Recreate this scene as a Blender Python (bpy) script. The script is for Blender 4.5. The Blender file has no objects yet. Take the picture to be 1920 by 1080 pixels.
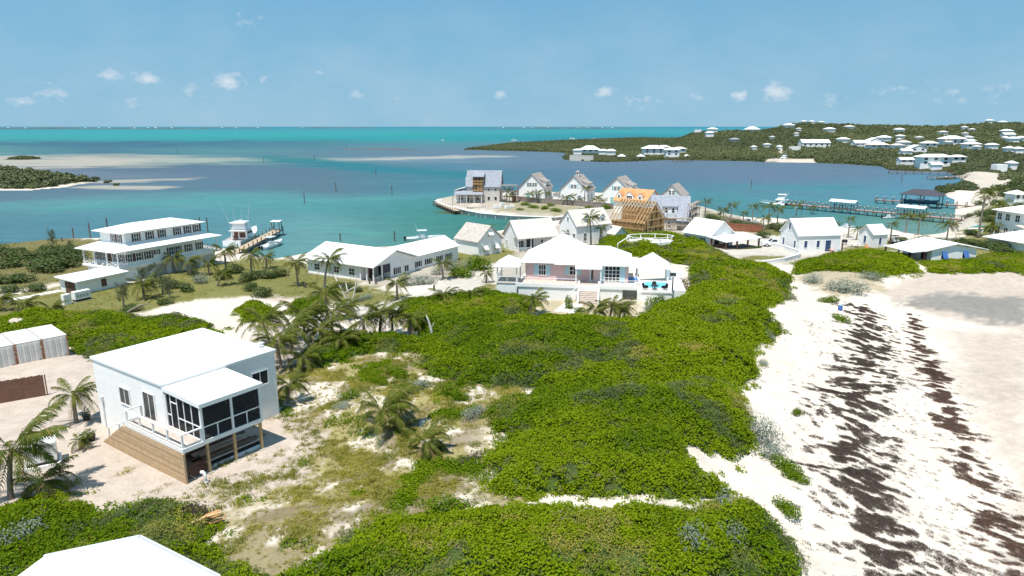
import bpy, bmesh, math, random
import numpy as np
from mathutils import Vector, Matrix, Euler

random.seed(7)
rng = np.random.default_rng(7)
SC = bpy.context.scene
COL = SC.collection
R = math.radians

# ---------------------------------------------------------------- camera
CAMZ, FPX, PITCH = 29.0, 1280.0, math.atan(303.0 / 1280.0)
cam_d = bpy.data.cameras.new('camera')
cam = bpy.data.objects.new('camera', cam_d)
COL.objects.link(cam)
cam.location = (0, 0, CAMZ)
cam.rotation_euler = (math.pi / 2 - PITCH, 0, 0)
cam_d.sensor_width = 36.0
cam_d.lens = 24.0
cam_d.clip_start = 0.5
cam_d.clip_end = 200000.0
SC.camera = cam

# ---------------------------------------------------------------- daylight
SUN_DIR = Vector((-0.155, -0.30, 0.94)).normalized()          # from the ground to the sun
SUN_EL = math.asin(SUN_DIR.z)
SUN_AZ = math.atan2(SUN_DIR.x, SUN_DIR.y)
world = bpy.data.worlds.new('World')
SC.world = world
world.use_nodes = True
wt = world.node_tree
for n in list(wt.nodes):
    wt.nodes.remove(n)
wN = lambda t: wt.nodes.new(t)
wL = lambda a, b: wt.links.new(a, b)
w_out, w_bg, w_sky = wN('ShaderNodeOutputWorld'), wN('ShaderNodeBackground'), wN('ShaderNodeTexSky')
w_sky.sky_type = 'NISHITA'
w_sky.sun_disc = False
w_sky.sun_elevation = SUN_EL
w_sky.sun_rotation = SUN_AZ
w_sky.altitude = 0
w_sky.air_density = 1.0
w_sky.dust_density = 0.35
w_sky.ozone_density = 1.6
w_bg.inputs['Strength'].default_value = 0.13
# small fair-weather cumulus in a low band, thinner veils above
w_tc, w_map, w_sep = wN('ShaderNodeTexCoord'), wN('ShaderNodeMapping'), wN('ShaderNodeSeparateXYZ')
wL(w_tc.outputs['Generated'], w_sep.inputs[0])
w_map.inputs['Scale'].default_value = (1, 1, 1.7)
wL(w_tc.outputs['Generated'], w_map.inputs['Vector'])
def w_noise(scale, detail, rough, dist=0.0):
    n = wN('ShaderNodeTexNoise')
    n.inputs['Scale'].default_value = scale
    n.inputs['Detail'].default_value = detail
    n.inputs['Roughness'].default_value = rough
    n.inputs['Distortion'].default_value = dist
    wL(w_map.outputs[0], n.inputs['Vector'])
    return n.outputs['Fac']
def w_ramp(src, *stops):
    r = wN('ShaderNodeValToRGB')
    e = r.color_ramp.elements
    while len(e) < len(stops):
        e.new(0.5)
    for el, (p, v) in zip(e, stops):
        el.position = p
        el.color = (v, v, v, 1)
    wL(src, r.inputs[0])
    return r.outputs[0]
def w_math(op, a, b):
    m = wN('ShaderNodeMath')
    m.operation = op
    for i, s in enumerate((a, b)):
        if isinstance(s, (int, float)):
            m.inputs[i].default_value = s
        else:
            wL(s, m.inputs[i])
    return m.outputs[0]
def w_dir(px, py):          # direction of sight of a cloud
    u, v = (px - 960) / FPX, (540 - py) / FPX
    d = Vector((u, math.cos(PITCH) + v * math.sin(PITCH), -math.sin(PITCH) + v * math.cos(PITCH))).normalized()
    return (d.x, d.y, d.z * 1.7)
heap = None
for cx, cy, cr, amp in ((100, 172, .034, .8), (205, 143, .026, .9), (275, 147, .028, 1), (360, 172, .03, .8), (428, 153, .036, 1), (493, 148, .024, .9), (668, 175, .022, .9), (600, 135, .016, .7), (465, 42, .034, .55), (520, 52, .02, .45), (40, 190, .03, .7),
                        (745, 185, .018, .7), (845, 188, .02, .6), (940, 178, .022, .8), (1135, 172, .026, .9), (1200, 190, .05, .6), (1300, 180, .026, .7), (1385, 178, .026, .9), (1455, 172, .04, 1), (1560, 185, .04, .55), (1680, 165, .05, .5), (1780, 178, .06, .5), (1880, 170, .06, .5), (250, 190, .05, .5)):
    dn = wN('ShaderNodeVectorMath')
    dn.operation = 'DISTANCE'
    wL(w_map.outputs[0], dn.inputs[0])
    dn.inputs[1].default_value = w_dir(cx, cy)
    mr = wN('ShaderNodeMapRange')
    mr.inputs['From Max'].default_value = cr
    mr.inputs['To Min'].default_value, mr.inputs['To Max'].default_value = amp, 0.0
    wL(dn.outputs['Value'], mr.inputs['Value'])
    heap = mr.outputs[0] if heap is None else w_math('MAXIMUM', heap, mr.outputs[0])
body_n = w_math('MULTIPLY', w_noise(60, 7, 0.6), 1.0)
cum = w_ramp(w_math('ADD', w_math('MULTIPLY', heap, 0.62), w_math('SUBTRACT', body_n, 0.5)), (0.24, 0), (0.62, 1))
veil = w_math('MULTIPLY', w_ramp(w_noise(7, 5, 0.6), (0.4, 0), (0.8, 0.25)),
              w_ramp(w_sep.outputs['Z'], (0.0, 0.8), (0.08, 1), (0.2, 0)))
cl = w_math('MAXIMUM', cum, veil)
w_mix = wN('ShaderNodeMix')
w_mix.data_type = 'RGBA'
w_mix.inputs['B'].default_value = (4.6, 4.7, 4.9, 1)
wL(w_math('MULTIPLY', cl, 0.62), w_mix.inputs['Factor'])
w_hsv = wN('ShaderNodeMix')
w_hsv.data_type = 'RGBA'
w_hsv.blend_type = 'MULTIPLY'
w_hsv.inputs['Factor'].default_value = 1
w_hsv.inputs['B'].default_value = (0.66, 0.93, 0.84, 1)
w_lift = wN('ShaderNodeVectorMath')          # the humid low air takes the blue of the sky a little higher up
w_lift.operation = 'MULTIPLY_ADD'
w_lift.inputs[1].default_value = (1, 1, 0.35)
w_lift.inputs[2].default_value = (0, 0, 0.27)
wL(w_tc.outputs['Generated'], w_lift.inputs[0])
wL(w_lift.outputs[0], w_sky.inputs['Vector'])
wL(w_sky.outputs[0], w_hsv.inputs['A'])
w_haze = wN('ShaderNodeMix')                 # pale humid air along the horizon
w_haze.data_type = 'RGBA'
w_haze.inputs['B'].default_value = (1.7, 2.85, 3.6, 1)
wL(w_ramp(w_sep.outputs['Z'], (0.0, 0.75), (0.16, 0.0)), w_haze.inputs['Factor'])
wL(w_hsv.outputs['Result'], w_haze.inputs['A'])
wL(w_haze.outputs['Result'], w_mix.inputs['A'])
wL(w_mix.outputs['Result'], w_bg.inputs['Color'])
wL(w_bg.outputs[0], w_out.inputs[0])

sun_d = bpy.data.lights.new('sun', 'SUN')
sun_d.energy = 4.2
sun_d.angle = R(0.53)
sun_d.color = (1.0, 0.945, 0.87)
sun = bpy.data.objects.new('sun', sun_d)
COL.objects.link(sun)
sun.location = (-40, -50, 180)
sun.rotation_euler = (-SUN_DIR).to_track_quat('-Z', 'Y').to_euler()

vs = SC.view_settings
SC.display_settings.display_device = 'sRGB'
vs.view_transform = 'Standard'
vs.look = 'None'
vs.exposure = 0.55
vs.gamma = 1.0
vs.use_curve_mapping = False
SC.cycles.max_bounces = 6
SC.cycles.transparent_max_bounces = 8
SC.cycles.use_denoising = True

# ---------------------------------------------------------------- geometry of the place
SP, CP = math.sin(PITCH), math.cos(PITCH)

def at(px, py, z):
    """world point at height z on the line of sight through a photograph pixel (1920 x 1080)"""
    u, v = (px - 960) / FPX, (540 - py) / FPX
    dz, dy = -SP + v * CP, CP + v * SP
    t = (z - CAMZ) / dz
    return Vector((u * t, dy * t, z))

def at_depth(px, py, d):
    u, v = (px - 960) / FPX, (540 - py) / FPX
    dz, dy = -SP + v * CP, CP + v * SP
    t = d / dy
    return Vector((u * t, d, CAMZ + dz * t))

def lin(r, g, b):
    f = lambda c: (c / 255 / 12.92) if c / 255 <= 0.04045 else ((c / 255 + 0.055) / 1.055) ** 2.4
    return (f(r), f(g), f(b))

# value noise on arrays
def _h(ix, iy, s):
    n = (ix.astype(np.int64) * 374761393 + iy.astype(np.int64) * 668265263 + s * 982451653) & 0x7fffffff
    n = ((n ^ (n >> 13)) * 1274126177) & 0x7fffffff
    return ((n ^ (n >> 16)) & 0xffff) / 65535.0
def vnoise(x, y, s=0):
    x, y = np.asarray(x, float), np.asarray(y, float)
    ix, iy = np.floor(x), np.floor(y)
    fx, fy = x - ix, y - iy
    fx, fy = fx * fx * (3 - 2 * fx), fy * fy * (3 - 2 * fy)
    a, b = _h(ix, iy, s), _h(ix + 1, iy, s)
    c, d = _h(ix, iy + 1, s), _h(ix + 1, iy + 1, s)
    return (a * (1 - fx) + b * fx) * (1 - fy) + (c * (1 - fx) + d * fx) * fy
def fbm(x, y, s=0, o=4):
    t, a, w = 0, 1.0, 0
    for k in range(o):
        t = t + a * vnoise(np.asarray(x) * 2 ** k, np.asarray(y) * 2 ** k, s + k * 17)
        w += a
        a *= 0.5
    return t / w
def sstep(a, b, x):
    t = np.clip((np.asarray(x, float) - a) / (b - a), 0, 1)
    return t * t * (3 - 2 * t)

def sdist(poly, x, y):
    """signed distance to a polygon, positive inside"""
    P = np.asarray(poly, float)
    x, y = np.asarray(x, float), np.asarray(y, float)
    best = np.full(x.shape, 1e18)
    inside = np.zeros(x.shape, bool)
    for (ax, ay), (bx, by) in zip(P, np.roll(P, -1, 0)):
        ex, ey = bx - ax, by - ay
        t = np.clip(((x - ax) * ex + (y - ay) * ey) / (ex * ex + ey * ey + 1e-12), 0, 1)
        best = np.minimum(best, (x - ax - t * ex) ** 2 + (y - ay - t * ey) ** 2)
        c = (ay > y) != (by > y)
        with np.errstate(divide='ignore', invalid='ignore'):
            inside ^= c & (x < ex * (y - ay) / (by - ay + 1e-15) + ax)
    d = np.sqrt(best)
    return np.where(inside, d, -d)

def shore(pts, z=0.0):
    return [tuple(at(a, b, z)[:2]) for a, b in pts]

# the coast: one mainland with its point, the far peninsula and the hills; an islet and a bank to the west
MAIN = shore([(-700, 480), (-300, 470), (0, 462), (100, 452), (200, 450), (330, 452), (420, 466), (480, 478), (520, 488), (560, 480),
              (600, 474), (700, 470), (800, 462), (850, 450), (940, 434), (1040, 416), (1062, 409), (1040, 412), (960, 409), (900, 404),
              (860, 396), (832, 387), (819, 380), (817, 374), (850, 368), (890, 366), (960, 364), (1100, 364), (1200, 367), (1255, 372), (1318, 388),
              (1360, 400), (1420, 414), (1470, 416), (1560, 430), (1600, 436), (1660, 434), (1720, 446), (1770, 440), (1785, 424), (1791, 405),
              (1792, 390), (1790, 374), (1768, 365), (1752, 357), (1790, 350), (1812, 338), (1775, 322), (1700, 321), (1666, 318), (1653, 312), (1590, 308),
              (1520, 305), (1440, 304), (1400, 302), (1250, 300), (1180, 303), (1130, 304), (1060, 300), (1054, 295), (1066, 288),
              (1050, 286), (1000, 284), (950, 283), (900, 281.5), (866, 281), (905, 276), (950, 270), (1000, 267), (1100, 262), (1200, 258)])
MAIN += [(420, 1650)]
MAIN += [(900, 3000), (1600, 3600), (4000, 3600), (3000, 900), (400, 20), (120, -20), (-120, -20), (-300, 20)]
ISLET = shore([(-200, 330), (-200, 360), (0, 357), (60, 357), (120, 352), (150, 346), (176, 343), (182, 339), (160, 333), (120, 329), (60, 322), (0, 316)])
BANK = shore([(4, 299.5), (30, 300), (60, 299.5), (86, 297.5), (60, 295.5), (25, 296)])

_ctl = []
for a, b, z in [(200, 900, 4), (400, 870, 4), (60, 700, 3.8), (60, 620, 3), (60, 560, 2), (200, 560, 2), (330, 540, 2), (250, 500, 1.8), (450, 560, 2.4), (420, 480, 1.4),
                (600, 540, 2.2), (700, 560, 2.6), (800, 520, 2.2), (620, 500, 1.8), (900, 560, 3.2), (1000, 585, 4), (1100, 595, 4), (1240, 560, 4.3), (950, 480, 1.8),
                (900, 450, 1.6), (1050, 450, 1.6), (1200, 445, 1.8), (1350, 455, 2.2), (1400, 490, 3.2), (1300, 520, 5.2), (1200, 475, 3.9), (1300, 470, 3.3), (1250, 650, 5.8), (1050, 640, 4.8),
                (900, 650, 4.4), (1200, 800, 5.8), (900, 800, 4.4), (700, 780, 4), (600, 690, 3.8), (500, 640, 3.2), (700, 1000, 4.8), (1000, 1000, 5.8), (1300, 1000, 5.8),
                (200, 1040, 4.4), (1350, 600, 5.4), (1350, 760, 5.6), (1480, 640, 3.4), (1450, 760, 3.8), (1470, 900, 3.6), (1550, 700, 2.4), (1540, 850, 2.4), (1580, 1000, 2.6),
                (1700, 850, 1.8), (1850, 950, 1.4), (1750, 650, 1.6), (1900, 620, 1.2), (1560, 530, 3.6), (1650, 500, 3.4), (1700, 545, 2.2), (1900, 545, 1.6), (1850, 510, 3),
                (1520, 470, 2.4), (1640, 465, 2.2), (1780, 485, 2.8), (1850, 430, 2.2), (1900, 410, 3.6), (1900, 460, 3), (1750, 455, 1.6), (900, 385, 1.1), (1000, 380, 1.2), (1150, 380, 1.2), (1250, 400, 1.3),
                (1850, 345, 1.6), (1840, 375, 1.2), (0, 480, 1.2), (120, 480, 1.3), (1440, 440, 1.6)]:
    p = at(a, b, z)
    _ctl.append((p.x, p.y, z))
for a, b, d in [(1330, 292, 600), (1450, 290, 615), (1600, 292, 610), (1330, 280, 700), (1450, 278, 700), (1600, 280, 700), (1330, 268, 820), (1450, 264, 830), (1600, 266, 830),
                (1320, 258, 950), (1450, 252, 950), (1600, 252, 960), (1300, 251, 1080), (1350, 247, 1100), (1400, 248, 1080), (1440, 246, 1100), (1480, 238, 1150), (1510, 234, 1180), (1560, 236, 1180), (1620, 239, 1180),
                (1660, 236, 1180), (1720, 239, 1180), (1780, 240, 1180), (1840, 236, 1180), (1880, 234, 1180), (1930, 236, 1180), (2100, 236, 1180),
                (1750, 304, 520), (1850, 310, 430), (1950, 310, 430), (1750, 290, 600), (1850, 290, 560), (1950, 292, 540), (1750, 278, 720), (1850, 278, 690), (1950, 278, 690),
                (1750, 265, 830), (1850, 264, 830), (1950, 264, 830), (1750, 250, 990), (1850, 250, 990), (1950, 250, 990), (1500, 250, 1010), (1250, 262, 900), (1200, 266, 860), (1100, 272, 800), (1000, 277, 760),
                (1100, 296, 610), (1200, 295, 620), (1300, 260, 1900), (1600, 246, 2100), (1900, 246, 2100), (2300, 246, 2100)]:
    p = at_depth(a, b, d)
    _ctl.append((p.x, p.y, max(1.2, p.z)))
_ctl = np.array(_ctl)
_cu = np.stack([_ctl[:, 0] / np.maximum(_ctl[:, 1], 8) * 4.2, np.log(np.maximum(_ctl[:, 1], 8)) * 4.0], 1)

PADS = []      # levelled plots: (poly, z)

# the far shore: a low peninsula on the left, hills on the right (ridge height and distance by bearing)
_FB = np.array([-0.05, 0.03, 0.11, 0.19, 0.235, 0.266, 0.297, 0.344, 0.375, 0.406, 0.43, 0.469, 0.516, 0.547, 0.594, 0.641, 0.688, 0.719, 0.75, 1.2])
_FR = np.array([1.6, 1.8, 2.0, 2.2, 6.0, 18.0, 21.5, 20.5, 23.0, 30.0, 33.0, 31.0, 28.5, 31.0, 28.5, 27.5, 31.5, 33.5, 31.5, 31.5])
_FS = np.array([560, 560, 560, 570, 570, 570, 565, 560, 560, 560, 560, 555, 530, 500, 440, 400, 330, 310, 300, 300])
def far_base(x, y):
    b = x / np.maximum(y, 8) * (CP + 0.236 * SP)
    zr, ds = np.interp(b, _FB, _FR), np.interp(b, _FB, _FS)
    s = np.clip((y - ds) / (1120 - ds), 0, 1)
    z = 1.3 + (zr - 1.3) * s ** 1.15
    return np.where(y > 1120, 1.0 + (zr - 1.0) * np.clip(1 - (y - 1120) / 700, 0, 1), z)

def height(x, y):
    x, y = np.atleast_1d(np.asarray(x, float)), np.atleast_1d(np.asarray(y, float))
    yy = np.maximum(y, 8)
    u, w = x / yy * 4.2, np.log(yy) * 4.0
    num, den = np.zeros(x.shape), np.zeros(x.shape)
    for (cu, cw), z in zip(_cu, _ctl[:, 2]):
        k = 1.0 / (((u - cu) ** 2 + (w - cw) ** 2) + 0.004) ** 1.7
        num += k * z
        den += k
    base = num / den
    fw = sstep(330, 430, yy)
    base = base * (1 - fw) + far_base(x, yy) * fw
    near = np.clip(1 - yy / 140, 0, 1)
    base = base + near * 0.5 * (fbm(x / 7, y / 7, 3, 3) - 0.5) * sstep(3, 5, base) + np.clip(yy / 700, 0, 1) * 5 * (fbm(x / 60, y / 60, 9, 3) - 0.5) * sstep(5, 14, base)
    d = sdist(MAIN, x, y)
    out = np.where(d > 0, base * sstep(-1.0, 7.0, d) + 0.05, -0.25 * np.minimum(-d, 8))
    di = sdist(ISLET, x, y)
    out = np.where(di > 0, np.maximum(out, 0.05 + 2.2 * sstep(0, 30, di)), out)
    db = sdist(BANK, x, y)
    return np.where(db > 0, np.maximum(out, 0.05 + 1.4 * sstep(0, 12, db)), out)

def gh(x, y):
    return float(height(x, y)[0])

def gp(px, py, dz=0.0, n=9):
    z = 3.0
    for _ in range(n):
        p = at(px, py, z + dz)
        z = 0.5 * z + 0.5 * gh(p.x, p.y)
    p = at(px, py, z + dz)
    p.z = z
    return p

# ---------------------------------------------------------------- materials
def nodes_of(m):
    m.use_nodes = True
    nt = m.node_tree
    for n in list(nt.nodes):
        nt.nodes.remove(n)
    return nt
def pbr(name, col, rough=0.6, var=0.08, scale=3.0, bump=0.0, bscale=20.0, spec=0.4, metal=0.0, second=None, thr=(0.5, 0.7), coat=0.0):
    """procedural paint/stone/wood: colour broken up by two noises, optional second colour in patches, optional relief"""
    m = bpy.data.materials.new(name)
    nt = nodes_of(m)
    N, L = nt.nodes.new, nt.links.new
    out, b, tc = N('ShaderNodeOutputMaterial'), N('ShaderNodeBsdfPrincipled'), N('ShaderNodeTexCoord')
    n1 = N('ShaderNodeTexNoise')
    n1.inputs['Scale'].default_value = scale
    n1.inputs['Detail'].default_value = 5
    L(tc.outputs['Object'], n1.inputs['Vector'])
    r = N('ShaderNodeValToRGB')
    r.color_ramp.elements[0].position = 0.3
    r.color_ramp.elements[1].position = 0.7
    r.color_ramp.elements[0].color = tuple(c * (1 - var) for c in col) + (1,)
    r.color_ramp.elements[1].color = tuple(min(1, c * (1 + var)) for c in col) + (1,)
    L(n1.outputs['Fac'], r.inputs[0])
    src = r.outputs[0]
    if second:
        n2 = N('ShaderNodeTexNoise')
        n2.inputs['Scale'].default_value = scale * 0.7
        n2.inputs['Detail'].default_value = 7
        n2.inputs['Roughness'].default_value = 0.65
        L(tc.outputs['Object'], n2.inputs['Vector'])
        r2 = N('ShaderNodeValToRGB')
        r2.color_ramp.elements[0].position, r2.color_ramp.elements[1].position = thr
        L(n2.outputs['Fac'], r2.inputs[0])
        mx = N('ShaderNodeMix')
        mx.data_type = 'RGBA'
        mx.inputs['B'].default_value = tuple(second) + (1,)
        L(r2.outputs[0], mx.inputs['Factor'])
        L(src, mx.inputs['A'])
        src = mx.outputs['Result']
    L(src, b.inputs['Base Color'])
    b.inputs['Roughness'].default_value = rough
    b.inputs['Specular IOR Level'].default_value = spec
    b.inputs['Metallic'].default_value = metal
    b.inputs['Coat Weight'].default_value = coat
    if bump:
        n3 = N('ShaderNodeTexNoise')
        n3.inputs['Scale'].default_value = bscale
        n3.inputs['Detail'].default_value = 4
        L(tc.outputs['Object'], n3.inputs['Vector'])
        bp = N('ShaderNodeBump')
        bp.inputs['Strength'].default_value = bump
        bp.inputs['Distance'].default_value = 0.05
        L(n3.outputs['Fac'], bp.inputs['Height'])
        L(bp.outputs[0], b.inputs['Normal'])
    L(b.outputs[0], out.inputs[0])
    return m

def leaf_mat(name, c0, c1, rough=0.45, trans=0.25, dry=None, dryamt=0.0, spec=0.4):
    """foliage: each leaf its own shade (random per island), plants differ by an instance tint, light passes through"""
    m = bpy.data.materials.new(name)
    nt = nodes_of(m)
    N, L = nt.nodes.new, nt.links.new
    out, b, g = N('ShaderNodeOutputMaterial'), N('ShaderNodeBsdfPrincipled'), N('ShaderNodeNewGeometry')
    at_ = N('ShaderNodeAttribute')
    at_.attribute_type = 'INSTANCER'
    at_.attribute_name = 'tint'
    oi = N('ShaderNodeObjectInfo')
    mix = N('ShaderNodeMix')
    mix.data_type = 'RGBA'
    mix.inputs['A'].default_value = tuple(c0) + (1,)
    mix.inputs['B'].default_value = tuple(c1) + (1,)
    ad = N('ShaderNodeMath')
    ad.operation = 'MULTIPLY_ADD'
    ad.inputs[1].default_value = 0.55
    L(g.outputs['Random Per Island'], ad.inputs[0])
    a2 = N('ShaderNodeMath')
    a2.operation = 'MULTIPLY_ADD'
    a2.inputs[1].default_value = 0.2
    L(oi.outputs['Random'], a2.inputs[0])
    L(at_.outputs['Fac'], a2.inputs[2])
    L(a2.outputs[0], ad.inputs[2])
    L(ad.outputs[0], mix.inputs['Factor'])
    src = mix.outputs['Result']
    if dry:
        m2 = N('ShaderNodeMix')
        m2.data_type = 'RGBA'
        m2.inputs['B'].default_value = tuple(dry) + (1,)
        cmp_ = N('ShaderNodeMath')
        cmp_.operation = 'GREATER_THAN'
        cmp_.inputs[1].default_value = 1 - dryamt
        wn = N('ShaderNodeTexWhiteNoise')
        wn.noise_dimensions = '1D'
        L(g.outputs['Random Per Island'], wn.inputs['W'])
        L(wn.outputs['Value'], cmp_.inputs[0])
        L(cmp_.outputs[0], m2.inputs['Factor'])
        L(src, m2.inputs['A'])
        src = m2.outputs['Result']
    L(src, b.inputs['Base Color'])
    b.inputs['Roughness'].default_value = rough
    b.inputs['Specular IOR Level'].default_value = spec
    tr = N('ShaderNodeBsdfTranslucent')
    L(src, tr.inputs[0])
    ms = N('ShaderNodeMixShader')
    ms.inputs[0].default_value = trans
    L(b.outputs[0], ms.inputs[1])
    L(tr.outputs[0], ms.inputs[2])
    L(ms.outputs[0], out.inputs[0])
    return m

# ---------------------------------------------------------------- mesh building
class MB:
    def __init__(s):
        s.v, s.f, s.smooth = [], [], False
    def add(s, vs_, fs):
        o = len(s.v)
        s.v += [tuple(p) for p in vs_]
        s.f += [tuple(i + o for i in f) for f in fs]
        return s
    def box(s, x0, y0, z0, x1, y1, z1):
        return s.add([(x0, y0, z0), (x1, y0, z0), (x1, y1, z0), (x0, y1, z0), (x0, y0, z1), (x1, y0, z1), (x1, y1, z1), (x0, y1, z1)],
                     [(0, 3, 2, 1), (4, 5, 6, 7), (0, 1, 5, 4), (1, 2, 6, 5), (2, 3, 7, 6), (3, 0, 4, 7)])
    def hexa(s, lo, hi):
        """solid between a bottom polygon and a top polygon with the same count (counter-clockwise from above)"""
        n = len(lo)
        return s.add(list(lo) + list(hi), [tuple(range(n - 1, -1, -1)), tuple(range(n, 2 * n))] + [(i, (i + 1) % n, n + (i + 1) % n, n + i) for i in range(n)])
    def bar(s, p, q, w=0.1, h=None, up=(0, 0, 1)):
        p, q = Vector(p), Vector(q)
        h = h or w
        d = (q - p).normalized()
        a = d.cross(Vector(up))
        if a.length < 1e-4:
            a = d.cross(Vector((0, 1, 0)))
        a.normalize()
        b = a.cross(d)
        a, b = a * w / 2, b * h / 2
        return s.hexa([p - a - b, p + a - b, p + a + b, p - a + b], [q - a - b, q + a - b, q + a + b, q - a + b])
    def tube(s, pts, rad, n=8, cap=True):
        pts = [Vector(p) for p in pts]
        if isinstance(rad, (int, float)):
            rad = [rad] * len(pts)
        o, ring = len(s.v), []
        for i, p in enumerate(pts):
            d = (pts[min(i + 1, len(pts) - 1)] - pts[max(i - 1, 0)]).normalized()
            a = d.cross(Vector((0, 0, 1)))
            if a.length < 1e-3:
                a = Vector((1, 0, 0))
            a.normalize()
            b = d.cross(a)
            for k in range(n):
                t = 2 * math.pi * k / n
                s.v.append(tuple(p + (a * math.cos(t) + b * math.sin(t)) * rad[i]))
        for i in range(len(pts) - 1):
            for k in range(n):
                s.f.append((o + i * n + k, o + i * n + (k + 1) % n, o + (i + 1) * n + (k + 1) % n, o + (i + 1) * n + k))
        if cap:
            s.f.append(tuple(o + k for k in range(n - 1, -1, -1)))
            s.f.append(tuple(o + (len(pts) - 1) * n + k for k in range(n)))
        return s
    def loft(s, rings, close=True, cap=True):
        """rings: lists of equal length"""
        o, n = len(s.v), len(rings[0])
        for r_ in rings:
            s.v += [tuple(p) for p in r_]
        for i in range(len(rings) - 1):
            for k in range(n if close else n - 1):
                s.f.append((o + i * n + k, o + i * n + (k + 1) % n, o + (i + 1) * n + (k + 1) % n, o + (i + 1) * n + k))
        if cap:
            s.f.append(tuple(o + k for k in range(n - 1, -1, -1)))
            s.f.append(tuple(o + (len(rings) - 1) * n + k for k in range(n)))
        return s
    def slab(s, quad, t):
        """a sheet of thickness t (downwards) under a polygon"""
        q = [Vector(p) for p in quad]
        return s.hexa([p - Vector((0, 0, t)) for p in q], q)
    def data(s, name, mat=None, smooth=False):
        me = bpy.data.meshes.new(name)
        me.from_pydata(s.v, [], s.f)
        if mat:
            me.materials.append(mat)
        if smooth:
            me.shade_smooth()
        me.update()
        return me
    def build(s, name, mat=None, parent=None, smooth=False, loc=None, rz=0.0, label=None, fix=False):
        me = s.data(name, mat, smooth)
        if fix:
            bm = bmesh.new()
            bm.from_mesh(me)
            bmesh.ops.recalc_face_normals(bm, faces=bm.faces)
            bm.to_mesh(me)
            bm.free()
        return put(name, me, parent, loc, rz, label)

def put(name, me, parent=None, loc=None, rz=0.0, label=None):
    o = bpy.data.objects.new(name, me)
    COL.objects.link(o)
    if parent is not None:
        o.parent = parent
    if loc is not None:
        o.location = loc
    o.rotation_euler = (0, 0, rz)
    if label:
        o['label'] = label
    return o
def tag(o, label, cat, group=None, kind=None):
    o['label'], o['category'] = label, cat
    if group:
        o['group'] = group
    if kind:
        o['kind'] = kind
    return o
def thing(name, label, cat, loc, rz=0.0, group=None):
    o = bpy.data.objects.new(name, None)
    o.empty_display_size = 0.5
    COL.objects.link(o)
    o.location = loc
    o.rotation_euler = (0, 0, rz)
    return tag(o, label, cat, group)
def kindof(o, k):
    o['kind'] = k
    return o
def copy_tree(o, loc=None, rz=None, label=None, parent=None, scale=None):
    c = o.copy()
    COL.objects.link(c)
    if parent is not None:
        c.parent = parent
    if loc is not None:
        c.location = loc
    if rz is not None:
        c.rotation_euler = (0, 0, rz)
    if scale is not None:
        c.scale = (scale,) * 3
    if label:
        c['label'] = label
    for ch in list(o.children):
        copy_tree(ch, parent=c)
    return c

# scatter: points with turn, size, kind and tint, drawn by one geometry-nodes object
PROTO = bpy.data.collections.new('scatter_sources')
def proto_set(name, meshes):
    c = bpy.data.collections.new(name)
    for i, me in enumerate(meshes):
        c.objects.link(bpy.data.objects.new(f'{name}_{i:02d}', me))
    return c
def scatter(name, pts, rot, scl, idx, tint, protos, kind='stuff', parent=None):
    me = bpy.data.meshes.new(name)
    n = len(pts)
    me.from_pydata([tuple(p) for p in pts], [], [])
    for nm, typ, arr, key in (('rot', 'FLOAT_VECTOR', rot, 'vector'), ('scl', 'FLOAT_VECTOR', scl, 'vector'), ('idx', 'INT', idx, 'value'), ('tint', 'FLOAT', tint, 'value')):
        a = me.attributes.new(nm, typ, 'POINT')
        a.data.foreach_set(key, np.asarray(arr, np.int32 if typ == 'INT' else np.float32).ravel())
    o = bpy.data.objects.new(name, me)
    COL.objects.link(o)
    if parent:
        o.parent = parent
    nt = bpy.data.node_groups.new(name + '_nodes', 'GeometryNodeTree')
    nt.interface.new_socket('Geometry', in_out='INPUT', socket_type='NodeSocketGeometry')
    nt.interface.new_socket('Geometry', in_out='OUTPUT', socket_type='NodeSocketGeometry')
    N, L = nt.nodes.new, nt.links.new
    gi, go, ip, ci = N('NodeGroupInput'), N('NodeGroupOutput'), N('GeometryNodeInstanceOnPoints'), N('GeometryNodeCollectionInfo')
    ci.inputs['Collection'].default_value = protos
    ci.inputs['Separate Children'].default_value = True
    ci.inputs['Reset Children'].default_value = True
    def na(nm, typ):
        a = N('GeometryNodeInputNamedAttribute')
        a.data_type = typ
        a.inputs['Name'].default_value = nm
        return next(s_ for s_ in a.outputs if s_.enabled and s_.name == 'Attribute')
    L(gi.outputs[0], ip.inputs['Points'])
    L(ci.outputs[0], ip.inputs['Instance'])
    ip.inputs['Pick Instance'].default_value = True
    L(na('idx', 'INT'), ip.inputs['Instance Index'])
    L(na('rot', 'FLOAT_VECTOR'), ip.inputs['Rotation'])
    L(na('scl', 'FLOAT_VECTOR'), ip.inputs['Scale'])
    L(ip.outputs[0], go.inputs[0])
    md = o.modifiers.new('scatter', 'NODES')
    md.node_group = nt
    o['kind'] = kind
    return o

# ================================================================ ground
def ppoly(pts, z=None):
    return [tuple((at(a, b, z) if z is not None else gp(a, b))[:2]) for a, b in pts]

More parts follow.
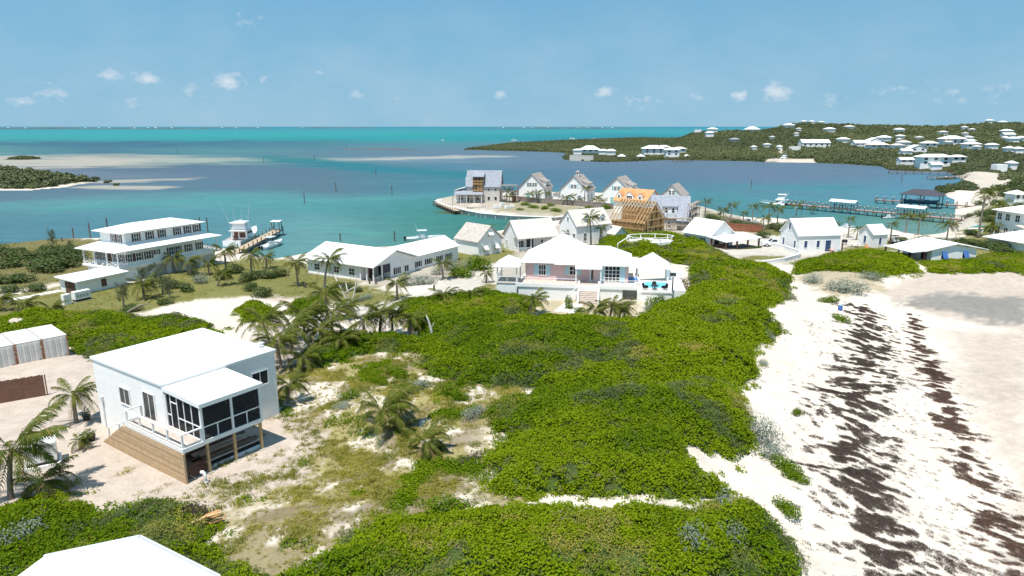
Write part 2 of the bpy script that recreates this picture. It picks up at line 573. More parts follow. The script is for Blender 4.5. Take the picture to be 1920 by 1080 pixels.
THICKETS = {   # sea-grape carpets as outlines on the ground: (outline, height)
    'dune': ([(745, 572), (830, 562), (905, 556), (985, 562), (1000, 603), (1090, 606), (1190, 606), (1215, 585), (1290, 556), (1300, 500), (1190, 480), (1120, 470), (1130, 448), (1160, 438),
              (1250, 442), (1310, 458), (1350, 478), (1395, 500), (1440, 502), (1482, 530), (1486, 552), (1450, 574), (1418, 580), (1462, 612), (1436, 645), (1408, 662), (1415, 705), (1380, 744),
              (1412, 785), (1416, 856), (1360, 854), (1286, 838), (1312, 880), (1370, 918), (1392, 938), (1300, 932), (1200, 935), (1000, 930), (950, 925), (926, 885), (926, 852),
              (960, 828), (916, 795), (904, 768), (990, 748), (1008, 726), (870, 720), (810, 708), (792, 690), (800, 660), (700, 660), (602, 686), (575, 660), (612, 640), (700, 632), (790, 640), (770, 600)], 1.5),
    'lower': ([(560, 1062), (612, 1045), (645, 1020), (700, 976), (760, 966), (880, 966), (960, 962), (1000, 948), (1100, 954), (1320, 966), (1400, 958), (1440, 992), (1498, 1028), (1505, 1100), (1380, 1120), (700, 1180), (480, 1140)], 1.5),
    'southwest': ([(-200, 1000), (0, 965), (60, 940), (150, 940), (200, 960), (300, 950), (400, 958), (412, 992), (384, 1015), (430, 1050), (520, 1085), (560, 1150), (-200, 1240)], 1.3),
    'west': ([(-100, 612), (0, 604), (100, 590), (250, 598), (380, 608), (416, 628), (400, 650), (270, 668), (160, 672), (126, 648), (0, 640), (-100, 640)], 1.3),
    'tuft': ([(446, 584), (470, 574), (500, 578), (515, 590), (500, 606), (455, 606)], 1.6),
    'strip': ([(545, 570), (590, 560), (615, 566), (600, 590), (556, 590)], 0.8),
    'east': ([(1488, 520), (1500, 495), (1560, 478), (1630, 474), (1690, 480), (1722, 500), (1715, 512), (1640, 520), (1600, 510), (1540, 508), (1500, 512)], 0.9),
    'hedge': ([(1728, 492), (1820, 488), (1860, 478), (1885, 470), (1935, 480), (1940, 512), (1860, 512), (1800, 512), (1740, 512)], 0.65),
}
TH = {k: (ppoly(o, None), hh) for k, (o, hh) in THICKETS.items()}

EDGE = 2.6
def veg_d(x, y):
    d = np.full(np.shape(x), -1e9)
    for k, (pl, hh) in TH.items():
        d = np.maximum(d, sdist(pl, x, y) + EDGE * (fbm(np.asarray(x) / 2.6, np.asarray(y) / 2.6, 21, 4) - 0.5))
    return d

# colours of the ground materials
SAND, YARD, WET, PALE = (0.64, 0.565, 0.48), (0.48, 0.405, 0.34), (0.235, 0.22, 0.20), (0.47, 0.40, 0.335)
VILL = (0.40, 0.36, 0.30)
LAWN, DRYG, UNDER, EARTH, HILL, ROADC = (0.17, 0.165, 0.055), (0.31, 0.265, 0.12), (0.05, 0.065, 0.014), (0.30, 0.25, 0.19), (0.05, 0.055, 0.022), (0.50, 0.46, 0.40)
G_POLY = [   # (outline in the photograph, colour, soft edge in metres, how broken the edge is)
    ([(-300, 700), (0, 640), (160, 655), (430, 590), (470, 540), (560, 560), (560, 700), (700, 760), (760, 900), (500, 960), (-300, 960)], YARD, 3, 2),
    ([(480, 720), (560, 690), (700, 660), (830, 670), (1010, 720), (930, 800), (930, 920), (1000, 950), (640, 1020), (400, 1000), (430, 950), (640, 880), (580, 800)], DRYG, 1.6, 6),
    ([(560, 715), (650, 712), (668, 740), (560, 775), (530, 760)], SAND, 1, 1),
    ([(400, 1000), (640, 940), (740, 965), (640, 1040), (560, 1090), (420, 1090)], (0.27, 0.225, 0.13), 1.5, 9),
    ([(560, 500), (700, 460), (850, 445), (940, 436), (1040, 425), (1060, 412), (830, 388), (822, 372), (900, 366), (1200, 366), (1320, 388), (1420, 416), (1600, 440), (1720, 448), (1740, 470), (1640, 480), (1500, 500), (1300, 470), (1180, 462), (1120, 500), (960, 520), (900, 520), (700, 540)], VILL, 3, 4),
    ([(840, 470), (960, 455), (960, 500), (900, 512), (840, 520)], LAWN, 2, 3),
    ([(1320, 395), (1420, 418), (1600, 440), (1560, 452), (1430, 440), (1330, 420)], (0.15, 0.14, 0.07), 2, 5),
    ([(960, 378), (1040, 384), (1150, 396), (1040, 404), (930, 396)], (0.30, 0.27, 0.17), 2, 4),
    ([(-200, 570), (0, 555), (130, 535), (240, 530), (420, 490), (470, 482), (560, 490), (720, 545), (830, 560), (900, 550), (900, 520), (980, 560), (780, 590), (700, 580), (560, 556), (470, 560), (380, 566), (330, 575), (240, 600), (0, 600)], LAWN, 3, 4),
    ([(-200, 520), (-200, 450), (200, 450), (180, 520), (130, 528), (20, 545)], (0.16, 0.14, 0.06), 3, 3),
    ([(250, 590), (330, 566), (480, 556), (620, 596), (700, 604), (540, 625), (450, 640), (400, 625)], SAND, 1.5, 1.5),
    ([(610, 585), (700, 572), (800, 545), (850, 520), (880, 512), (850, 545), (780, 575), (680, 592)], ROADC, 1, 1.5),
    ([(800, 540), (880, 510), (900, 500), (960, 480), (930, 520), (860, 560)], ROADC, 1, 1),
    ([(985, 560), (1200, 565), (1200, 603), (1010, 606)], (0.42, 0.36, 0.24), 1.5, 2),
    ([(1370, 490), (1440, 474), (1490, 484), (1400, 490)], LAWN, 0.8, 0.6),
    ([(1240, 470), (1440, 440), (1640, 440), (1640, 470), (1440, 480)], ROADC, 2, 2),
    ([(1580, 470), (1700, 470), (1740, 460), (1740, 440), (1700, 452), (1660, 452), (1580, 465)], LAWN, 2, 2),
    ([(1740, 505), (1940, 505), (1940, 620), (1740, 590), (1640, 545)], PALE, 3, 2),
    ([(1700, 560), (1760, 548), (1940, 556), (1940, 612), (1860, 606), (1800, 590), (1690, 572)], WET, 3.5, 4),
    ([(1790, 625), (1940, 612), (1940, 1100), (1900, 900), (1800, 720)], PALE, 5, 3),
    ([(1480, 520), (1520, 500), (1640, 510), (1660, 545), (1560, 560)], (0.40, 0.34, 0.24), 2, 3),
    ([(1840, 352), (1940, 335), (1940, 450), (1860, 450), (1800, 440), (1794, 428), (1840, 398), (1862, 372)], (0.15, 0.15, 0.06), 4, 8),
    ([(1700, 455), (1830, 440), (1960, 445), (1960, 480), (1700, 480)], (0.22, 0.2, 0.09), 3, 3),
]
G_POLY = [(ppoly(o, None if i < 99 else 0), c, s, b) for i, (o, c, s, b) in enumerate(G_POLY)]

def fan(r0, r1, nr, s0, s1, ns):
    rr = np.exp(np.linspace(math.log(r0), math.log(r1), nr))
    ss = np.linspace(s0, s1, ns)
    Y, S = np.meshgrid(rr, ss, indexing='ij')
    return S * Y, Y
def grid_faces(nr, ns):
    i = np.arange((nr - 1) * (ns - 1))
    a = (i // (ns - 1)) * ns + i % (ns - 1)
    return np.stack([a, a + 1, a + ns + 1, a + ns], 1)

def fast_mesh(name, co, faces, mat, cols=None, smooth=True, extra=None):
    used = np.zeros(len(co), bool)
    used[faces.ravel()] = True
    remap = np.cumsum(used) - 1
    co, faces = co[used], remap[faces]
    me = bpy.data.meshes.new(name)
    me.vertices.add(len(co))
    me.vertices.foreach_set('co', co.astype(np.float32).ravel())
    k = faces.shape[1]
    me.loops.add(faces.size)
    me.loops.foreach_set('vertex_index', faces.astype(np.int32).ravel())
    me.polygons.add(len(faces))
    me.polygons.foreach_set('loop_start', np.arange(0, faces.size, k, dtype=np.int32))
    me.update(calc_edges=True)
    if cols is not None:
        a = me.color_attributes.new('tone', 'FLOAT_COLOR', 'POINT')
        c = np.ones((len(co), 4), np.float32)
        c[:, :3] = cols[used]
        a.data.foreach_set('color', c.ravel())
    if smooth:
        me.polygons.foreach_set('use_smooth', np.ones(len(faces), bool))
    me.materials.append(mat)
    return me

GX, GY = fan(20, 3600, 400, -1.15, 1.15, 460)
gx, gy = GX.ravel(), GY.ravel()
gz = height(gx, gy)
gcol = np.tile(np.array(SAND), (len(gx), 1))
far = sstep(330, 420, gy)[:, None]
isl = (sdist(ISLET, gx, gy) > 6)[:, None]
gcol = gcol * (1 - far) + np.array(HILL) * far
gcol = np.where(isl, np.array(HILL), gcol)
gcol = np.where((sdist(BANK, gx, gy) > 2)[:, None], np.array((0.07, 0.06, 0.045)), gcol)
brk = fbm(gx / 1.6, gy / 1.6, 41, 4) - 0.5
brk2 = fbm(gx / 0.45, gy / 0.45, 57, 3) - 0.5
for pl, c, soft, rough_ in G_POLY:
    d = sdist(pl, gx, gy)
    w = sstep(-soft / 2, soft / 2, d + rough_ * 1.4 * brk + rough_ * 0.6 * brk2)[:, None]
    gcol = gcol * (1 - w) + np.array(c) * w
# the dry ground in front of the white house breaks into sand, straw and green
dry = sstep(0.0, 2.5, sdist(G_POLY[1][0], gx, gy))
w = (dry * sstep(0.505, 0.535, fbm(gx / 2.0, gy / 2.6, 71, 5)))[:, None]
gcol = gcol * (1 - w) + np.array(SAND) * w
w = (dry * sstep(0.55, 0.59, fbm(gx / 3.0, gy / 3.0, 83, 5)) * 0.8)[:, None]
gcol = gcol * (1 - w) + np.array((0.20, 0.155, 0.09)) * w
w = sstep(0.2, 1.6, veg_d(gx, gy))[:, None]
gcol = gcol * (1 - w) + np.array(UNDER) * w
# the beach of the far shore
for pts in ([(1440, 300), (1530, 298), (1532, 306), (1436, 306)], [(1460, 285), (1464, 274), (1470, 274), (1474, 290), (1470, 300), (1450, 300)], [(1790, 330), (1875, 325), (1880, 345), (1830, 352), (1795, 348)],
            [(1780, 405), (1830, 398), (1840, 425), (1790, 432)], [(1830, 350), (1880, 340), (1870, 375), (1830, 378)], [(1755, 355), (1800, 366), (1760, 366)]):
    w = sstep(-2, 2, sdist(ppoly(pts), gx, gy) + 3 * brk)[:, None]
    gcol = gcol * (1 - w) + np.array((0.50, 0.44, 0.37)) * w

m_ground = bpy.data.materials.new('ground')
nt = nodes_of(m_ground)
N, L = nt.nodes.new, nt.links.new
go, gb, ga, gt = N('ShaderNodeOutputMaterial'), N('ShaderNodeBsdfPrincipled'), N('ShaderNodeAttribute'), N('ShaderNodeTexCoord')
ga.attribute_name = 'tone'
nz = []
for sc_, det in ((0.9, 6), (7.0, 5), (0.12, 3)):
    n = N('ShaderNodeTexNoise')
    n.inputs['Scale'].default_value = sc_
    n.inputs['Detail'].default_value = det
    n.inputs['Roughness'].default_value = 0.65
    L(gt.outputs['Object'], n.inputs['Vector'])
    nz.append(n.outputs['Fac'])
cur = ga.outputs['Color']
for f, lo, hi in ((nz[0], 0.86, 1.12), (nz[1], 0.84, 1.12), (nz[2], 0.92, 1.06)):
    r = N('ShaderNodeMapRange')
    r.inputs['From Min'].default_value, r.inputs['From Max'].default_value = 0.3, 0.7
    r.inputs['To Min'].default_value, r.inputs['To Max'].default_value = lo, hi
    L(f, r.inputs['Value'])
    mx = N('ShaderNodeVectorMath')
    mx.operation = 'SCALE'
    L(cur, mx.inputs[0])
    L(r.outputs[0], mx.inputs['Scale'])
    cur = mx.outputs[0]
L(cur, gb.inputs['Base Color'])
gb.inputs['Roughness'].default_value = 0.95
gb.inputs['Specular IOR Level'].default_value = 0.1
bp = N('ShaderNodeBump')
bp.inputs['Strength'].default_value = 0.55
bp.inputs['Distance'].default_value = 0.25
n = N('ShaderNodeTexNoise')
n.inputs['Scale'].default_value = 2.2
n.inputs['Detail'].default_value = 7
n.inputs['Roughness'].default_value = 0.62
L(gt.outputs['Object'], n.inputs['Vector'])
L(n.outputs['Fac'], bp.inputs['Height'])
L(bp.outputs[0], gb.inputs['Normal'])
L(gb.outputs[0], go.inputs[0])

fc = grid_faces(400, 460)
keep = gz[fc].max(1) > -0.9
me = fast_mesh('ground', np.stack([gx, gy, gz], 1), fc[keep], m_ground, gcol)
ground = put('ground', me)
ground['kind'] = 'structure'

# ================================================================ sea
W_Y = [237.6, 239, 242, 247, 256, 262, 267, 273, 280, 290, 300, 305, 312, 322, 335, 350, 370, 390, 410, 440, 490]
W_X = [0, 200, 400, 600, 800, 1000, 1200, 1400, 1600, 1800]
A, B_, C_ = (82, 168, 190), (84, 182, 192), (96, 190, 194)
P1, P2 = (108, 148, 174), (114, 150, 175)
W_C = [
    [A] * 10, [A] * 10,
    [(86, 172, 190)] * 10,
    [B_] * 10,
    [(80, 186, 188), (78, 186, 190), (76, 186, 190), (74, 184, 188), (72, 180, 186), (66, 170, 180), (64, 160, 176), B_, B_, B_],
    [(86, 178, 180), (84, 176, 180), (80, 172, 178), (74, 170, 176), (74, 176, 182), (66, 165, 180), (70, 150, 175), P1, P1, P1],
    [(74, 138, 158), (70, 130, 156), (70, 134, 158), (72, 150, 164), (78, 168, 176), (78, 160, 176), (90, 150, 178), P1, P1, P1],
    [(80, 146, 160), (76, 138, 158), (78, 146, 162), (80, 150, 164), (90, 158, 172), (100, 154, 176), P1, P1, P1, P1],
    [(92, 164, 166), (78, 142, 160), (96, 168, 170), (92, 156, 168), (112, 154, 174), (112, 154, 176), P1, P1, P1, P1],
    [(86, 160, 166), (78, 142, 160), (84, 156, 166), (104, 152, 174), (114, 152, 176), (116, 156, 180), P2, P2, P2, P2],
    [(206, 206, 194), (206, 206, 194), (150, 184, 182), (96, 156, 168), (126, 168, 184), (112, 154, 178), P2, P2, P2, P2],
    [(210, 206, 192), (190, 196, 188), (120, 164, 170), (88, 154, 166), (100, 156, 174), (110, 152, 178), P2, P2, P2, P2],
    [(180, 184, 178), (112, 142, 164), (104, 142, 166), (90, 150, 166), (92, 154, 174), (104, 150, 178), P1, P2, P2, (110, 156, 182)],
    [(150, 166, 176), (108, 142, 166), (106, 142, 168), (98, 146, 168), (76, 152, 166), (98, 148, 174), (104, 148, 176), (114, 150, 180), P2, (100, 158, 188)],
    [(120, 150, 172), (130, 156, 174), (108, 146, 170), (102, 144, 166), (78, 150, 164), (90, 146, 170), (98, 148, 174), (116, 150, 180), (106, 156, 182), (96, 164, 194)],
    [(108, 146, 170), (106, 144, 168), (98, 150, 170), (102, 148, 168), (82, 158, 172), (88, 156, 172), (90, 154, 174), (98, 156, 178), (96, 162, 184), (94, 168, 192)],
    [(106, 150, 172), (106, 160, 174), (96, 172, 180), (94, 172, 178), (84, 168, 174), (80, 162, 168), (84, 158, 172), (88, 164, 176), (88, 166, 180), (92, 168, 184)],
    [(98, 172, 178), (100, 178, 180), (94, 176, 180), (86, 172, 176), (74, 162, 164), (70, 154, 150), (80, 156, 160), (84, 162, 170), (86, 166, 172), (96, 168, 172)],
    [(96, 160, 174), (94, 166, 178), (92, 168, 178), (94, 172, 178), (76, 160, 156), (74, 150, 140), (80, 150, 150), (90, 160, 166), (92, 168, 164), (120, 174, 164)],
    [(92, 154, 170), (92, 158, 172), (94, 162, 174), (108, 178, 180), (90, 166, 164), (80, 156, 150), (90, 156, 156), (100, 164, 168), (108, 166, 172), (130, 176, 170)],
    [(92, 154, 170), (92, 158, 172), (104, 172, 174), (112, 180, 180), (100, 170, 170), (90, 160, 156), (90, 156, 156), (110, 166, 168), (120, 170, 172), (130, 176, 170)],
]
W_L = np.array([[lin(*(c if y_ < 265 else ((c[0] * .80 + c[1] * .20 + 1, c[1], c[2] * .985) if c[0] > 95 and c[1] < 166 else (c[0] * .80 + c[1] * .20 + 3, c[1] * 1.01, c[2] * 1.02)))) for c in row] for row, y_ in zip(W_C, W_Y)])

def water_tone(x, y):
    """colour of the sea: banks of white sand, weed beds and the dredged channel as they lie on the bottom"""
    t = y * CP + (CAMZ) * SP                     # distance along the axis of view
    px = 960 + FPX * x / t
    py = 540 - FPX * (y * SP - CAMZ * CP) / t
    px = px + 70 * (fbm(x / 90, y / 60, 5, 3) - 0.5) * np.clip(300 / y, 0.3, 1) * 2
    py = py + (py - 236) * 0.42 * (fbm(x / 70, y / 42, 15, 4) - 0.5)
    i = np.clip(np.searchsorted(W_Y, py) - 1, 0, len(W_Y) - 2)
    Y = np.array(W_Y)
    fy = np.clip((py - Y[i]) / (Y[i + 1] - Y[i]), 0, 1)
    fxx = np.clip(px / 200, 0, 8.999)
    j = fxx.astype(int)
    fx = fxx - j
    g = lambda a, b: W_L[a, b]
    top = g(i, j) * (1 - fx)[:, None] + g(i, j + 1) * fx[:, None]
    bot = g(i + 1, j) * (1 - fx)[:, None] + g(i + 1, j + 1) * fx[:, None]
    c = top * (1 - fy)[:, None] + bot * fy[:, None]
    def streak(px0, py0, px1, py1, hw, col, amt):
        nonlocal c
        a, b = at(px0, py0, 0), at(px1, py1, 0)
        e = Vector((b.x - a.x, b.y - a.y))
        tt = np.clip(((x - a.x) * e.x + (y - a.y) * e.y) / e.length_squared, 0, 1)
        d = np.hypot(x - a.x - tt * e.x, y - a.y - tt * e.y)
        w_ = amt * sstep(1.0, 0.25, d / hw + 1.5 * (fbm(x / 30, y / 14, 33, 5) - 0.5))[:, None]
        c = c * (1 - w_) + np.array(lin(*col)) * w_
    white = (214, 212, 200)
    streak(-40, 303, 350, 301, 60, white, 1.0)
    streak(-60, 310, 150, 309, 36, white, 1.0)
    streak(330, 301, 460, 300, 36, (176, 200, 192), 0.85)
    streak(40, 315, 140, 314, 18, white, 0.9)
    streak(210, 340, 345, 336, 14, white, 0.9)
    streak(180, 350, 295, 352, 12, white, 0.9)
    streak(590, 300, 730, 298, 36, (190, 200, 200), 0.8)
    streak(740, 297, 915, 293, 34, (206, 212, 206), 0.9)
    streak(540, 300, 720, 318, 34, (70, 150, 164), 0.9)      # channel
    streak(720, 318, 900, 330, 24, (74, 152, 168), 0.9)
    streak(500, 292, 560, 302, 30, (80, 152, 162), 0.8)
    streak(640, 279, 770, 281, 30, (120, 130, 140), 0.5)
    streak(1340, 350, 1600, 352, 6, (84, 160, 174), 0.6)
    streak(100, 393, 420, 372, 9, (104, 182, 180), 0.6)
    streak(500, 378, 720, 372, 7, (112, 184, 184), 0.6)
    streak(560, 420, 700, 440, 6, (120, 186, 184), 0.6)
    streak(880, 425, 1000, 415, 5, (84, 140, 112), 0.6)
    streak(830, 398, 1050, 414, 2.6, (120, 126, 88), 0.7)
    return np.clip((c - np.array((0.040, 0.065, 0.085))) / 1.95, 0.012, 0.7)

yy = np.concatenate([[-300, -20], np.linspace(20, 90, 8), 1 / np.linspace(1 / 95, 1 / 90000, 420)])
ss = np.linspace(-1.05, 1.05, 300)
WY, WS = np.meshgrid(yy, ss, indexing='ij')
WX = WS * np.maximum(np.abs(WY), 320)
wx, wy = WX.ravel(), WY.ravel()
wcol = water_tone(wx, np.maximum(wy, 60))
m_sea = bpy.data.materials.new('sea')
nt = nodes_of(m_sea)
N, L = nt.nodes.new, nt.links.new
o_, b_, a_, t_ = N('ShaderNodeOutputMaterial'), N('ShaderNodeBsdfDiffuse'), N('ShaderNodeAttribute'), N('ShaderNodeTexCoord')
a_.attribute_name = 'tone'
mp = N('ShaderNodeMapping')
mp.inputs['Scale'].default_value = (0.10, 0.26, 1)
mp.inputs['Rotation'].default_value = (0, 0, R(8))
L(t_.outputs['Object'], mp.inputs['Vector'])
ns_ = N('ShaderNodeTexNoise')
ns_.inputs['Scale'].default_value = 1.0
ns_.inputs['Detail'].default_value = 8
ns_.inputs['Roughness'].default_value = 0.6
L(mp.outputs[0], ns_.inputs['Vector'])
r = N('ShaderNodeMapRange')
r.inputs['From Min'].default_value, r.inputs['From Max'].default_value = 0.3, 0.7
r.inputs['To Min'].default_value, r.inputs['To Max'].default_value = 0.88, 1.1
L(ns_.outputs['Fac'], r.inputs['Value'])
mx = N('ShaderNodeVectorMath')
mx.operation = 'SCALE'
L(a_.outputs['Color'], mx.inputs[0])
L(r.outputs[0], mx.inputs['Scale'])
fr_ = N('ShaderNodeTexNoise')  # fine wind ripples painted into the water colour as lighter and darker tone
fr_.inputs['Scale'].default_value = 1.0
fr_.inputs['Detail'].default_value = 5
fr_.inputs['Roughness'].default_value = 0.7
mp2 = N('ShaderNodeMapping')
mp2.inputs['Scale'].default_value = (0.35, 1.1, 1)
L(t_.outputs['Object'], mp2.inputs['Vector'])
L(mp2.outputs[0], fr_.inputs['Vector'])
r2_ = N('ShaderNodeMapRange')
r2_.inputs['From Min'].default_value, r2_.inputs['From Max'].default_value = 0.3, 0.7
r2_.inputs['To Min'].default_value, r2_.inputs['To Max'].default_value = 0.90, 1.10
L(fr_.outputs['Fac'], r2_.inputs['Value'])
mx2 = N('ShaderNodeVectorMath')
mx2.operation = 'SCALE'
L(mx.outputs[0], mx2.inputs[0])
L(r2_.outputs[0], mx2.inputs['Scale'])
L(mx2.outputs[0], b_.inputs['Color'])
n2 = N('ShaderNodeTexNoise')
n2.inputs['Scale'].default_value = 1.1
n2.inputs['Detail'].default_value = 6
n2.inputs['Roughness'].default_value = 0.6
L(t_.outputs['Object'], n2.inputs['Vector'])
bp = N('ShaderNodeBump')
bp.inputs['Strength'].default_value = 0.35
bp.inputs['Distance'].default_value = 0.3
L(n2.outputs['Fac'], bp.inputs['Height'])
gl, lw, pw, ma, ms_ = (N(k) for k in ('ShaderNodeBsdfGlossy', 'ShaderNodeLayerWeight', 'ShaderNodeMath', 'ShaderNodeMath', 'ShaderNodeMixShader'))
gl.inputs['Roughness'].default_value = 0.28          # a rippled sea reflects far less at a low angle than a mirror
L(bp.outputs[0], gl.inputs['Normal'])
pw.operation = 'POWER'
pw.inputs[1].default_value = 4.0
L(lw.outputs['Facing'], pw.inputs[0])
ma.operation = 'MULTIPLY_ADD'
ma.inputs[1].default_value, ma.inputs[2].default_value = 0.13, 0.025
L(pw.outputs[0], ma.inputs[0])
L(ma.outputs[0], ms_.inputs[0])
L(b_.outputs[0], ms_.inputs[1])
L(gl.outputs[0], ms_.inputs[2])
L(ms_.outputs[0], o_.inputs[0])
wf = grid_faces(len(yy), len(ss))
sea = put('sea', fast_mesh('sea', np.stack([wx, wy, np.zeros(len(wx))], 1), wf, m_sea, wcol))
sea['kind'] = 'structure'

# ================================================================ plants
m_grape = leaf_mat('sea_grape_leaf', (0.050, 0.122, 0.002), (0.198, 0.265, 0.004), 0.5, 0.3, dry=(0.20, 0.15, 0.04), dryamt=0.03, spec=0.08)
m_twig = leaf_mat('dry_twig', (0.13, 0.10, 0.05), (0.24, 0.19, 0.10), 0.8, 0.0)
m_silver = leaf_mat('silver_leaf', (0.15, 0.185, 0.135), (0.30, 0.34, 0.27), 0.6, 0.15)
m_bush = leaf_mat('bush_leaf', (0.040, 0.072, 0.010), (0.12, 0.155, 0.028), 0.5, 0.2, dry=(0.14, 0.11, 0.05), dryamt=0.05)
m_wood = leaf_mat('woodland_leaf', (0.048, 0.076, 0.026), (0.165, 0.180, 0.068), 0.6, 0.15, dry=(0.13, 0.105, 0.06), dryamt=0.06)
m_straw = leaf_mat('ground_cover_leaf', (0.10, 0.15, 0.015), (0.36, 0.31, 0.045), 0.6, 0.25)
m_frond = leaf_mat('palm_frond', (0.050, 0.082, 0.008), (0.180, 0.195, 0.028), 0.55, 0.3, dry=(0.25, 0.18, 0.06), dryamt=0.08, spec=0.12)
m_dead = leaf_mat('dry_palm_frond', (0.17, 0.115, 0.05), (0.30, 0.22, 0.11), 0.7, 0.15)
m_trunk = pbr('palm_trunk', (0.24, 0.205, 0.165), 0.9, 0.25, 6, 0.5, 30)
m_bark = pbr('bark', (0.22, 0.19, 0.15), 0.9, 0.25, 5, 0.5, 20)
m_needle = leaf_mat('casuarina_needle', (0.055, 0.075, 0.028), (0.15, 0.165, 0.07), 0.6, 0.2)
m_under = pbr('thicket_underlayer', (0.050, 0.078, 0.012), 0.95, 0.4, 1.5, 0.6, 3)  # dark green of the layer below the leaves
m_deadwood = pbr('bleached_wood', (0.50, 0.47, 0.43), 0.85, 0.15, 4, 0.3, 12)
m_wrack = leaf_mat('sea_wrack', (0.030, 0.021, 0.017), (0.10, 0.070, 0.055), 0.75, 0.0)
m_wrack_red = leaf_mat('sea_wrack_red', (0.055, 0.031, 0.021), (0.16, 0.088, 0.058), 0.75, 0.0)

def leaf(mb, c, nrm, L_, W_, rnd):
    """one folded leaf: two triangles along a midrib"""
    n = Vector(nrm).normalized()
    a = n.orthogonal().normalized()
    a.rotate(Matrix.Rotation(rnd.uniform(0, 6.28), 3, n))
    b = n.cross(a)
    c = Vector(c)
    f = n * (W_ * 0.22)
    mb.add([c - a * L_ / 2, c + b * W_ / 2 + f, c + a * L_ / 2, c - b * W_ / 2 + f], [(0, 1, 2), (0, 2, 3)])

def clump(seed, n, rad, flat, L_, mat, ar=0.8, spread=0.75):
    rnd = random.Random(seed)
    mb = MB()
    for _ in range(n):
        t, u = rnd.uniform(0, 6.283), rnd.random()
        rr = rad * math.sqrt(u)
        z = flat * (math.sqrt(max(0, 1 - u)) + rnd.uniform(-0.3, 0.3))
        nn = Vector((math.cos(t) * math.sqrt(u) * 0.7 + rnd.uniform(-spread, spread), math.sin(t) * math.sqrt(u) * 0.7 + rnd.uniform(-spread, spread), 1.0))
        k = rnd.uniform(0.75, 1.25)
        leaf(mb, (rr * math.cos(t), rr * math.sin(t), z), nn, L_ * k, L_ * ar * k, rnd)
    return mb.data(f'clump_{seed}', mat)

def bush_mesh(seed, n, leaf_len, mat, squash=0.75, lumps=5, ar=0.55, stems=True):
    """a lumpy crown of radius about 1: leaves through the outer shell of several overlapping lobes"""
    rnd = random.Random(seed)
    lobes = [(Vector((rnd.uniform(-.5, .5), rnd.uniform(-.5, .5), rnd.uniform(0.15, 0.6) * squash)), rnd.uniform(0.38, 0.62)) for _ in range(lumps)]
    mb = MB()
    for i in range(n):
        c, r_ = lobes[i % lumps]
        d = Vector((rnd.gauss(0, 1), rnd.gauss(0, 1), rnd.gauss(0.25, 0.9))).normalized()
        rr = r_ * rnd.uniform(0.72, 1.08)
        p = c + Vector((d.x * rr, d.y * rr, d.z * rr * squash))
        if p.z < 0.02:
            p.z = rnd.uniform(0.0, 0.12)
        nn = d + Vector((rnd.uniform(-.6, .6), rnd.uniform(-.6, .6), rnd.uniform(0, .8)))
        k = rnd.uniform(0.7, 1.3)
        leaf(mb, p, nn, leaf_len * k, leaf_len * ar * k, rnd)
    return mb.data(f'bush_{seed}', mat)

def in_polys(x, y):
    return veg_d(x, y) > 0.0

def thicket_h(x, y):
    """height of the top of the sea-grape carpet above the ground"""
    hmax = np.zeros(np.shape(x))
    wob = EDGE * (fbm(np.asarray(x) / 2.6, np.asarray(y) / 2.6, 21, 4) - 0.5)
    for k, (pl, hh) in TH.items():
        d = sdist(pl, x, y) + wob
        hmax = np.maximum(hmax, hh * np.sqrt(sstep(-0.2, 3.2, d)) * (d > 0))
    lump = 0.30 + 1.15 * fbm(np.asarray(x) / 4.5, np.asarray(y) / 4.5, 27, 3) + 0.5 * (fbm(np.asarray(x) / 1.5, np.asarray(y) / 1.5, 29, 2) - 0.5)
    return hmax * lump

# the woody mass under the leaves
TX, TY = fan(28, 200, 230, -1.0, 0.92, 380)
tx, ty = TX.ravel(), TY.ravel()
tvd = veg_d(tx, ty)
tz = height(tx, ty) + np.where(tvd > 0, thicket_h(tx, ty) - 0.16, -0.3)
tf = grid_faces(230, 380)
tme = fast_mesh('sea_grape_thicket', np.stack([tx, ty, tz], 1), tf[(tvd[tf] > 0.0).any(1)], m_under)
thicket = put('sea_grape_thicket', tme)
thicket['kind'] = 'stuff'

P_GRAPE = proto_set('grape_sources', [clump(100 + i, 44, 0.52, 0.24, 0.165, m_grape, 0.85) for i in range(4)] + [clump(140 + i, 20, 0.5, 0.25, 0.22, m_twig, 0.14) for i in range(2)] + [clump(150, 46, 0.52, 0.26, 0.13, m_bush, 0.6), clump(151, 40, 0.55, 0.3, 0.12, m_straw, 0.45)])
xs, ys = [], []
for k, (pl, hh) in TH.items():
    P_ = np.array(pl)
    lo, hi = P_.min(0) - 1, P_.max(0) + 1
    if k in ('lower', 'southwest'):
        lo = np.maximum(lo, (-45, 24))
    n = int((hi[0] - lo[0]) * (hi[1] - lo[1]) * 9.0)
    x, y = rng.uniform(lo[0], hi[0], n), rng.uniform(lo[1], hi[1], n)
    d = sdist(pl, x, y) + EDGE * (fbm(x / 2.6, y / 2.6, 21, 4) - 0.5)
    dens = np.clip(55.0 / y, 0.22, 1.0)
    kp = ((d > 0.0) & (rng.random(n) < dens)) | ((d > -1.1) & (rng.random(n) < dens * .22 * sstep(0.5, 0.62, fbm(x / 1.2, y / 1.2, 23, 2))))
    xs.append(x[kp])
    ys.append(y[kp])
x, y = np.concatenate(xs), np.concatenate(ys)
z = height(x, y) + thicket_h(x, y) - 0.12 + rng.normal(0, 0.05, len(x))
n = len(x)
s_ = rng.uniform(0.75, 1.25, n) * np.clip(np.sqrt(y / 60), 0.9, 1.9)
e = 0.6
gxn = (thicket_h(x + e, y) - thicket_h(x - e, y)) / (2 * e)
gyn = (thicket_h(x, y + e) - thicket_h(x, y - e)) / (2 * e)
rot = np.stack([np.clip(gyn, -1, 1) * 0.8 + rng.normal(0, 0.12, n), -np.clip(gxn, -1, 1) * 0.8 + rng.normal(0, 0.12, n), rng.uniform(0, 6.28, n)], 1)
